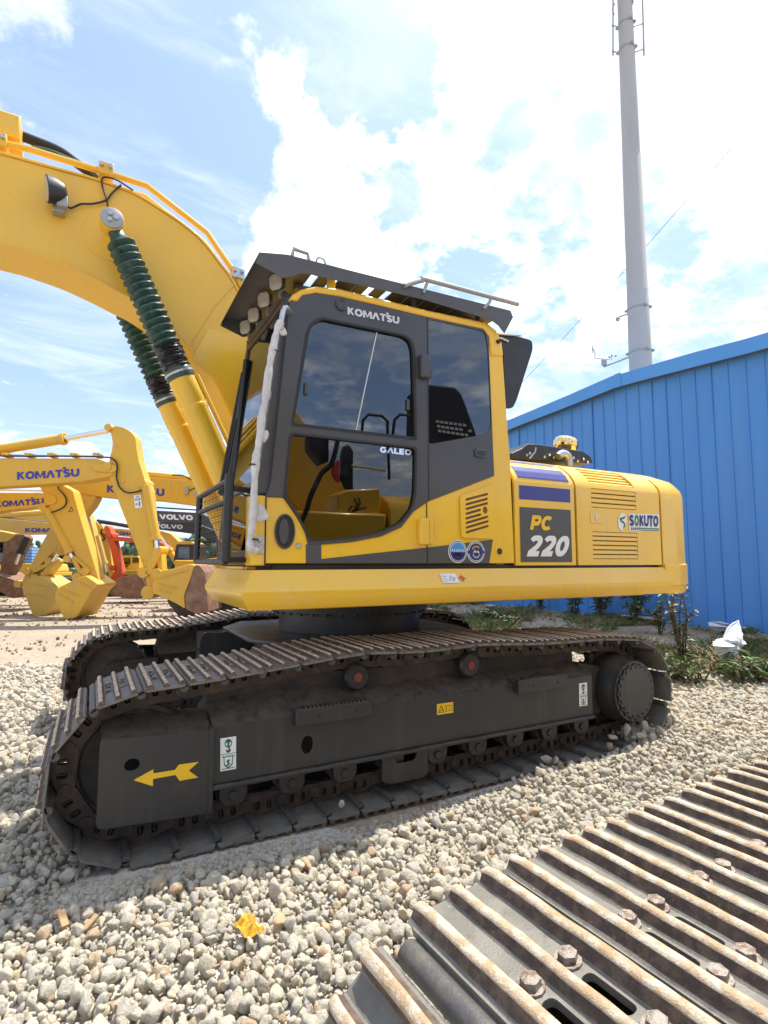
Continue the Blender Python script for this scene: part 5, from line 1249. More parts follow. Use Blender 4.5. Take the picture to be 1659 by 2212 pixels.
# the top and bottom plates stand a little proud of the side plates
def strip(pts, h, name):
    out = []
    for i, p in enumerate(pts):
        a_ = Vector(pts[max(0, i - 1)]); b_ = Vector(pts[min(len(pts) - 1, i + 1)]); d = (b_ - a_).normalized(); out.append((p[0] - d[1] * h, p[1] + d[0] * h))
    mb = MB(); mb.prism(list(pts) + out[::-1], B0, B1, 'y'); return mb.build(name, ['yellow_boom'], boom, bevel=.003)
strip(tp, .018, 'top_plate'); strip(bt, .018, 'bottom_plate')
mb = MB(); mb.lathe([(.19, 0), (.186, .006)], (.025, B0 + .013, 3.86), (0, -1, 0), 40); mb.build('boss_plate', ['yellow_boom'], boom)
mb = MB(); mb.prism([(-.05, 0), (0, 0)][:0] + [(.62, 3.02), (.74, 3.29), (1.06, 3.29), (1.40, 2.6), (1.30, 1.95), (1.22, 2.05), (1.05, 2.42), (.80, 2.88)], B0 - .012, B0 + .012, 'y'); mb.build('foot_plate', ['yellow'], boom, bevel=.003)
mb = MB(); mb.cyl((1.50, 4.16, 1.86), (1.50, 5.0, 1.86), .075, n=20); mb.build('foot_pin', ['yellow'], boom)
for yy in (4.24, 4.86):
    mb = MB(); mb.prism([(1.05, 1.39), (1.95, 1.39), (1.70, 1.90), (1.60, 1.99), (1.45, 2.0), (1.36, 1.92)], yy, yy + .05, 'y'); mb.build('boom_bracket', ['yellow'], E_, bevel=.006)
def bp(x, y, Y): return pxy(*b1(x, y), Y)
# a length of arm beyond the picture's edge, so that the boom ends in something
mb = MB(); mb.prism([(-4.35, 4.30), (-3.9, 4.18), (-3.55, 3.7), (-3.75, 3.0), (-4.9, .95), (-5.15, .95), (-4.55, 3.2)], 4.42, 4.72, 'y'); mb.build('arm', ['yellow_boom'], E_, bevel=.01)
mb = MB(); mb.prism(rounded([(-5.1, 1.05), (-4.65, 1.0), (-4.2, .55), (-4.3, .08), (-4.9, .06), (-5.5, .45), (-5.45, .95)], .12), 4.0, 5.14, 'y'); mb.build('bucket', ['bucket_rust'], E_, bevel=.01)
for seam in ([(1250, 1500), (1420, 1230), (1560, 1080)], [(-60, 520), (-20, 330)]):
    mb = MB(); mb.tube([bp(*p, B0 + .010) for p in seam], .006, 6); mb.build('weld_bead', ['yellow_boom'], boom)
def lift_cylinder(y0):
    top, bt_ = Vector((.025, y0, 3.872)), Vector((1.16, y0, 1.50)); d = (bt_ - top).normalized()
    P_ = lambda t: top + d * t
    mb = MB(); mb.lathe([(.02, 0), (.078, 0), (.080, .05), (.08, .115), (.076, .12)], (top.x, y0 + .06, top.z), (0, -1, 0), 28); rod = mb.build('rod_eye', ['yellow_boom'], boom, bevel=.003)
    mb = MB(); mb.lathe([(.074, 0), (.074, .014), (.068, .018)], (top.x, y0 - .06, top.z), (0, -1, 0), 32); cp = mb.build('pin_cap', ['galv'], rod)
    for k in range(3):
        a = math.radians(90 + 120 * k + 30); mb = MB(); mb.cyl((top.x + .026 * math.cos(a), y0 - .078, top.z + .026 * math.sin(a)), (top.x + .026 * math.cos(a), y0 - .094, top.z + .026 * math.sin(a)), .015, n=6); mb.build('cap_bolt', ['zinc'], cp)
    mb = MB(); mb.cyl(P_(.05), P_(1.10), .045, n=16); rd = mb.build('piston_rod', ['chrome'], E_)
    # folded fabric bellows
    prof_ = [(.052, 0.0), (.055, .05), (.062, .06)]; t = .075; n = 15; L_ = .80
    for k in range(n):
        s = t + L_ * k / n; w = L_ / n; r0, r1_ = .070 + .006 * k / n, .100 + .006 * k / n
        prof_ += [(r0, s), (r1_ * .98, s + w * .42), (r1_, s + w * .50), (r1_ * .97, s + w * .58), (r0, s + w * .99)]
    mb = MB(); mb.lathe(prof_, P_(.06), d, 28)
    rr = random.Random(int(y0 * 10)); mb.v = [tuple(Vector(v) + Vector((rr.uniform(-1, 1), rr.uniform(-1, 1), rr.uniform(-1, 1))) * .0035) for v in mb.v]
    bl = mb.build('bellows', ['bellows'], rd, smooth=50)
    pf = [(.085, 0)]
    for k in range(9): pf += [(.100 + .004 * (k % 2), .022 * k + .01), (.092, .022 * k + .02)]
    mb = MB(); mb.lathe(pf, P_(.93), d, 28); mb.v = [tuple(Vector(v) + Vector((rr.uniform(-1, 1), rr.uniform(-1, 1), rr.uniform(-1, 1))) * .005) for v in mb.v]; mb.build('bellows_end', ['bellows_black'], rd, smooth=60)
    mb = MB(); mb.lathe([(.098, 0), (.104, .012), (.102, .03), (.106, .05), (.100, .075)], P_(1.11), d, 28); mb.build('bellows_collar', ['bellows'], rd)
    mb = MB(); mb.lathe([(.1075, 0), (.1075, .016)], P_(1.135), d, 28); mb.build('hose_clamp', ['zinc'], rd)
    L = (bt_ - top).length
    mb = MB(); mb.lathe([(.06, 0), (.096, .002), (.098, .20), (.094, .21), (.094, .225), (.098, .23), (.098, .26), (.093, .27), (.093, L - 1.30), (.08, L - 1.26)], P_(1.17), d, 32); ba = mb.build('cylinder_barrel', ['yellow'], E_)
    mb = MB(); mb.lathe([(.10, -.07), (.10, .07)], bt_, (0, 1, 0), 24); mb.build('barrel_eye', ['yellow'], ba)
    s = -1 if y0 < 4.5 else 1
    off = Vector((.10, -.02, .05)); a = P_(1.19) + off; b = P_(L - .25) + off * 1.15
    mb = MB(); mb.tube([P_(1.18) + Vector((.06, 0, .03)), a, b], .017, 8); mb.build('oil_pipe', ['yellow'], ba)
    return ba
lift_cylinder(4.20); lift_cylinder(4.945)
mb = MB(); mb.prism([(1.0, 1.20), (1.45, 1.20), (1.45, 1.55), (1.22, 1.62), (1.08, 1.58)], 4.30, 4.85, 'y'); mb.build('cylinder_mount', ['yellow'], E_, bevel=.01)
# pipes and hoses over the boom
def bp(x, y, Y): return pxy(*b1(x, y), Y)
pp = [bp(*p, 4.40) for p in ((-900, 60), (-400, 90), (0, 155), (200, 200), (500, 292), (700, 352), (970, 440), (1100, 540), (1370, 750), (1450, 870), (1560, 1030))] + [Vector((1.10, 4.40, 3.50)), Vector((1.45, 4.40, 2.7))]
mb = MB(); mb.tube(pp, .024, 10); bpipe = mb.build('boom_pipe', ['yellow_boom'], boom)
mb = MB(); mb.tube([p + Vector((0, .16, .01)) for p in pp], .022, 10); mb.build('boom_pipe', ['yellow_boom'], boom)
for t in ((0, 175), (700, 365), (1560, 1040)):
    p = bp(*t, 4.46); mb = MB(); mb.box(p.x - .05, p.x + .05, p.y - .10, p.y + .18, p.z - .06, p.z + .035); mb.build('pipe_clamp', ['yellow_boom' if t[0] < 1000 else 'zinc'], boom, bevel=.006)
    for dx in (-.03, .03): mb = MB(); mb.cyl((p.x + dx, p.y - .10, p.z), (p.x + dx, p.y - .125, p.z), .016, n=6); mb.build('clamp_bolt', ['zinc'], boom)
hs = smooth_poly([bp(*p, 4.62) for p in ((-500, 20), (-150, 40), (90, 95), (240, 148), (400, 215), (520, 300), (600, 360), (660, 410))], 5)
mb = MB(); mb.tube(hs, .036, 12); mb.build('boom_hose', ['rubber'], boom)
mb = MB(); mb.tube(smooth_poly([bp(*p, 4.58) for p in ((210, 190), (330, 215), (450, 262), (560, 310), (650, 385))], 5), .02, 8); mb.build('boom_hose', ['bellows'], boom)
p = bp(30, 110, 4.6); mb = MB(); mb.box(p.x - .5, p.x + .11, p.y - .16, p.y + .10, p.z - .09, p.z + .08); mb.build('hose_bracket', ['yellow_boom'], boom, bevel=.01)
# lamp with its bracket and leads
yl_ = B0 - .10
cl_ = bp(362, 470, yl_); mb = MB()
def lamp_ring(d, w, h_): return [cl_ + Vector((-1, -.25, -.22)).normalized() * d + Vector((.2, -.95, 0)).normalized() * (w * math.cos(t)) + Vector((-.15, 0, 1)).normalized() * (h_ * math.sin(t)) for t in [2 * math.pi * k / 20 for k in range(20)]]
mb.loft([lamp_ring(-.075, .02, .025), lamp_ring(-.055, .05, .06), lamp_ring(-.01, .062, .088), lamp_ring(.045, .066, .10), lamp_ring(.05, .062, .095)]); wl = mb.build('boom_lamp', ['black'], boom, label='black work lamp on the side of the boom')
mb = MB(); mb.loft([lamp_ring(.046, .058, .09), lamp_ring(.054, .056, .088)]); mb.build('lens', ['lamp_lens'], wl)
a, b = bp(410, 520, yl_), bp(385, 640, B0 - .005)
mb = MB(); mb.box(a.x - .03, a.x + .035, yl_ - .01, yl_ + .045, a.z - .06, a.z + .015); mb.box(b.x - .035, b.x + .04, yl_ + .03, B0 + .005, b.z, b.z + .09); mb.build('lamp_bracket', ['galv'], wl, bevel=.004)
def lead(pts, Y=B0 - .012, r=.007):
    mb = MB(); mb.tube(smooth_poly([bp(*p, Y) for p in pts], 5), r, 6); return mb.build('cable', ['rubber'], boom)
lead([(435, 565), (465, 588), (500, 575), (540, 560), (600, 560), (660, 550), (710, 530), (740, 490), (800, 435)])
lead([(712, 575), (705, 530), (685, 470), (672, 410), (685, 385), (720, 385), (780, 405), (880, 470)])

# ------------------------------------------------------------------ the machine in the foreground: its track, and the body behind the photographer's shoulder
OTH = empty('parked_excavator', (.70, .834, 0), FGA, label='excavator whose rusty crawler track fills the lower right corner', cat='excavator', local=True)
oi, os_, oz = -.112, 3.55, .480
otr = make_track(OTH, track_path(oi, oz, os_, oz, .325, [(3.2, oz + .325), (2.4, oz + .335), (1.6, oz + .328), (.9, oz + .332), (.4, oz + .326)]), 45, -.28, target=.092, shoe=SHOE_B)
mb = MB(); mb.prism(rounded([(.25, .30), (3.25, .30), (3.25, .66), (.25, .66)], .03), -.28 - .2, -.28 + .2, 'y'); mb.build('track_frame', ['chassis'], OTH, bevel=.008)
mb = MB(); mb.lathe([(.05, -.10), (.10, -.10), (.25, -.05), (.285, -.075), (.287, -.035), (.30, -.03), (.30, .03), (.287, .035), (.285, .075), (.25, .05), (.10, .10), (.05, .10)], (oi, -.28, oz), (0, 1, 0), 32); mb.build('idler_wheel', ['chassis_dirty'], OTH)
mb = MB(); mb.lathe([(.05, -.2), (.26, -.16), (.30, -.03), (.30, .03), (.26, .16), (.05, .2)], (os_, -.28, oz), (0, 1, 0), 32); mb.build('sprocket', ['link_steel'], OTH)
mb = MB(); mb.prism(rounded([(1.05, -2.95), (4.65, -2.95), (4.65, -.30), (1.05, -.30)], .12), 1.20, 1.45, 'z'); mb.build('deck', ['yellow'], OTH, bevel=.03)
mb = MB(); mb.prism([(-.30, 1.45), (-.30, 2.02), (-.36, 2.14), (-.55, 2.24), (-2.75, 2.24), (-2.95, 2.05), (-2.95, 1.45)], 2.3, 4.5, 'x'); oh = mb.build('engine_hood', ['yellow'], OTH, bevel=.02)
mb = MB(); mb.box(2.55, 3.0, -.306, -.29, 1.55, 1.95); mb.build('number_plate', ['decal_grey'], oh)
mb = MB(); mb.box(1.2, 2.28, -1.2, -.32, 1.45, 2.0); mb.build('tool_box', ['yellow'], OTH, bevel=.03)
mb = MB(); mb.prism([(2.2, 1.5), (2.5, 1.9), (1.0, 4.1), (-1.2, 4.3), (-1.2, 3.7), (.6, 3.4), (1.75, 1.75)], -1.8, -1.35, 'y'); mb.build('boom', ['yellow_boom'], OTH, bevel=.02)
OW = (Matrix.Translation((.70, .834, 0)) @ Matrix.Rotation(FGA, 4, 'Z')).inverted()
def oth(mb, name, mats, **k):
    o = mb.build(name, mats, None, **k); o.parent = OTH; o.matrix_parent_inverse = OW; return o
# black grille housing on that machine; the cab's rear side window mirrors it
yo_ = -.45
def mir(x, y): p = pxy(*c2(x, y), 2 * YS - yo_); return (p.x, p.z)
mb = MB(); mb.prism([mir(*p) for p in ((1070, 752), (1098, 738), (1230, 752), (1262, 788), (1290, 860), (1345, 1012), (1200, 1060), (1070, 1075))], yo_ - .5, yo_, 'y'); gb = oth(mb, 'grille_housing', ['seat'], bevel=.03)
mb = MB()
for j in range(3):
    for i in range(8):
        if i > 5 and (i + j) % 2: continue
        a, b = mir(1130 + 23 * i + 5 * j, 925 + 24 * j + 3 * i), mir(1146 + 23 * i + 5 * j, 939 + 24 * j + 3 * i); mb.box(a[0], b[0], yo_ + .001, yo_ + .008, b[1], a[1])
oth(mb, 'grille_cells', ['decal_white'], kind='stuff')
for xa, xb in ((740, 880), (900, 1015)):
    q = [mir(xa, 1010), mir(xa + 8, 930), mir(xa + 35, 902), mir(xb - 35, 908), mir(xb - 6, 935), mir(xb, 1230)]; mb = MB(); mb.tube([(x, yo_ + .1, z) for x, z in q], .022, 8); oth(mb, 'handrail', ['black'])
q = [mir(690, 1160), mir(860, 1185)]; mb = MB(); mb.tube([(x, yo_ + .1, z) for x, z in q], .02, 8); oth(mb, 'handrail', ['galv'])
mb = MB(); mb.prism([mir(*p) for p in ((645, 1300), (650, 1110), (662, 1060), (690, 1045), (712, 1080), (714, 1290))], yo_ - .05, yo_ + .02, 'y'); oth(mb, 'mirror', ['black'], bevel=.02)
# fittings on its flank: a hose, a red rag, a dark hatch and a painted swoosh, all seen in the door glass
y2_ = .58
def mi2(x, y): p = pxy(*c2(x, y), 2 * YS - y2_); return (p.x, p.z)
mb = MB(); mb.tube(smooth_poly([Vector((mi2(*p)[0], y2_, mi2(*p)[1])) for p in ((640, 1000), (625, 1080), (600, 1150), (555, 1190), (530, 1240), (500, 1310), (480, 1380), (455, 1440), (440, 1520))], 5), .028, 10); oth(mb, 'hose', ['rubber'])
mb = MB(); mb.prism([mi2(*p) for p in ((610, 1160), (640, 1120), (652, 1135), (645, 1190), (650, 1245), (625, 1230), (608, 1200))], y2_ - .04, y2_ - .01, 'y'); oth(mb, 'rag', ['decal_red'], bevel=.008)
mb = MB(); mb.prism([mi2(*p) for p in ((498, 1000), (600, 1010), (600, 1130), (560, 1145), (500, 1070))], y2_ - .2, y2_ - .05, 'y'); oth(mb, 'hatch', ['black'], bevel=.01)
mb = MB()
def Pm(a, b): q = mi2(a, b); return Vector((q[0], y2_ - .02, q[1]))
for st_ in ([(745, 1318), (752, 1345), (738, 1375), (705, 1395)], [(722, 1322), (738, 1350), (728, 1372)], [(690, 1398), (700, 1372), (712, 1362)], [(715, 1386), (785, 1368)]): stroke(mb, Pm, st_, 4.5)
oth(mb, 'swoosh_decal', ['decal_grey'], recalc=False)
mb = MB(); mb.prism([mi2(*p) for p in ((640, 1300), (690, 1275), (860, 1265), (865, 1455), (640, 1450))], y2_ - .40, y2_ - .03, 'y'); oth(mb, 'side_cover', ['yellow'], bevel=.02)
mb = MB(); mb.prism([mi2(*p) for p in ((890, 1355), (985, 1362), (985, 1410), (890, 1405))], y2_ - .06, y2_ - .03, 'y'); oth(mb, 'side_plate', ['decal_green'])
mb = MB(); mb.prism([mi2(*p) for p in ((470, 1462), (880, 1455), (880, 1468), (470, 1475))], y2_ - .05, y2_, 'y'); oth(mb, 'flank_step', ['chassis'])
mb = MB(); mb.lathe([(.6, 0), (.6, .30)], (2.0, -1.6, .92), (0, 0, 1), 32); mb.build('swing_circle', ['chassis'], OTH)
mb = MB(); mb.box(.9, 3.1, -2.6, -.55, .45, .93); mb.build('centre_frame', ['chassis'], OTH, bevel=.03)
mb = MB(); mb.prism(rounded([(-.25, .05), (3.7, .05), (3.95, .5), (3.7, .92), (-.25, .92), (-.48, .5)], .25), -2.6 - SW / 2, -2.6 + SW / 2, 'y'); mb.build('far_track', ['chassis_dirty'], OTH)

# ------------------------------------------------------------------ excavators parked behind
def pl(pts, D, f=z4): return [pxd(*f(*p), D) for p in pts]
def slab(mb, pts3, T, mi=0):
    n = len(pts3); o = FH * T; mb.add([p for p in pts3] + [p + o for p in pts3], [tuple(range(n)), tuple(reversed(range(n, 2 * n)))] + [(i, (i + 1) % n, n + (i + 1) % n, n + i) for i in range(n)], mi); return mb
def bpart(root, name, pts, D, T, mat, off=0.0, rd=0.0, bevel=.012, label=None):
    """a plate-built part whose outline is given in the picture and which has its own depth and thickness"""
    q = pl(pts, D - T / 2 + off)
    if rd:
        o = q[0]; fl = [((p - o).dot(RT), (p - o).z) for p in q]; q = [o + RT * a + Vector((0, 0, b)) for a, b in rounded(fl, rd)]
    mb = MB(); slab(mb, q, T); return mb.build(name, [mat], root, bevel=bevel, label=label)
def bcyl(root, a, b, D, r, name, mat, rod=None, r2=None):
    p, q = pl([a, b], D); mb = MB(); mb.cyl(p, q, r, n=16); o = mb.build(name, [mat], root)
    if rod: s = pl([rod], D)[0]; mb = MB(); mb.cyl(q, s, r2 or r * .55, n=12); mb.build('piston_rod', ['chrome'], o)
    mb = MB(); mb.cyl(q - (q - p).normalized() * .10, q, r * 1.25, n=16); mb.build('gland', [mat], o)
    return o
def bpin(root, a, D, r, T, mat='yellow_old'):
    p = pl([a], D)[0]; mb = MB(); mb.cyl(p - FH * T / 2, p + FH * T / 2, r, n=18); return mb.build('pin_boss', [mat], root)
def blogo(root, word, tl, tr, br, bl, D, T, mat, bold=.028, square=False):
    q = pl([tl, tr, br, bl], D - T / 2 - .006); ex = q[2] - q[3]; ey = q[0] - q[3]; mb = MB(); mb.text(word, q[3], ex, ey, ex.length, ey.length, bold=bold)
    if square: a = q[3] + ex * .735 + ey * 1.03; mb.add([a, a + ex * .05, a + ex * .05 + ey * .24, a + ey * .24], [(0, 1, 2, 3)])
    return mb.build('lettering', [mat], root, recalc=False)
def bhose(root, pts, D, r=.016, mat='rubber'):
    mb = MB(); mb.tube(smooth_poly(pl(pts, D), 5), r, 6); return mb.build('hose', [mat], root)
def teeth(root, bucket, pts, D, T, mat):
    for p in pts:
        q = pl([p], D)[0]
        for k in range(4):
            c = q + FH * (T * (k / 3 - .5) * .9); mb = MB(); mb.obox(c, RT * .045, FH * .055, Vector((0, 0, .10))); mb.build('tooth', [mat], bucket, bevel=.02)
def body(root, c, fwd, paint, h=1.0):
    """house, cab and tracks of a machine; c = swing centre on the ground, fwd = where it faces"""
    f = Vector((fwd.x, fwd.y, 0)).normalized(); s = Vector((-f.y, f.x, 0)); c = Vector((c.x, c.y, float(gz(c.x, c.y))))
    def W(a, b, z): return c + f * a + s * b + Vector((0, 0, z))
    def blk(name, a0, a1, b0, b1, z0, z1, mat, bevel=.03, par=None):
        mb = MB(); mb.add([W(a, b, z) for z in (z0, z1) for b in (b0, b1) for a in (a0, a1)], [(0, 2, 3, 1), (4, 5, 7, 6), (0, 1, 5, 4), (2, 6, 7, 3), (0, 4, 6, 2), (1, 3, 7, 5)]); return mb.build(name, [mat], par or root, bevel=bevel)
    for sd_ in (-1.2, 1.2):
        rings = []
        for b in (sd_ - .30, sd_ + .30):
            rings.append([W(a, b, z) for a, z in [(2.05 + .38 * math.cos(t), .42 + .40 * math.sin(t)) for t in [math.pi * (.5 - k / 10) for k in range(11)]] + [(-2.05 + .38 * math.cos(t), .42 + .40 * math.sin(t)) for t in [math.pi * (1.5 - k / 10) for k in range(11)]]])
        mb = MB(); mb.loft(rings); tk = mb.build('track', ['link_steel'], root, bevel=.01)
        blk('track_frame', -1.7, 1.7, sd_ - .32, sd_ + .32, .28, .60, 'chassis', .02, tk)
    blk('centre_frame', -.8, .8, -1.0, 1.0, .45, 1.0, 'chassis')
    blk('deck', -2.3, 1.25, -1.3, 1.3, 1.05, 1.36, paint); blk('hood', -2.35, -.45, -1.28, 1.28, 1.362, 2.2, paint, .10); blk('counterweight', -2.9, -2.36, -1.3, 1.3, 1.12, 2.15, paint, .16)
    cb = blk('cab', -.35, 1.30, .32, 1.28, 1.37, 2.98, 'cab_grey', .07); blk('cab_roof', -.38, 1.24, .30, 1.30, 2.985, 3.06, paint, .03, cb)
    blk('window_glass', -.25, .55, 1.285, 1.29, 1.95, 2.85, 'glass_dark', 0, cb); blk('window_glass', .62, 1.22, 1.285, 1.29, 1.65, 2.85, 'glass_dark', 0, cb); blk('window_glass', 1.305, 1.31, .40, 1.20, 1.85, 2.85, 'glass_dark', 0, cb)
    blk('boom_bracket', .35, 1.2, -.35, .25, 1.37, 2.0, paint, .03)
    return W
# a: nearest of them, its bucket resting on the ground open towards the right
def root_at(name, u, D, label, group='excavators parked behind'):
    p = pxd(u, 1214, D); return empty(name, (p.x, p.y, 0), 0, label, 'excavator', group)
D = 13.4
A = root_at('parked_excavator', -300, D, 'yellow excavator with the nearest arm and a bucket with worn brown edge')
W = body(A, pxd(-310, 1214, D + .2), RT, 'yellow_old')
bpart(A, 'boom', [(-1150, 1100), (-900, 620), (-500, 370), (0, 380), (730, 382), (880, 436), (892, 470), (875, 500), (820, 520), (620, 556), (280, 580), (-100, 600), (-420, 640), (-700, 850), (-980, 1190)], D, .42, 'yellow_old', rd=.12)
blogo(A, 'KOMATSU', (128, 484), (600, 466), (600, 518), (128, 544), D, .42, 'logo_blue', square=True)
bpart(A, 'boom_tip', [(700, 425), (840, 425), (885, 445), (885, 470), (850, 490), (700, 478)], D, .50, 'yellow_old', rd=.05)
bpart(A, 'arm', [(872, 132), (832, 160), (850, 260), (845, 320), (828, 370), (820, 440), (828, 530), (930, 800), (1010, 1010), (1080, 1200), (1118, 1392), (1152, 1412), (1186, 1385), (1170, 1230), (1150, 900), (1128, 620), (1086, 520), (1048, 400), (1030, 300), (1022, 220), (985, 175), (930, 146)], D, .36, 'yellow_old', rd=.06)
for p, r, T in (((852, 165), .09, .5), ((850, 455), .10, .56), ((1102, 575), .10, .5), ((1112, 1242), .13, .5), ((1150, 1390), .16, .52)): bpin(A, p, D, r, T)
bcyl(A, (-520, 400), (495, 232), D, .125, 'arm_cylinder', 'yellow_old', (850, 165))
mb = MB(); q = pl([(-520, 400)], D)[0]; mb.obox(q, RT * .22, FH * .2, Vector((0, 0, .25))); mb.build('cylinder_mount', ['yellow_old'], A, bevel=.02)
bcyl(A, (1104, 590), (1182, 1000), D - .20, .11, 'bucket_cylinder', 'yellow_old', (1190, 1062))
bpart(A, 'link', [(1165, 1040), (1215, 1050), (1212, 1090), (1135, 1260), (1092, 1255), (1095, 1225)], D, .50, 'yellow_old', rd=.05); bpart(A, 'link', [(1180, 1060), (1215, 1055), (1228, 1240), (1190, 1245)], D, .30, 'yellow_old', rd=.03)
bk = bpart(A, 'bucket', [(1148, 1330), (1168, 1300), (1215, 1228), (1300, 1220), (1420, 1180), (1470, 1186), (1440, 1290), (1390, 1420), (1400, 1520), (1330, 1478), (1210, 1420), (1160, 1405)], D, 1.05, 'yellow_old', rd=.06)
bpart(A, 'bucket_edge', [(1472, 1184), (1510, 1192), (1545, 1240), (1560, 1340), (1572, 1545), (1480, 1560), (1404, 1522), (1394, 1424), (1442, 1294)], D, 1.12, 'bucket_rust', rd=.04)
bpart(A, 'side_cutter', [(1462, 1470), (1520, 1480), (1512, 1555), (1452, 1545)], D, 1.2, 'bucket_rust')
bpin(A, (1208, 1252), D, .13, .5)
bhose(A, [(-60, 362), (200, 366), (540, 366), (780, 372), (850, 385), (885, 430), (880, 520), (905, 600), (960, 640), (1040, 632), (1110, 605)], D - .24, .02)
bpart(A, 'warning_sticker', [(1010, 660), (1062, 655), (1076, 752), (1022, 760)], D - .01, .37, 'decal_white', bevel=0)
q = pl([(1010, 760), (1070, 752), (1062, 656), (1008, 662)], D - .20)
mb = MB()
def Pq(a, b): return q[0] + (q[1] - q[0]) * a + (q[3] - q[0]) * b
stroke(mb, Pq, [(.2, .62), (.5, .92), (.85, .62), (.2, .62)], .025); stroke(mb, Pq, [(.25, .3), (.6, .3)], .03); stroke(mb, Pq, [(.75, .15), (.75, .45)], .06); mb.build('print', ['black'], A, recalc=False)
def bucket_ribs(root, lines, D, T, mat, r=.018):
    for a, b in lines:
        mb = MB(); p, q = pl([a, b], D - T / 2 - .004); mb.bar(p, q, .02, .05, up=FH); mb.build('wear_rib', [mat], root)
bucket_ribs(bk, [((1180, 1290), (1420, 1225)), ((1190, 1330), (1330, 1360)), ((1200, 1375), (1290, 1395))], D, 1.05, 'yellow_old')
for p_ in ((1100, 1150), (905, 300), (960, 560)): bpin(A, p_, D, .035, .40)
for k_ in range(5): mb = MB(); q_ = pl([(60 + 170 * k_, 362)], D - .1)[0]; mb.obox(q_, RT * .06, FH * .15, Vector((0, 0, .05))); mb.build('pipe_clamp', ['yellow_old'], A, bevel=.01)
for off_ in (-.05, .10): mb = MB(); mb.tube(pl([(-500, 352), (200, 360), (760, 366)], D + off_), .022, 6); mb.build('boom_pipe', ['yellow_old'], A)
bhose(A, [(480, 225), (560, 215), (700, 190), (790, 175)], D + .1, .012)
# b: second from the left, bright yellow bucket standing on its teeth
D = 13.0
Bx = root_at('parked_excavator', -360, D, 'yellow excavator with plain bright bucket standing on its teeth, leftmost arm facing right')
body(Bx, pxd(-395, 1214, D + 1.6), RT, 'yellow_old')
D = 14.6
bpart(Bx, 'boom', [(-1100, 1100), (-800, 760), (-400, 620), (0, 640), (300, 640), (420, 660), (430, 720), (330, 745), (0, 780), (-400, 850), (-800, 1150)], D, .42, 'yellow_old', rd=.1)
blogo(Bx, 'KOMATSU', (-36, 706), (330, 690), (330, 728), (-36, 752), D, .42, 'logo_blue', square=True)
mb = MB(); mb.tube(pl([(-400, 590), (0, 622), (330, 628)], D), .025, 6); mb.build('boom_pipe', ['zinc'], Bx)
bpart(Bx, 'arm', [(290, 582), (330, 540), (430, 560), (548, 622), (580, 740), (604, 826), (720, 1212), (752, 1322), (745, 1360), (705, 1372), (688, 1340), (650, 1252), (512, 1012), (384, 800), (335, 660)], D, .36, 'yellow_old', rd=.06)
bcyl(Bx, (352, 765), (530, 1100), D - .18, .105, 'bucket_cylinder', 'yellow_old', (545, 1135))
for p, r in (((358, 755), .10), ((678, 1232), .11), ((732, 1335), .13), ((545, 1140), .10), ((617, 1280), .12)): bpin(Bx, p, D, r, .5)
bpart(Bx, 'link', [(528, 1128), (560, 1122), (640, 1270), (605, 1285)], D, .42, 'yellow_old', rd=.04); bpart(Bx, 'link', [(545, 1125), (560, 1120), (690, 1225), (670, 1245)], D, .46, 'yellow_old', rd=.03)
bk = bpart(Bx, 'bucket', [(585, 1290), (640, 1262), (745, 1335), (690, 1385), (640, 1480), (575, 1585), (490, 1600), (450, 1530), (418, 1470), (410, 1415), (432, 1365), (520, 1318)], D, 1.0, 'yellow_old', rd=.08)
teeth(Bx, bk, [(510, 1606)], D, .95, 'yellow_old'); bucket_ribs(bk, [((445, 1400), (560, 1470)), ((470, 1370), (600, 1420)), ((600, 1320), (690, 1360))], D, 1.0, 'yellow_old')
bhose(Bx, [(440, 572), (442, 610), (470, 640), (500, 690), (490, 740), (440, 772), (385, 790)], D - .22, .018)
q = pl([(516, 790), (552, 782), (548, 744), (518, 750)], D - .19); mb = MB(); stroke(mb, Pq, [(.0, .1), (.5, .95), (1, .1), (.0, .1)], .05); mb.build('print', ['black'], Bx, recalc=False)
# c: faces left, body behind the big machine; its dull bucket hangs at the far left
D = 15.6
Cx = root_at('parked_excavator', 690, D, 'yellow excavator facing left, lamp on its boom, dull bucket behind the bright one')
body(Cx, pxd(600, 1214, D + .2), -RT, 'yellow_old')
bpart(Cx, 'boom', [(462, 585), (480, 562), (600, 552), (830, 530), (1100, 520), (1480, 552), (1570, 575), (1640, 640), (1800, 900), (1880, 1150), (1780, 1180), (1640, 920), (1560, 760), (1480, 738), (1200, 700), (870, 682), (700, 664), (540, 630)], D, .42, 'yellow_old', rd=.08)
blogo(Cx, 'KOMATSU', (808, 582), (1242, 614), (1242, 668), (808, 638), D, .42, 'logo_blue', square=True)
bpart(Cx, 'arm', [(552, 640), (590, 560), (640, 600), (728, 672), (690, 742), (455, 1030), (262, 1232), (205, 1318), (180, 1345), (158, 1325), (190, 1262), (330, 1000), (400, 872)], D, .36, 'yellow_pale', rd=.05)
mb = MB(); mb.tube(pl([(1100, 500), (1320, 522), (1480, 545)], D), .09, 10); mb.build('arm_cylinder', ['yellow_old'], Cx)
bhose(Cx, [(1300, 508), (1380, 512), (1450, 545), (1500, 560)], D - .2, .02)
bk = bpart(Cx, 'bucket', [(165, 1345), (215, 1292), (300, 1268), (360, 1312), (430, 1336), (440, 1372), (412, 1470), (338, 1578), (255, 1582), (218, 1500), (184, 1380)], D, 1.0, 'yellow_pale', rd=.08)
teeth(Cx, bk, [(275, 1590)], D, .9, 'yellow_pale'); bucket_ribs(bk, [((200, 1400), (330, 1420)), ((240, 1320), (380, 1350))], D, 1.0, 'yellow_pale')
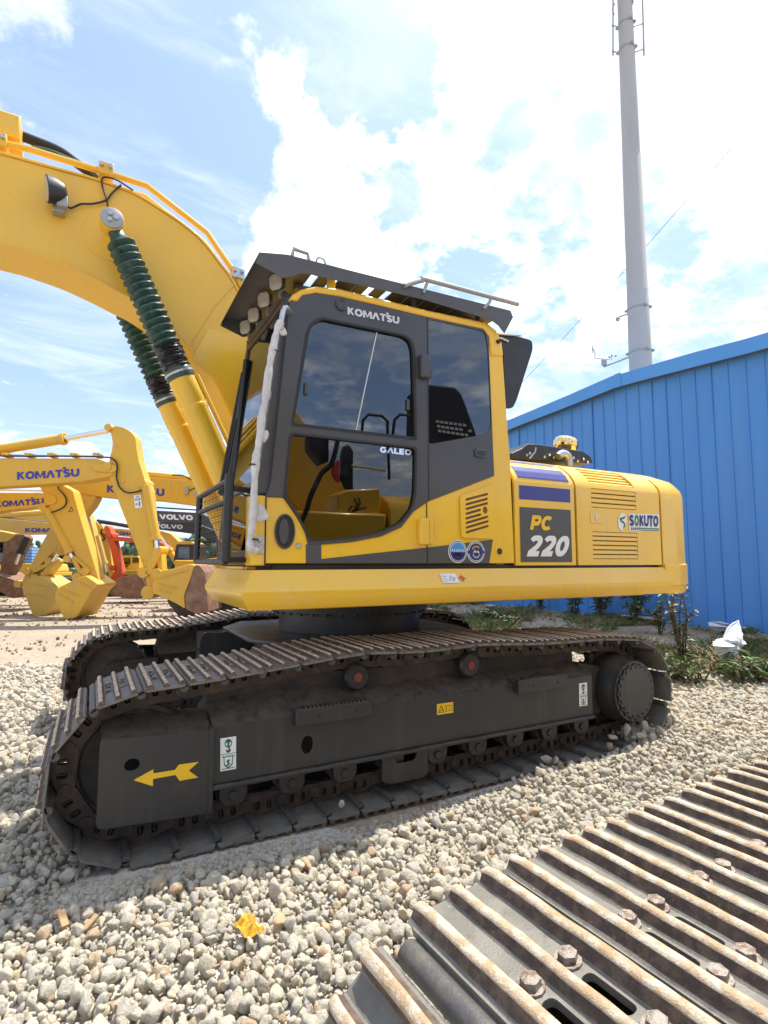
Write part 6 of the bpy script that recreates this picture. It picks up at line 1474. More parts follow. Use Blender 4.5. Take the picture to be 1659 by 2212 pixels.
bpart(Cx, 'link', [(380, 1150), (420, 1150), (420, 1170), (325, 1290), (290, 1285)], D, .4, 'yellow_pale', rd=.03); bpart(Cx, 'link', [(235, 1225), (250, 1215), (415, 1140), (420, 1165), (265, 1245)], D, .44, 'yellow_pale', rd=.03)
bcyl(Cx, (520, 960), (440, 1100), D - .2, .10, 'bucket_cylinder', 'yellow_pale', (400, 1160))
for p in ((172, 1328), (242, 1236), (402, 1158), (300, 1282), (500, 582)): bpin(Cx, p, D, .10, .5, 'yellow_pale')
p = pl([(1492, 645)], D - .25)[0]; mb = MB(); mb.cyl(p, p + FH * .1, .10, n=18); mb.build('pin_cap', ['galv'], Cx)
p = pl([(1410, 625)], D - .25)[0]; mb = MB(); mb.obox(p, RT * .05, FH * .03, Vector((0, 0, .12))); mb.build('boom_lamp', ['galv'], Cx, bevel=.02)
bhose(Cx, [(1420, 628), (1470, 605), (1520, 580)], D - .23, .012)
# d: farther left boom with a dull grey-brown arm and a big rusty bucket at the picture's edge
D = 18.5
Dx = root_at('parked_excavator', -260, D, 'pale yellow excavator at the left edge with dull brown arm')
body(Dx, pxd(-330, 1214, D + .2), RT, 'yellow_pale')
bpart(Dx, 'boom', [(-900, 1120), (-600, 850), (-300, 790), (0, 834), (200, 850), (392, 872), (384, 955), (0, 955), (-300, 930), (-600, 1060), (-800, 1200)], D, .42, 'yellow_pale', rd=.08)
blogo(Dx, 'KOMATSU', (190, 906), (520, 912), (520, 942), (190, 940), D, .42, 'logo_blue', square=True)
mb = MB(); mb.tube(pl([(-500, 780), (0, 812), (380, 790)], D), .10, 10); mb.build('arm_cylinder', ['yellow_pale'], Dx); mb = MB(); mb.tube(pl([(-200, 815), (150, 840), (390, 862)], D), .03, 6); mb.build('boom_pipe', ['zinc'], Dx)
Fx = root_at('parked_excavator', -420, 17.0, 'excavator with drab grey arm and dark bucket at the very left edge')
D = 17.0
body(Fx, pxd(-470, 1214, D + 2.6), RT, 'yellow_pale')
bpart(Fx, 'boom', [(-1000, 1150), (-700, 900), (-300, 880), (0, 930), (120, 955), (60, 1010), (-300, 1010), (-700, 1120)], D, .40, 'yellow_pale', rd=.08)
bpart(Fx, 'arm', [(30, 945), (180, 955), (200, 985), (150, 1090), (110, 1190), (70, 1260), (20, 1290), (0, 1230), (20, 1100)], D, .36, 'bucket_rust', rd=.05)
bpart(Fx, 'bucket', [(-60, 1240), (30, 1275), (110, 1300), (170, 1350), (180, 1430), (90, 1440), (0, 1390), (-80, 1330)], D, 1.2, 'bucket_rust', rd=.08)
bcyl(Fx, (205, 975), (150, 1100), D - .2, .09, 'bucket_cylinder', 'black', (120, 1180))
# e: small yellow machine with a slender arm
D = 21.0
Ex = root_at('parked_excavator', 430, D, 'smaller excavator with slender yellow arm next to the orange arm')
body(Ex, pxd(560, 1214, D + .2), -RT, 'yellow_old')
bpart(Ex, 'boom', [(760, 935), (780, 908), (900, 912), (1100, 930), (1260, 990), (1500, 1200), (1440, 1230), (1220, 1050), (1080, 985), (900, 968), (790, 955)], D, .38, 'yellow_old', rd=.06)
blogo(Ex, 'KOMATSU', (874, 930), (1080, 945), (1080, 972), (874, 958), D, .38, 'logo_blue', square=True)
bpart(Ex, 'arm', [(702, 852), (730, 858), (760, 900), (800, 1000), (862, 1255), (855, 1290), (830, 1290), (780, 1100), (720, 920)], D, .30, 'yellow_old', rd=.04)
mb = MB(); mb.tube(pl([(735, 856), (880, 878), (1000, 900)], D), .075, 8); mb.build('arm_cylinder', ['black'], Ex)
bhose(Ex, [(770, 915), (765, 950), (790, 985), (770, 1000), (720, 995)], D - .2, .03)
D = 19.5
Gx = root_at('parked_excavator', 200, D, 'drab olive yellow arm of an excavator standing upright among the others')
body(Gx, pxd(-100, 1214, D + 3.5), RT, 'yellow_pale')
bpart(Gx, 'boom', [(-500, 1000), (0, 760), (560, 790), (640, 850), (600, 880), (0, 860), (-400, 1050)], D, .36, 'yellow_pale', rd=.05)
bpart(Gx, 'arm', [(606, 832), (640, 795), (672, 800), (704, 920), (745, 1130), (785, 1340), (760, 1392), (732, 1372), (705, 1200), (640, 960)], D, .32, 'yellow_pale', rd=.05)
bpart(Gx, 'bucket', [(735, 1330), (790, 1330), (800, 1370), (770, 1420), (740, 1400)], D, .9, 'yellow_pale', rd=.05)
bpart(Gx, 'side_sticker', [(628, 836), (668, 812), (682, 848), (645, 862)], D - .01, .33, 'decal_sky', bevel=0)
bcyl(Gx, (738, 965), (795, 1180), D - .2, .08, 'bucket_cylinder', 'yellow_pale', (805, 1240))
# orange one with its dark red bucket
D = 20.0
Ox = root_at('parked_excavator', 470, D, 'orange red excavator arm with a dark rusty bucket on the ground')
body(Ox, pxd(640, 1214, D + 1.8), -RT, 'orange_paint')
bpart(Ox, 'boom', [(850, 968), (980, 980), (1200, 1010), (1420, 1120), (1600, 1250), (1540, 1290), (1350, 1140), (1180, 1050), (960, 1010), (850, 1005)], D, .38, 'orange_paint', rd=.05)
bpart(Ox, 'arm', [(782, 905), (800, 885), (825, 900), (858, 985), (885, 1080), (922, 1240), (915, 1270), (870, 1300), (835, 1312), (828, 1290), (868, 1225), (830, 1050)], D, .34, 'orange_paint', rd=.05)
bpart(Ox, 'bucket', [(770, 1400), (790, 1370), (812, 1330), (900, 1282), (1000, 1262), (1060, 1250), (1112, 1362), (1060, 1440), (960, 1440), (850, 1418)], D, 1.3, 'bucket_rust', rd=.08)
for p in ((870, 1210), (850, 960)): bpin(Ox, p, D, .10, .5, 'orange_paint')
# two grey booms with white letters
for (D, lab, pts, word, bx) in ((23.0, 'dark grey boom with white letters, upper of the two grey ones', [(1105, 770), (1180, 776), (1490, 792), (1800, 900), (2050, 1150), (1980, 1180), (1760, 960), (1480, 872), (1190, 862), (1110, 850)], [(1200, 802), (1460, 812), (1460, 850), (1205, 842)], 800),
                           (24.5, 'dark grey boom with white letters, lower of the two grey ones', [(1110, 862), (1190, 866), (1480, 874), (1760, 980), (2000, 1200), (1930, 1230), (1700, 1040), (1480, 955), (1190, 918), (1115, 905)], [(1168, 876), (1380, 882), (1380, 916), (1168, 908)], 840)):
    Vx = root_at('parked_excavator', bx, D, lab)
    body(Vx, pxd(bx - 60, 1214, D + .2), -RT, 'volvo_grey')
    bpart(Vx, 'boom', pts, D, .45, 'volvo_grey', rd=.05); blogo(Vx, 'VOLVO', *word, D, .45, 'decal_white', .02)
    mb = MB(); mb.tube(pl([(pts[0][0], pts[0][1] - 22), (pts[2][0], pts[2][1] - 20)], D), .035, 6); mb.build('boom_pipe', ['black'], Vx)
    bpart(Vx, 'arm', [(1100, pts[0][1] - 60), (1125, pts[0][1] - 40), (1130, 1000), (1155, 1290), (1120, 1400), (1095, 1000)], D, .3, 'volvo_grey', rd=.04)
# the machine marked 200, seen past the mesh guard
D = 17.6
Hx = root_at('parked_excavator', 440, D, 'yellow excavator marked 200, black cab, seen past the mesh guard')
bpart(Hx, 'deck', [(1316, 1235), (2000, 1235), (2000, 1300), (1316, 1300)], D, 2.4, 'yellow_old', bevel=.04)
bpart(Hx, 'hood', [(1316, 1150), (1452, 1150), (2000, 1100), (2000, 1234), (1316, 1234)], D, 2.3, 'yellow_old', bevel=.04)
hc = bpart(Hx, 'cab', [(1310, 1160), (1330, 1036), (1350, 1022), (1450, 1030), (1480, 1040), (1480, 1160)], D - .4, 1.0, 'black', rd=.06); bpart(hc, 'cab_roof', [(1336, 1030), (1352, 1008), (1440, 1010), (1470, 1025), (1460, 1032)], D - .4, 1.02, 'yellow_old', rd=.03)
bpart(hc, 'window_glass', [(1345, 1130), (1352, 1050), (1430, 1050), (1432, 1140)], D - .4, 1.01, 'glass_dark', bevel=0)
bpart(Hx, 'number_plate', [(1538, 1150), (1600, 1150), (1600, 1208), (1538, 1208)], D - .05, 2.31, 'black', bevel=0)
blogo(Hx, '200', (1542, 1184), (1592, 1186), (1590, 1204), (1540, 1202), D - .05, 2.33, 'decal_white', .03); blogo(Hx, 'PC', (1548, 1160), (1570, 1160), (1568, 1176), (1546, 1176), D - .05, 2.33, 'decal_red', .03)
bpart(Hx, 'boom', [(1195, 935), (1215, 928), (1290, 950), (1345, 1005), (1380, 1060), (1330, 1140), (1310, 1070), (1255, 1000), (1205, 965)], D + .5, .4, 'yellow_old', rd=.05)
bcyl(Hx, (1345, 1180), (1275, 1070), D + .1, .10, 'lift_cylinder', 'yellow_old', (1212, 975))
for T_, dd in ((.5, -.95), (.5, .95)):
    tk = bpart(Hx, 'track', [(1330, 1500), (1302, 1450), (1310, 1395), (1350, 1370), (2000, 1370), (2040, 1440), (2000, 1500)], D + dd, T_, 'link_steel', rd=.15)
bpart(Hx, 'track_frame', [(1420, 1395), (1900, 1395), (1900, 1460), (1420, 1460)], D - .95, .56, 'chassis')
mb = MB(); p = pl([(1345, 1440)], D - 1.25)[0]; mb.cyl(p, p + FH * .1, .32, n=24); mb.build('idler_wheel', ['chassis'], Hx)
bpart(Hx, 'centre_frame', [(1500, 1300), (1800, 1300), (1800, 1440), (1500, 1440)], D, 1.6, 'chassis')
# yellow machine with a glazed cab farther back
D = 26.0
Kx = root_at('parked_excavator', 285, D, 'small yellow machine with glazed cab far behind, beside the orange arm')
bpart(Kx, 'cab', [(905, 1225), (912, 1130), (925, 1118), (1040, 1118), (1052, 1135), (1052, 1225)], D, 1.0, 'yellow_old', rd=.05); bpart(Kx, 'window_glass', [(920, 1205), (925, 1135), (980, 1132), (985, 1175), (955, 1208)], D - .02, 1.0, 'glass_dark', bevel=0); bpart(Kx, 'window_glass', [(1000, 1170), (1002, 1132), (1045, 1132), (1046, 1170)], D - .02, 1.0, 'glass_dark', bevel=0)
bpart(Kx, 'deck', [(905, 1226), (1100, 1226), (1100, 1262), (905, 1262)], D, 2.0, 'yellow_old'); bpart(Kx, 'track', [(915, 1300), (905, 1280), (915, 1264), (1100, 1264), (1110, 1282), (1100, 1300)], D, 2.2, 'chassis_dirty', rd=.1)
D = 24.0
Lx = root_at('parked_loader', 42, D, 'yellow machine body partly hidden at the left edge behind the drab arm')
bpart(Lx, 'hood', [(100, 1245), (115, 1195), (150, 1175), (300, 1180), (320, 1245)], D, 2.0, 'yellow_old', rd=.1); bpart(Lx, 'deck', [(70, 1246), (330, 1246), (330, 1275), (70, 1275)], D, 2.1, 'yellow_old'); bpart(Lx, 'track', [(60, 1330), (45, 1305), (60, 1277), (320, 1277), (330, 1305), (320, 1330)], D, 2.2, 'chassis_dirty', rd=.12)
D = 36.0
Mx = root_at('stacked_crates', 60, D, 'pale blue stacked boxes standing at the far left'); Mx['category'] = 'boxes'; del Mx['group']
for k in range(6): bpart(Mx, 'box', [(188, 1060 + 22 * k), (240, 1060 + 22 * k), (240, 1078 + 22 * k), (188, 1078 + 22 * k)], D, 1.2, 'blue_crate')
bpart(Mx, 'base', [(186, 1192), (242, 1192), (242, 1262), (186, 1262)], D, 1.3, 'blue_crate')

# ------------------------------------------------------------------ blue shed
XW = 10.5
def fz(y, up):                                                  # gable: highest near y = 8.16
    base = 5.673 if up else 5.390
    return base - (.056 * (y - 8.16) if y > 8.16 else .064 * (8.16 - y))
Y0, Y1 = 1.0, 20.0
SHED = empty('blue_shed', (XW + 3, 9, 0), 0, 'blue sheet metal shed with a shallow gable on the right', 'shed')
pit = .32; k = 0; y = Y0
rr = random.Random(9)
while y < Y1:
    mb = MB(); zb = .10 + rr.uniform(-.03, .03); z1 = fz(y, 0) + .02; z2 = fz(y + pit, 0) + .02
    dx = rr.uniform(-.010, .010); ln = rr.uniform(-.006, .006); w = pit - .003
    # flat pan with a raised seam at its left edge; sheets lap over one another unevenly
    sec = [(0, 0), (.012, -.024), (.034, -.024), (.046, 0), (w * .5, .004), (w, 0)]
    mb.v = []
    for zz, tt in ((zb, 0), (1.9, .5), (3.7, .5), (None, 1)):
        for (sy, sx) in sec:
            z = zz if zz is not None else (z1 + (z2 - z1) * sy / pit)
            mb.v.append((XW + sx + dx + ln * math.sin(tt * 3 + k), y + sy, z))
    m = len(sec)
    for i in range(3):
        for j in range(m - 1): mb.f.append((i * m + j, i * m + j + 1, (i + 1) * m + j + 1, (i + 1) * m + j)); mb.m.append(0)
    o = mb.build('wall_panel', ['blue_panel'], SHED, smooth=20, recalc=False)
    s = o.modifiers.new('thickness', 'SOLIDIFY'); s.thickness = .004; s.offset = 0
    y += pit; k += 1
mb = MB(); mb.prism([(Y0, -.2), (Y1, -.2), (Y1, fz(Y1, 0)), (8.16, fz(8.16, 0)), (Y0, fz(Y0, 0))], XW + .03, XW + 7, 'x'); mb.build('shed_core', ['blue_panel'], SHED)
for a, b in ((Y0 - .2, 8.16), (8.162, Y1 + .2)):
    for nm, x0, x1, du, dl, mt in (('fascia', XW - .20, XW - .185, 0, 0, 'blue_trim'),):
        mb = MB(); n = 8
        top = [(a + (b - a) * i / n, fz(a + (b - a) * i / n, 1) + .012 * math.sin(i * 2.1 + a)) for i in range(n + 1)]; low_b = [(p[0], fz(p[0], 0) + .01 * math.sin(p[0] * 3)) for p in top]
        mb.prism(top + low_b[::-1], x0, x1, 'x'); mb.build(nm, [mt], SHED)
    mb = MB(); mb.prism([(a, fz(a, 0) + .01), (b, fz(b, 0) + .01), (b, fz(b, 0) + .03), (a, fz(a, 0) + .03)], XW - .186, XW + .03, 'x'); mb.build('soffit', ['soffit'], SHED)
    mb = MB(); mb.prism([(a, fz(a, 1) - .03), (b, fz(b, 1) - .03), (b, fz(b, 1) - .005), (a, fz(a, 1) - .005)], XW - .184, XW + 7.2, 'x'); mb.build('roof', ['blue_trim'], SHED)
mb = MB(); mb.box(XW - .215, XW - .19, 8.02, 8.17, fz(8.16, 0) - .02, fz(8.16, 1) + .015); mb.build('fascia_joint', ['blue_trim'], SHED, bevel=.004)

# ------------------------------------------------------------------ mast behind the shed
DP = 21.0
pb_, pt_ = pxd(1384.5, 800, DP), pxd(1344.5, 0, DP); ax = (pt_ - pb_); 
def mast(z):
    base = Vector((pb_.x, pb_.y, z)); return base
POLE = empty('monopole_mast', (pb_.x, pb_.y, 0), 0, 'tall pale grey tapering steel mast rising behind the blue shed', 'mast')
wid = lambda z: .50 - .0085 * z
mb = MB(); zs_ = [0, 4, 8, 12.2, 12.21, 18, 18.01, 24, 30]
mb.lathe([(wid(z) + (.006 if z in (12.2, 18) else 0), z) for z in zs_], (pb_.x, pb_.y, 0), (0, 0, 1), 40); mb.build('mast_tube', ['pole_grey'], POLE, smooth=50)
def at_mast(u, v): p = pxd(u, v, DP); return p
def clampring(v, name='clamp_band'):
    z = pxd(1370, v, DP).z; mb = MB(); mb.lathe([(wid(z) + .004, 0), (wid(z) + .022, 0), (wid(z) + .022, .07), (wid(z) + .004, .07)], (pb_.x, pb_.y, z), (0, 0, 1), 36); o = mb.build(name, ['galv'], POLE)
    for a in (2.2, 4.4, 5.3): mb = MB(); c = Vector((pb_.x + (wid(z) + .04) * math.cos(a), pb_.y + (wid(z) + .04) * math.sin(a), z + .035)); mb.obox(c, (.05, 0, 0), (0, .05, 0), (0, 0, .04)); mb.build('clamp_lug', ['galv'], o)
    return z
def z3(x, y): return ((1560 + x / 1.7016) / 1.4756, (900 + y / 1.7016) / 1.4756)
def s3(x, y): return ((1800 + x / 1.702) / 1.4756, y / 1.702 / 1.4756)
clampring(z3(800, 150)[1]); clampring(z3(810, 385)[1]); clampring(s3(330, 140)[1]); clampring(s3(330, 275)[1])
fr_ = DP - .30
def line3(pts, r, name, mat='galv', parent=POLE, f=z3, D=fr_):
    mb = MB(); mb.tube([pxd(*f(*p), D) for p in pts], r, 8); return mb.build(name, [mat], parent)
line3([(750, 172), (700, 188)], .035, 'camera_arm'); p = pxd(*z3(696, 200), fr_); mb = MB(); mb.lathe([(.03, .10), (.08, .06), (.085, 0), (.06, -.07), (.02, -.09)], p, (0, 0, 1), 16); mb.build('dome_camera', ['galv'], POLE)
arm_ = line3([(758, 405), (620, 458)], .035, 'station_arm'); line3([(620, 458), (622, 420), (640, 418), (572, 412), (572, 380), (560, 358)], .018, 'station_boom'); line3([(640, 418), (662, 420), (664, 398)], .015, 'station_boom')
p = pxd(*z3(622, 435), fr_); mb = MB(); mb.obox(p, RT * .09, FH * .06, Vector((0, 0, .12))); mb.build('sensor_box', ['galv'], POLE, bevel=.01)
p = pxd(*z3(666, 400), fr_)
mb = MB()
for k in range(3): a = 2.1 * k; q = p + RT * (.13 * math.cos(a)) + FH * (.13 * math.sin(a)); mb.tube([p, q], .010, 6); mb.lathe([(.005, -.03), (.035, -.02), (.04, .03)], q, RT * math.sin(a) - FH * math.cos(a), 10)
mb.build('anemometer', ['galv'], POLE)
p = pxd(*z3(566, 372), fr_); mb = MB(); mb.obox(p + RT * -.05 + Vector((0, 0, .06)), RT * .012, FH * .01, Vector((0, 0, .14))); mb.build('wind_vane', ['galv'], POLE)
for xx, dx in ((256, -1), (424, 1)):
    D_ = DP - .15
    line3([(xx - 6 * dx if dx < 0 else xx - 8, -260), (xx + (6 if dx > 0 else 6), 300)], .035, 'antenna_rod', f=s3, D=D_)
for v in (138, 278):
    line3([(300, v + 12), (254, v - 2)], .025, 'antenna_bracket', f=s3, D=DP - .2); line3([(360, v + 12), (428, v - 12)], .025, 'antenna_bracket', f=s3, D=DP - .2)
line3([(268, 80), (258, 50), (270, 20)], .03, 'cable_loop', f=s3, D=DP - .2); line3([(360, 40), (372, 10), (362, -10)], .03, 'cable_loop', f=s3, D=DP - .2)
# overhead wire
a, b = pxd(1900, -60, 15.0), pxd(1128, 826, 26.0)
pts = [a.lerp(b, t / 14) + Vector((0, 0, -.25 * 4 * (t / 14) * (1 - t / 14))) for t in range(15)]
mb = MB(); mb.tube(pts, .009, 6); mb.build('overhead_wire', ['rubber'], None, label='thin dark wire sloping across the sky in front of the mast', cat='wire')

# ------------------------------------------------------------------ weeds, litter along the shed
def leaf_quad(mb, p, d, n, L, w, mi=0):
    d = d.normalized(); s = d.cross(n).normalized(); up = s.cross(d).normalized()
    a, b, c, e = p, p + d * L * .5 + s * w + up * L * .08, p + d * L - up * L * .12, p + d * L * .5 - s * w + up * L * .08
    m_ = p + d * L * .52 - up * L * .02
    mb.add([a, b, m_, e, c], [(0, 1, 2), (0, 2, 3), (1, 4, 2), (2, 4, 3)], mi)
def plant(pos, h, spread, n_st, leaves, L, w, mats, label, group, rs, upright=.6, cat='weed', name='weed_plant'):
    r = random.Random(rs); pos = Vector(pos); root = empty(name, pos, 0, label, cat, group)
    st = MB(); lf = MB()
    for i in range(n_st):
        a = r.uniform(0, 6.28); tip = pos + Vector((math.cos(a) * spread * r.uniform(.3, 1), math.sin(a) * spread * r.uniform(.3, 1), h * r.uniform(.6, 1)))
        mid = pos.lerp(tip, .5) + Vector((r.uniform(-.2, .2) * spread, r.uniform(-.2, .2) * spread, h * .12))
        path = smooth_poly([pos + Vector((r.uniform(-.03, .03), r.uniform(-.03, .03), -.02)), mid, tip], 4); st.tube(path, [.006 + .006 * (1 - k / len(path)) for k in range(len(path))], 5)
        for k in range(leaves):
            t = r.uniform(.22, 1.0); f = t * (len(path) - 1); q = path[int(f)].lerp(path[min(int(f) + 1, len(path) - 1)], f % 1)
            a2 = r.uniform(0, 6.28); d = Vector((math.cos(a2), math.sin(a2), r.uniform(-.35, upright)))
            leaf_quad(lf, q, d, Vector((r.uniform(-.3, .3), r.uniform(-.3, .3), 1)), L * r.uniform(.8, 1.6), w * r.uniform(.9, 1.7), r.randrange(len(mats)))
    st.build('stems', ['stem'], root, kind='stuff'); lf.build('leaves', mats, root, smooth=0, recalc=False, kind='stuff'); return root
def gpos(u, v, z=.15): p = pxz(u, v, z); return (p.x, p.y, float(gz(p.x, p.y)))
WG = 'weeds along the shed'
plant(gpos(1168, 1326), .75, .35, 6, 34, .10, .028, ['leaf_pale', 'leaf'], 'bushy pale weed against the shed, just right of the swing circle', None, 1)
plant(gpos(1240, 1340), .85, .32, 6, 30, .11, .030, ['leaf', 'leaf_red'], 'dark leafy weed against the shed under the number plate', None, 2)
plant(gpos(1300, 1345), 1.0, .40, 8, 44, .12, .034, ['leaf', 'leaf_pale'], 'dense green sapling against the shed under the dealer sign', None, 3)
plant(gpos(1372, 1352), .85, .40, 7, 36, .11, .032, ['leaf', 'leaf_pale'], 'rounded green weed under the engine door', None, 4)
plant(gpos(1425, 1372), .6, .36, 6, 24, .09, .026, ['leaf_red', 'leaf_pale', 'straw'], 'brownish weed under the end of the skirt', None, 5)
plant(gpos(1474, 1420), 1.15, .26, 9, 26, .085, .022, ['leaf_red', 'leaf', 'leaf_pale'], 'tall thin reddish weed behind the sprocket, nearest the gravel', None, 6)
plant(gpos(1572, 1352), .55, .22, 5, 22, .09, .026, ['leaf', 'leaf_pale'], 'small green sprig growing over the white sack', None, 7)
plant(gpos(1456, 1446), .34, .34, 8, 12, .13, .014, ['leaf', 'leaf_pale'], 'low leafy clump behind the sprocket', None, 8)
plant(gpos(1512, 1452), .32, .36, 7, 11, .15, .012, ['leaf', 'leaf', 'straw'], 'low green clump below the straw heap', None, 9)
plant(gpos(1588, 1450), .34, .40, 9, 13, .15, .018, ['leaf', 'leaf_pale'], 'broad leafed clump right below the white bag', None, 10)
plant(gpos(1648, 1446), .36, .36, 8, 12, .15, .016, ['leaf', 'leaf_pale'], 'broad leafed clump at the right edge', None, 12)
plant(gpos(1350, 1392), .22, .30, 10, 20, .08, .018, ['leaf_pale', 'leaf'], 'low weed just over the rear of the track', None, 13)
plant(gpos(1060, 1338), .30, .26, 12, 20, .09, .014, ['leaf'], 'bright grass tuft behind the middle of the far track', None, 14)
plant(gpos(1110, 1346), .22, .3, 12, 18, .09, .014, ['leaf_pale', 'leaf'], 'second grass tuft behind the far track', None, 15)
# dry straw heap
def straw_heap(pos, h, rad, n, label, rs):
    r = random.Random(rs); mb = MB(); pos = Vector(pos)
    for k in range(n):
        a = r.uniform(0, 6.28); q = rad * math.sqrt(r.random()); b = pos + Vector((math.cos(a) * q, math.sin(a) * q, h * (1 - (q / rad) ** 1.5) * r.uniform(.6, 1.0)))
        d = Vector((math.cos(a + r.uniform(-.8, .8)), math.sin(a + r.uniform(-.8, .8)), r.uniform(-.9, .2))).normalized(); L = r.uniform(.12, .38)
        mb.add([b + Vector((0, 0, .006)), b + d * L * .5 + Vector((.006, 0, .02)), b + d * L, b + d * L * .5 - Vector((.006, 0, -.02))], [(0, 1, 2, 3)])
    return mb.build('straw_heap', ['straw'], None, label=label, cat='straw', kind='stuff', smooth=0, recalc=False)
straw_heap(gpos(1524, 1424), .36, .55, 1100, 'heap of dry straw behind the weeds', 2); straw_heap(gpos(1440, 1382), .14, .8, 500, 'thin dry stalks along the foot of the shed', 3); straw_heap(gpos(1628, 1420), .10, .8, 600, 'dry stalks on the bank at the right', 4)
# grass and leaf litter over the bank
r = np.random.default_rng(5); n = 11000
def tuft_mesh(name, mat, seed, nb=7, L=.12):
    rr = random.Random(seed); mb = MB()
    for k in range(nb):
        a = rr.uniform(0, 6.28); d = Vector((math.cos(a), math.sin(a), rr.uniform(.5, 1.8))).normalized(); l = L * rr.uniform(.6, 1.2); s = Vector((-math.sin(a), math.cos(a), 0)) * .006
        p = Vector((rr.uniform(-.02, .02), rr.uniform(-.02, .02), 0)); mid = p + d * l * .6; tip = p + d * l + Vector((math.cos(a) * l * .3, math.sin(a) * l * .3, -l * .05))
        mb.add([p - s, p + s, mid + s * .8, tip, mid - s * .8], [(0, 1, 2, 3, 4)])
    return mb.mesh(name, [mat], 0, False)
TUFT = [tuft_mesh('tuft', m, i) for i, m in enumerate(['leaf', 'leaf_pale', 'straw', 'leaf', 'straw'])]
x = r.uniform(6.9, 10.45, n); y = r.uniform(3.2, 17, n); cl = np.sin(1.3 * x + .9 * y) + np.sin(2.3 * y - 1.1 * x) + r.normal(0, .6, n); ok = (cl > np.where(x < 7.9, -1.0, .75)) & ~in_gravel(x, y); x, y = x[ok], y[ok]; n = len(x); s_ = r.uniform(.5, 1.5, n) * np.where(x < 7.9, 1.5, 1.0)
scatter('bank_grass', TUFT, np.stack([x, y, gz(x, y)], 1), np.stack([s_, s_, s_], 1), np.stack([r.normal(0, .15, n), r.normal(0, .15, n), r.uniform(0, 6.28, n)], 1), r.integers(0, 5, n), 'sparse grass and dry stalks on the bank before the shed', 'grass', 'leaf')
# pale slabs and litter
def chunk(name, u, v, sx, sy, sz, mat, label, cat, rz=.3, z=.15):
    p = Vector(gpos(u, v, z)); me = stone_mesh(name, int(u), 'limestone'); me.materials.clear(); me.materials.append(MAT[mat]); o = bpy.data.objects.new(name, me); link(o); o.location = p + Vector((0, 0, sz * .4)); o.scale = (sx, sy, sz); o.rotation_euler = (.1, .1, rz); tag(o, label, cat); return o
material('pale_slab', (.46, .43, .37), .9, col2=(.38, .35, .30), nscale=5)
chunk('broken_slab', 1110, 1318, .42, .25, .10, 'pale_slab', 'flat pale broken slab lying on the bank by the shed', 'slab'); chunk('broken_slab', 1060, 1316, .3, .22, .08, 'pale_slab', 'smaller pale slab left of the flat broken one', 'slab', .9)
chunk('brick_piece', 1385, 1352, .10, .07, .06, 'clay', 'orange brick piece among the weeds at the foot of the shed', 'brick', .5)
a, b = Vector(gpos(1342, 1345)), Vector(gpos(1432, 1352)); mb = MB(); mb.cyl(a + Vector((0, 0, .07)), b + Vector((0, 0, .10)), .035, n=12); mb.build('plastic_pipe', ['pvc'], None, label='pinkish plastic pipe lying in the weeds below the shed', cat='pipe')
# plastic bag and sack
def crumple(pos, outline, D_T, name, label, cat, mat, seed):
    """a limp sheet: a picture outline given depth by folds"""
    rr = random.Random(seed); c = Vector(pos); q0 = [pxy(u, v, c.y) for u, v in outline]; q = []; m = len(q0)
    for i in range(m):
        for k in range(4): q.append(q0[i].lerp(q0[(i + 1) % m], k / 4) + Vector((rr.uniform(-.008, .008), 0, rr.uniform(-.008, .008))))
    cen = sum(q, Vector()) / len(q); rings = []; n = len(q)
    ph = [rr.uniform(0, 6.28) for _ in range(4)]
    for t, yo in ((.04, -.09), (.25, -.10), (.45, -.095), (.65, -.075), (.83, -.045), (1.0, .0), (.83, .045), (.6, .07), (.3, .08), (.04, .075)):
        rg = []
        for k, p in enumerate(q):
            th = 2 * math.pi * k / n; w = 4 * t * (1.05 - t)
            fold = .022 * math.sin(7 * th + ph[0]) + .016 * math.sin(13 * th + ph[1] + 4 * t) + .010 * math.sin(23 * th + ph[2])
            rg.append(cen + (p - cen) * t + Vector((0, yo * D_T + fold * w * D_T + rr.uniform(-.004, .004), .008 * math.sin(9 * th + 6 * t + ph[3]))))
        rings.append(rg)
    mb = MB(); mb.loft(rings); return mb.build(name, [mat], None, label=label, cat=cat, smooth=28)
crumple(gpos(1568, 1436), [(1597, 1338), (1590, 1362), (1600, 1375), (1604, 1388), (1592, 1402), (1584, 1420), (1572, 1442), (1562, 1432), (1552, 1412), (1540, 1396), (1545, 1386), (1562, 1378), (1578, 1372), (1588, 1356)], 1.0, 'plastic_bag', 'thin white plastic bag hanging down over the weeds', 'bag', 'plastic_white', 4)
crumple(gpos(1560, 1372), [(1528, 1352), (1536, 1342), (1560, 1344), (1580, 1350), (1600, 1352), (1622, 1356), (1618, 1366), (1600, 1372), (1570, 1366), (1545, 1362)], 1.6, 'white_sack', 'crumpled white sack lying behind the plastic bag', 'sack', 'plastic_white', 6)
p = Vector(gpos(1657, 1366, .12)); mb = MB(); mb.lathe([(.10, 0), (.12, .0), (.165, .27), (.185, .275), (.188, .33), (.165, .33), (.155, .27), (.1, .03)], p + Vector((0, 0, .01)), (0, 0, 1), 24); mb.build('flower_pot', ['clay'], None, label='brown clay pot cut by the right edge, before the shed', cat='pot')
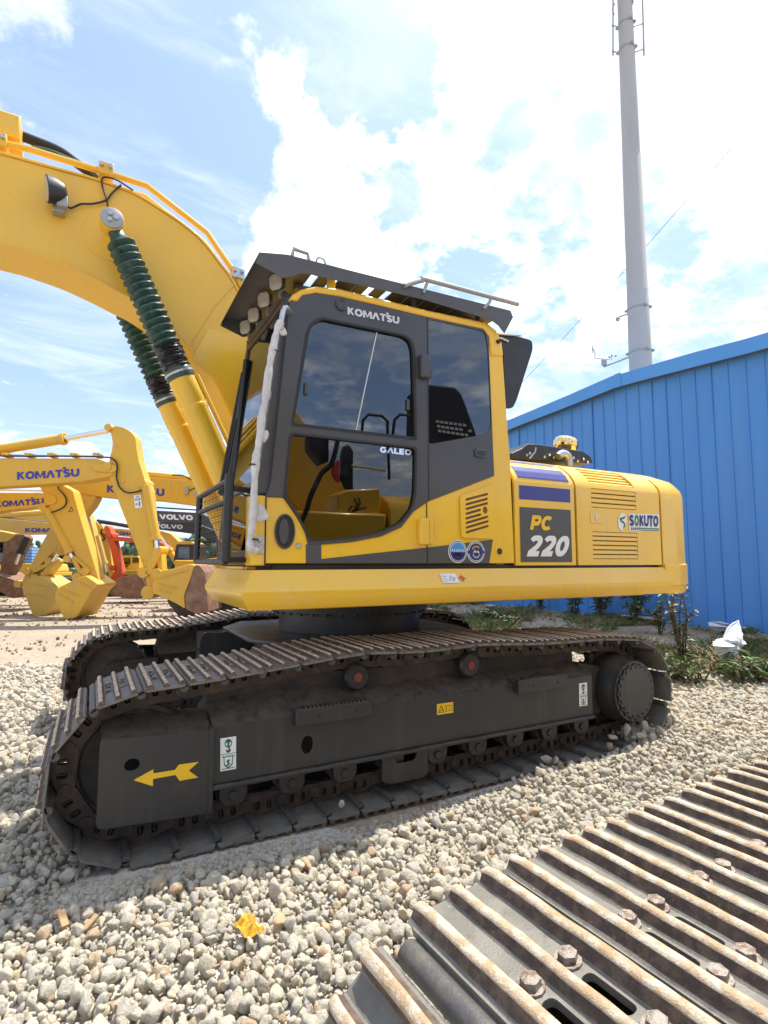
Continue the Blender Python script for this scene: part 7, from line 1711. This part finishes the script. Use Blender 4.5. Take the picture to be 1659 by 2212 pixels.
# litter on the gravel
def scrap(name, pos, sx, sy, mat, label, cat, seed, rz):
    rr = random.Random(seed); mb = MB(); n = 11; z0 = pos[2]
    for j in range(n):
        for i in range(n):
            a, b = (i / (n - 1) - .5) * sx, (j / (n - 1) - .5) * sy; c, s = math.cos(rz), math.sin(rz); a2, b2 = a + rr.uniform(-.004, .004), b + rr.uniform(-.004, .004)
            mb.v.append((pos[0] + a2 * c - b2 * s, pos[1] + a2 * s + b2 * c, z0 + .006 * math.sin(i * .9 + seed) + .006 * math.cos(j * 1.1 + i * .4) + rr.uniform(-.002, .002) + b * .5))
    for j in range(n - 1):
        for i in range(n - 1): mb.f.append((j * n + i, j * n + i + 1, (j + 1) * n + i + 1, (j + 1) * n + i)); mb.m.append(0)
    o = mb.build(name, [mat], None, label=label, cat=cat, smooth=30, recalc=False); s = o.modifiers.new('thickness', 'SOLIDIFY'); s.thickness = .0015; return o
p = pxz(539, 2008, .07); scrap('snack_wrapper', (p.x, p.y, .085), .085, .075, 'wrapper_gold', 'crumpled golden wrapper on the gravel before the track', 'wrapper', 3, .5)
p = pxz(826, 2105, .06); scrap('paper_scrap', (p.x, p.y, .075), .05, .04, 'plastic_white', 'small white scrap by the left end of the foreground track', 'litter', 5, .9)
def woodbit(u, v, L, w, label, ang):
    p = pxz(u, v, .06); mb = MB(); d = Vector((math.cos(ang), math.sin(ang), .5)).normalized(); mb.bar(p - d * L / 2, p + d * L / 2, w, w * .5); mb.build('wood_chip', ['wood'], None, bevel=.003, label=label, cat='wood', smooth=0)
woodbit(136, 1985, .07, .028, 'upright tan wood chip in the gravel at the left', 1.9); woodbit(196, 1992, .06, .024, 'slanting brown wood chip right of the upright one', .6)
material('tan_stone', (.50, .36, .21), .85, col2=(.42, .30, .18), nscale=6, bump=.4, bscale=30)
for u, v, r_, sd_, lab in ((602, 1998, .042, 41, 'tan angular stone right of the golden wrapper'), (702, 2012, .030, 47, 'small ochre stone farther right of the wrapper'), (660, 1870, .034, 52, 'reddish tan stone close to the shoes, above the wrapper')):
    p = pxz(u, v, .04); me = stone_mesh('tan_stone', sd_, 'tan_stone'); o = bpy.data.objects.new('tan_stone', me); link(o); o.location = p + Vector((0, 0, .012)); o.scale = (r_, r_ * .9, r_); o.rotation_euler = (sd_, .3, sd_ * .7); tag(o, lab, 'stone')

# ------------------------------------------------------------------ far green: field and tree line
r = np.random.default_rng(21)
GREEN = [stone_mesh('clump', 700 + i, 'limestone', 2) for i in range(5)]
for me in GREEN: me.materials.clear(); me.materials.append(MAT['far_leaf'])
for me in GREEN:                                                # ragged leafy lumps
    co = np.empty(len(me.vertices) * 3, np.float32); me.vertices.foreach_get('co', co); co = co.reshape(-1, 3); co *= (1 + r.normal(0, .16, len(co)))[:, None]; me.vertices.foreach_set('co', co.ravel()); me.update()
Pp, Ss = [], []
for u in np.arange(-500, 2100, 7):
    D = 120 + 25 * math.sin(u * .01) + r.uniform(-6, 6); h = 3.2 + 2.4 * abs(math.sin(u * .021 + 1)) + r.uniform(0, 2.0)
    q = pxd(float(u), 1214, D)
    for k in range(5): Pp.append((q.x + r.normal(0, .9), q.y + r.normal(0, 1.5), h * (.15 + .8 * k / 4) * r.uniform(.8, 1.1))); s = r.uniform(.9, 1.7); Ss.append((s * 1.15, s * 1.15, s * .85))
Pp, Ss = np.array(Pp), np.array(Ss); n = len(Pp)
scatter('far_tree_line', GREEN, Pp, Ss, r.uniform(0, 6.28, (n, 3)), r.integers(0, 5, n), 'low line of far trees on the horizon', 'trees', 'far_leaf')
x0 = []; 
for k in range(5200):
    u = r.uniform(-300, 560); D = 24 + 60 * r.random() ** 1.7; q = pxd(float(u), 1214, D); x0.append((q.x, q.y))
x0 = np.array(x0); n = len(x0); s_ = r.uniform(3, 7, n)
scatter('field_grass', TUFT[:2] + [TUFT[3]], np.column_stack([x0, np.zeros(n)]), np.stack([s_ * 1.6, s_ * 1.6, s_], 1), np.stack([np.zeros(n), np.zeros(n), r.uniform(0, 6.28, n)], 1), r.integers(0, 3, n), 'tall pale grass of the field beyond the yard', 'grass', 'leaf_pale')
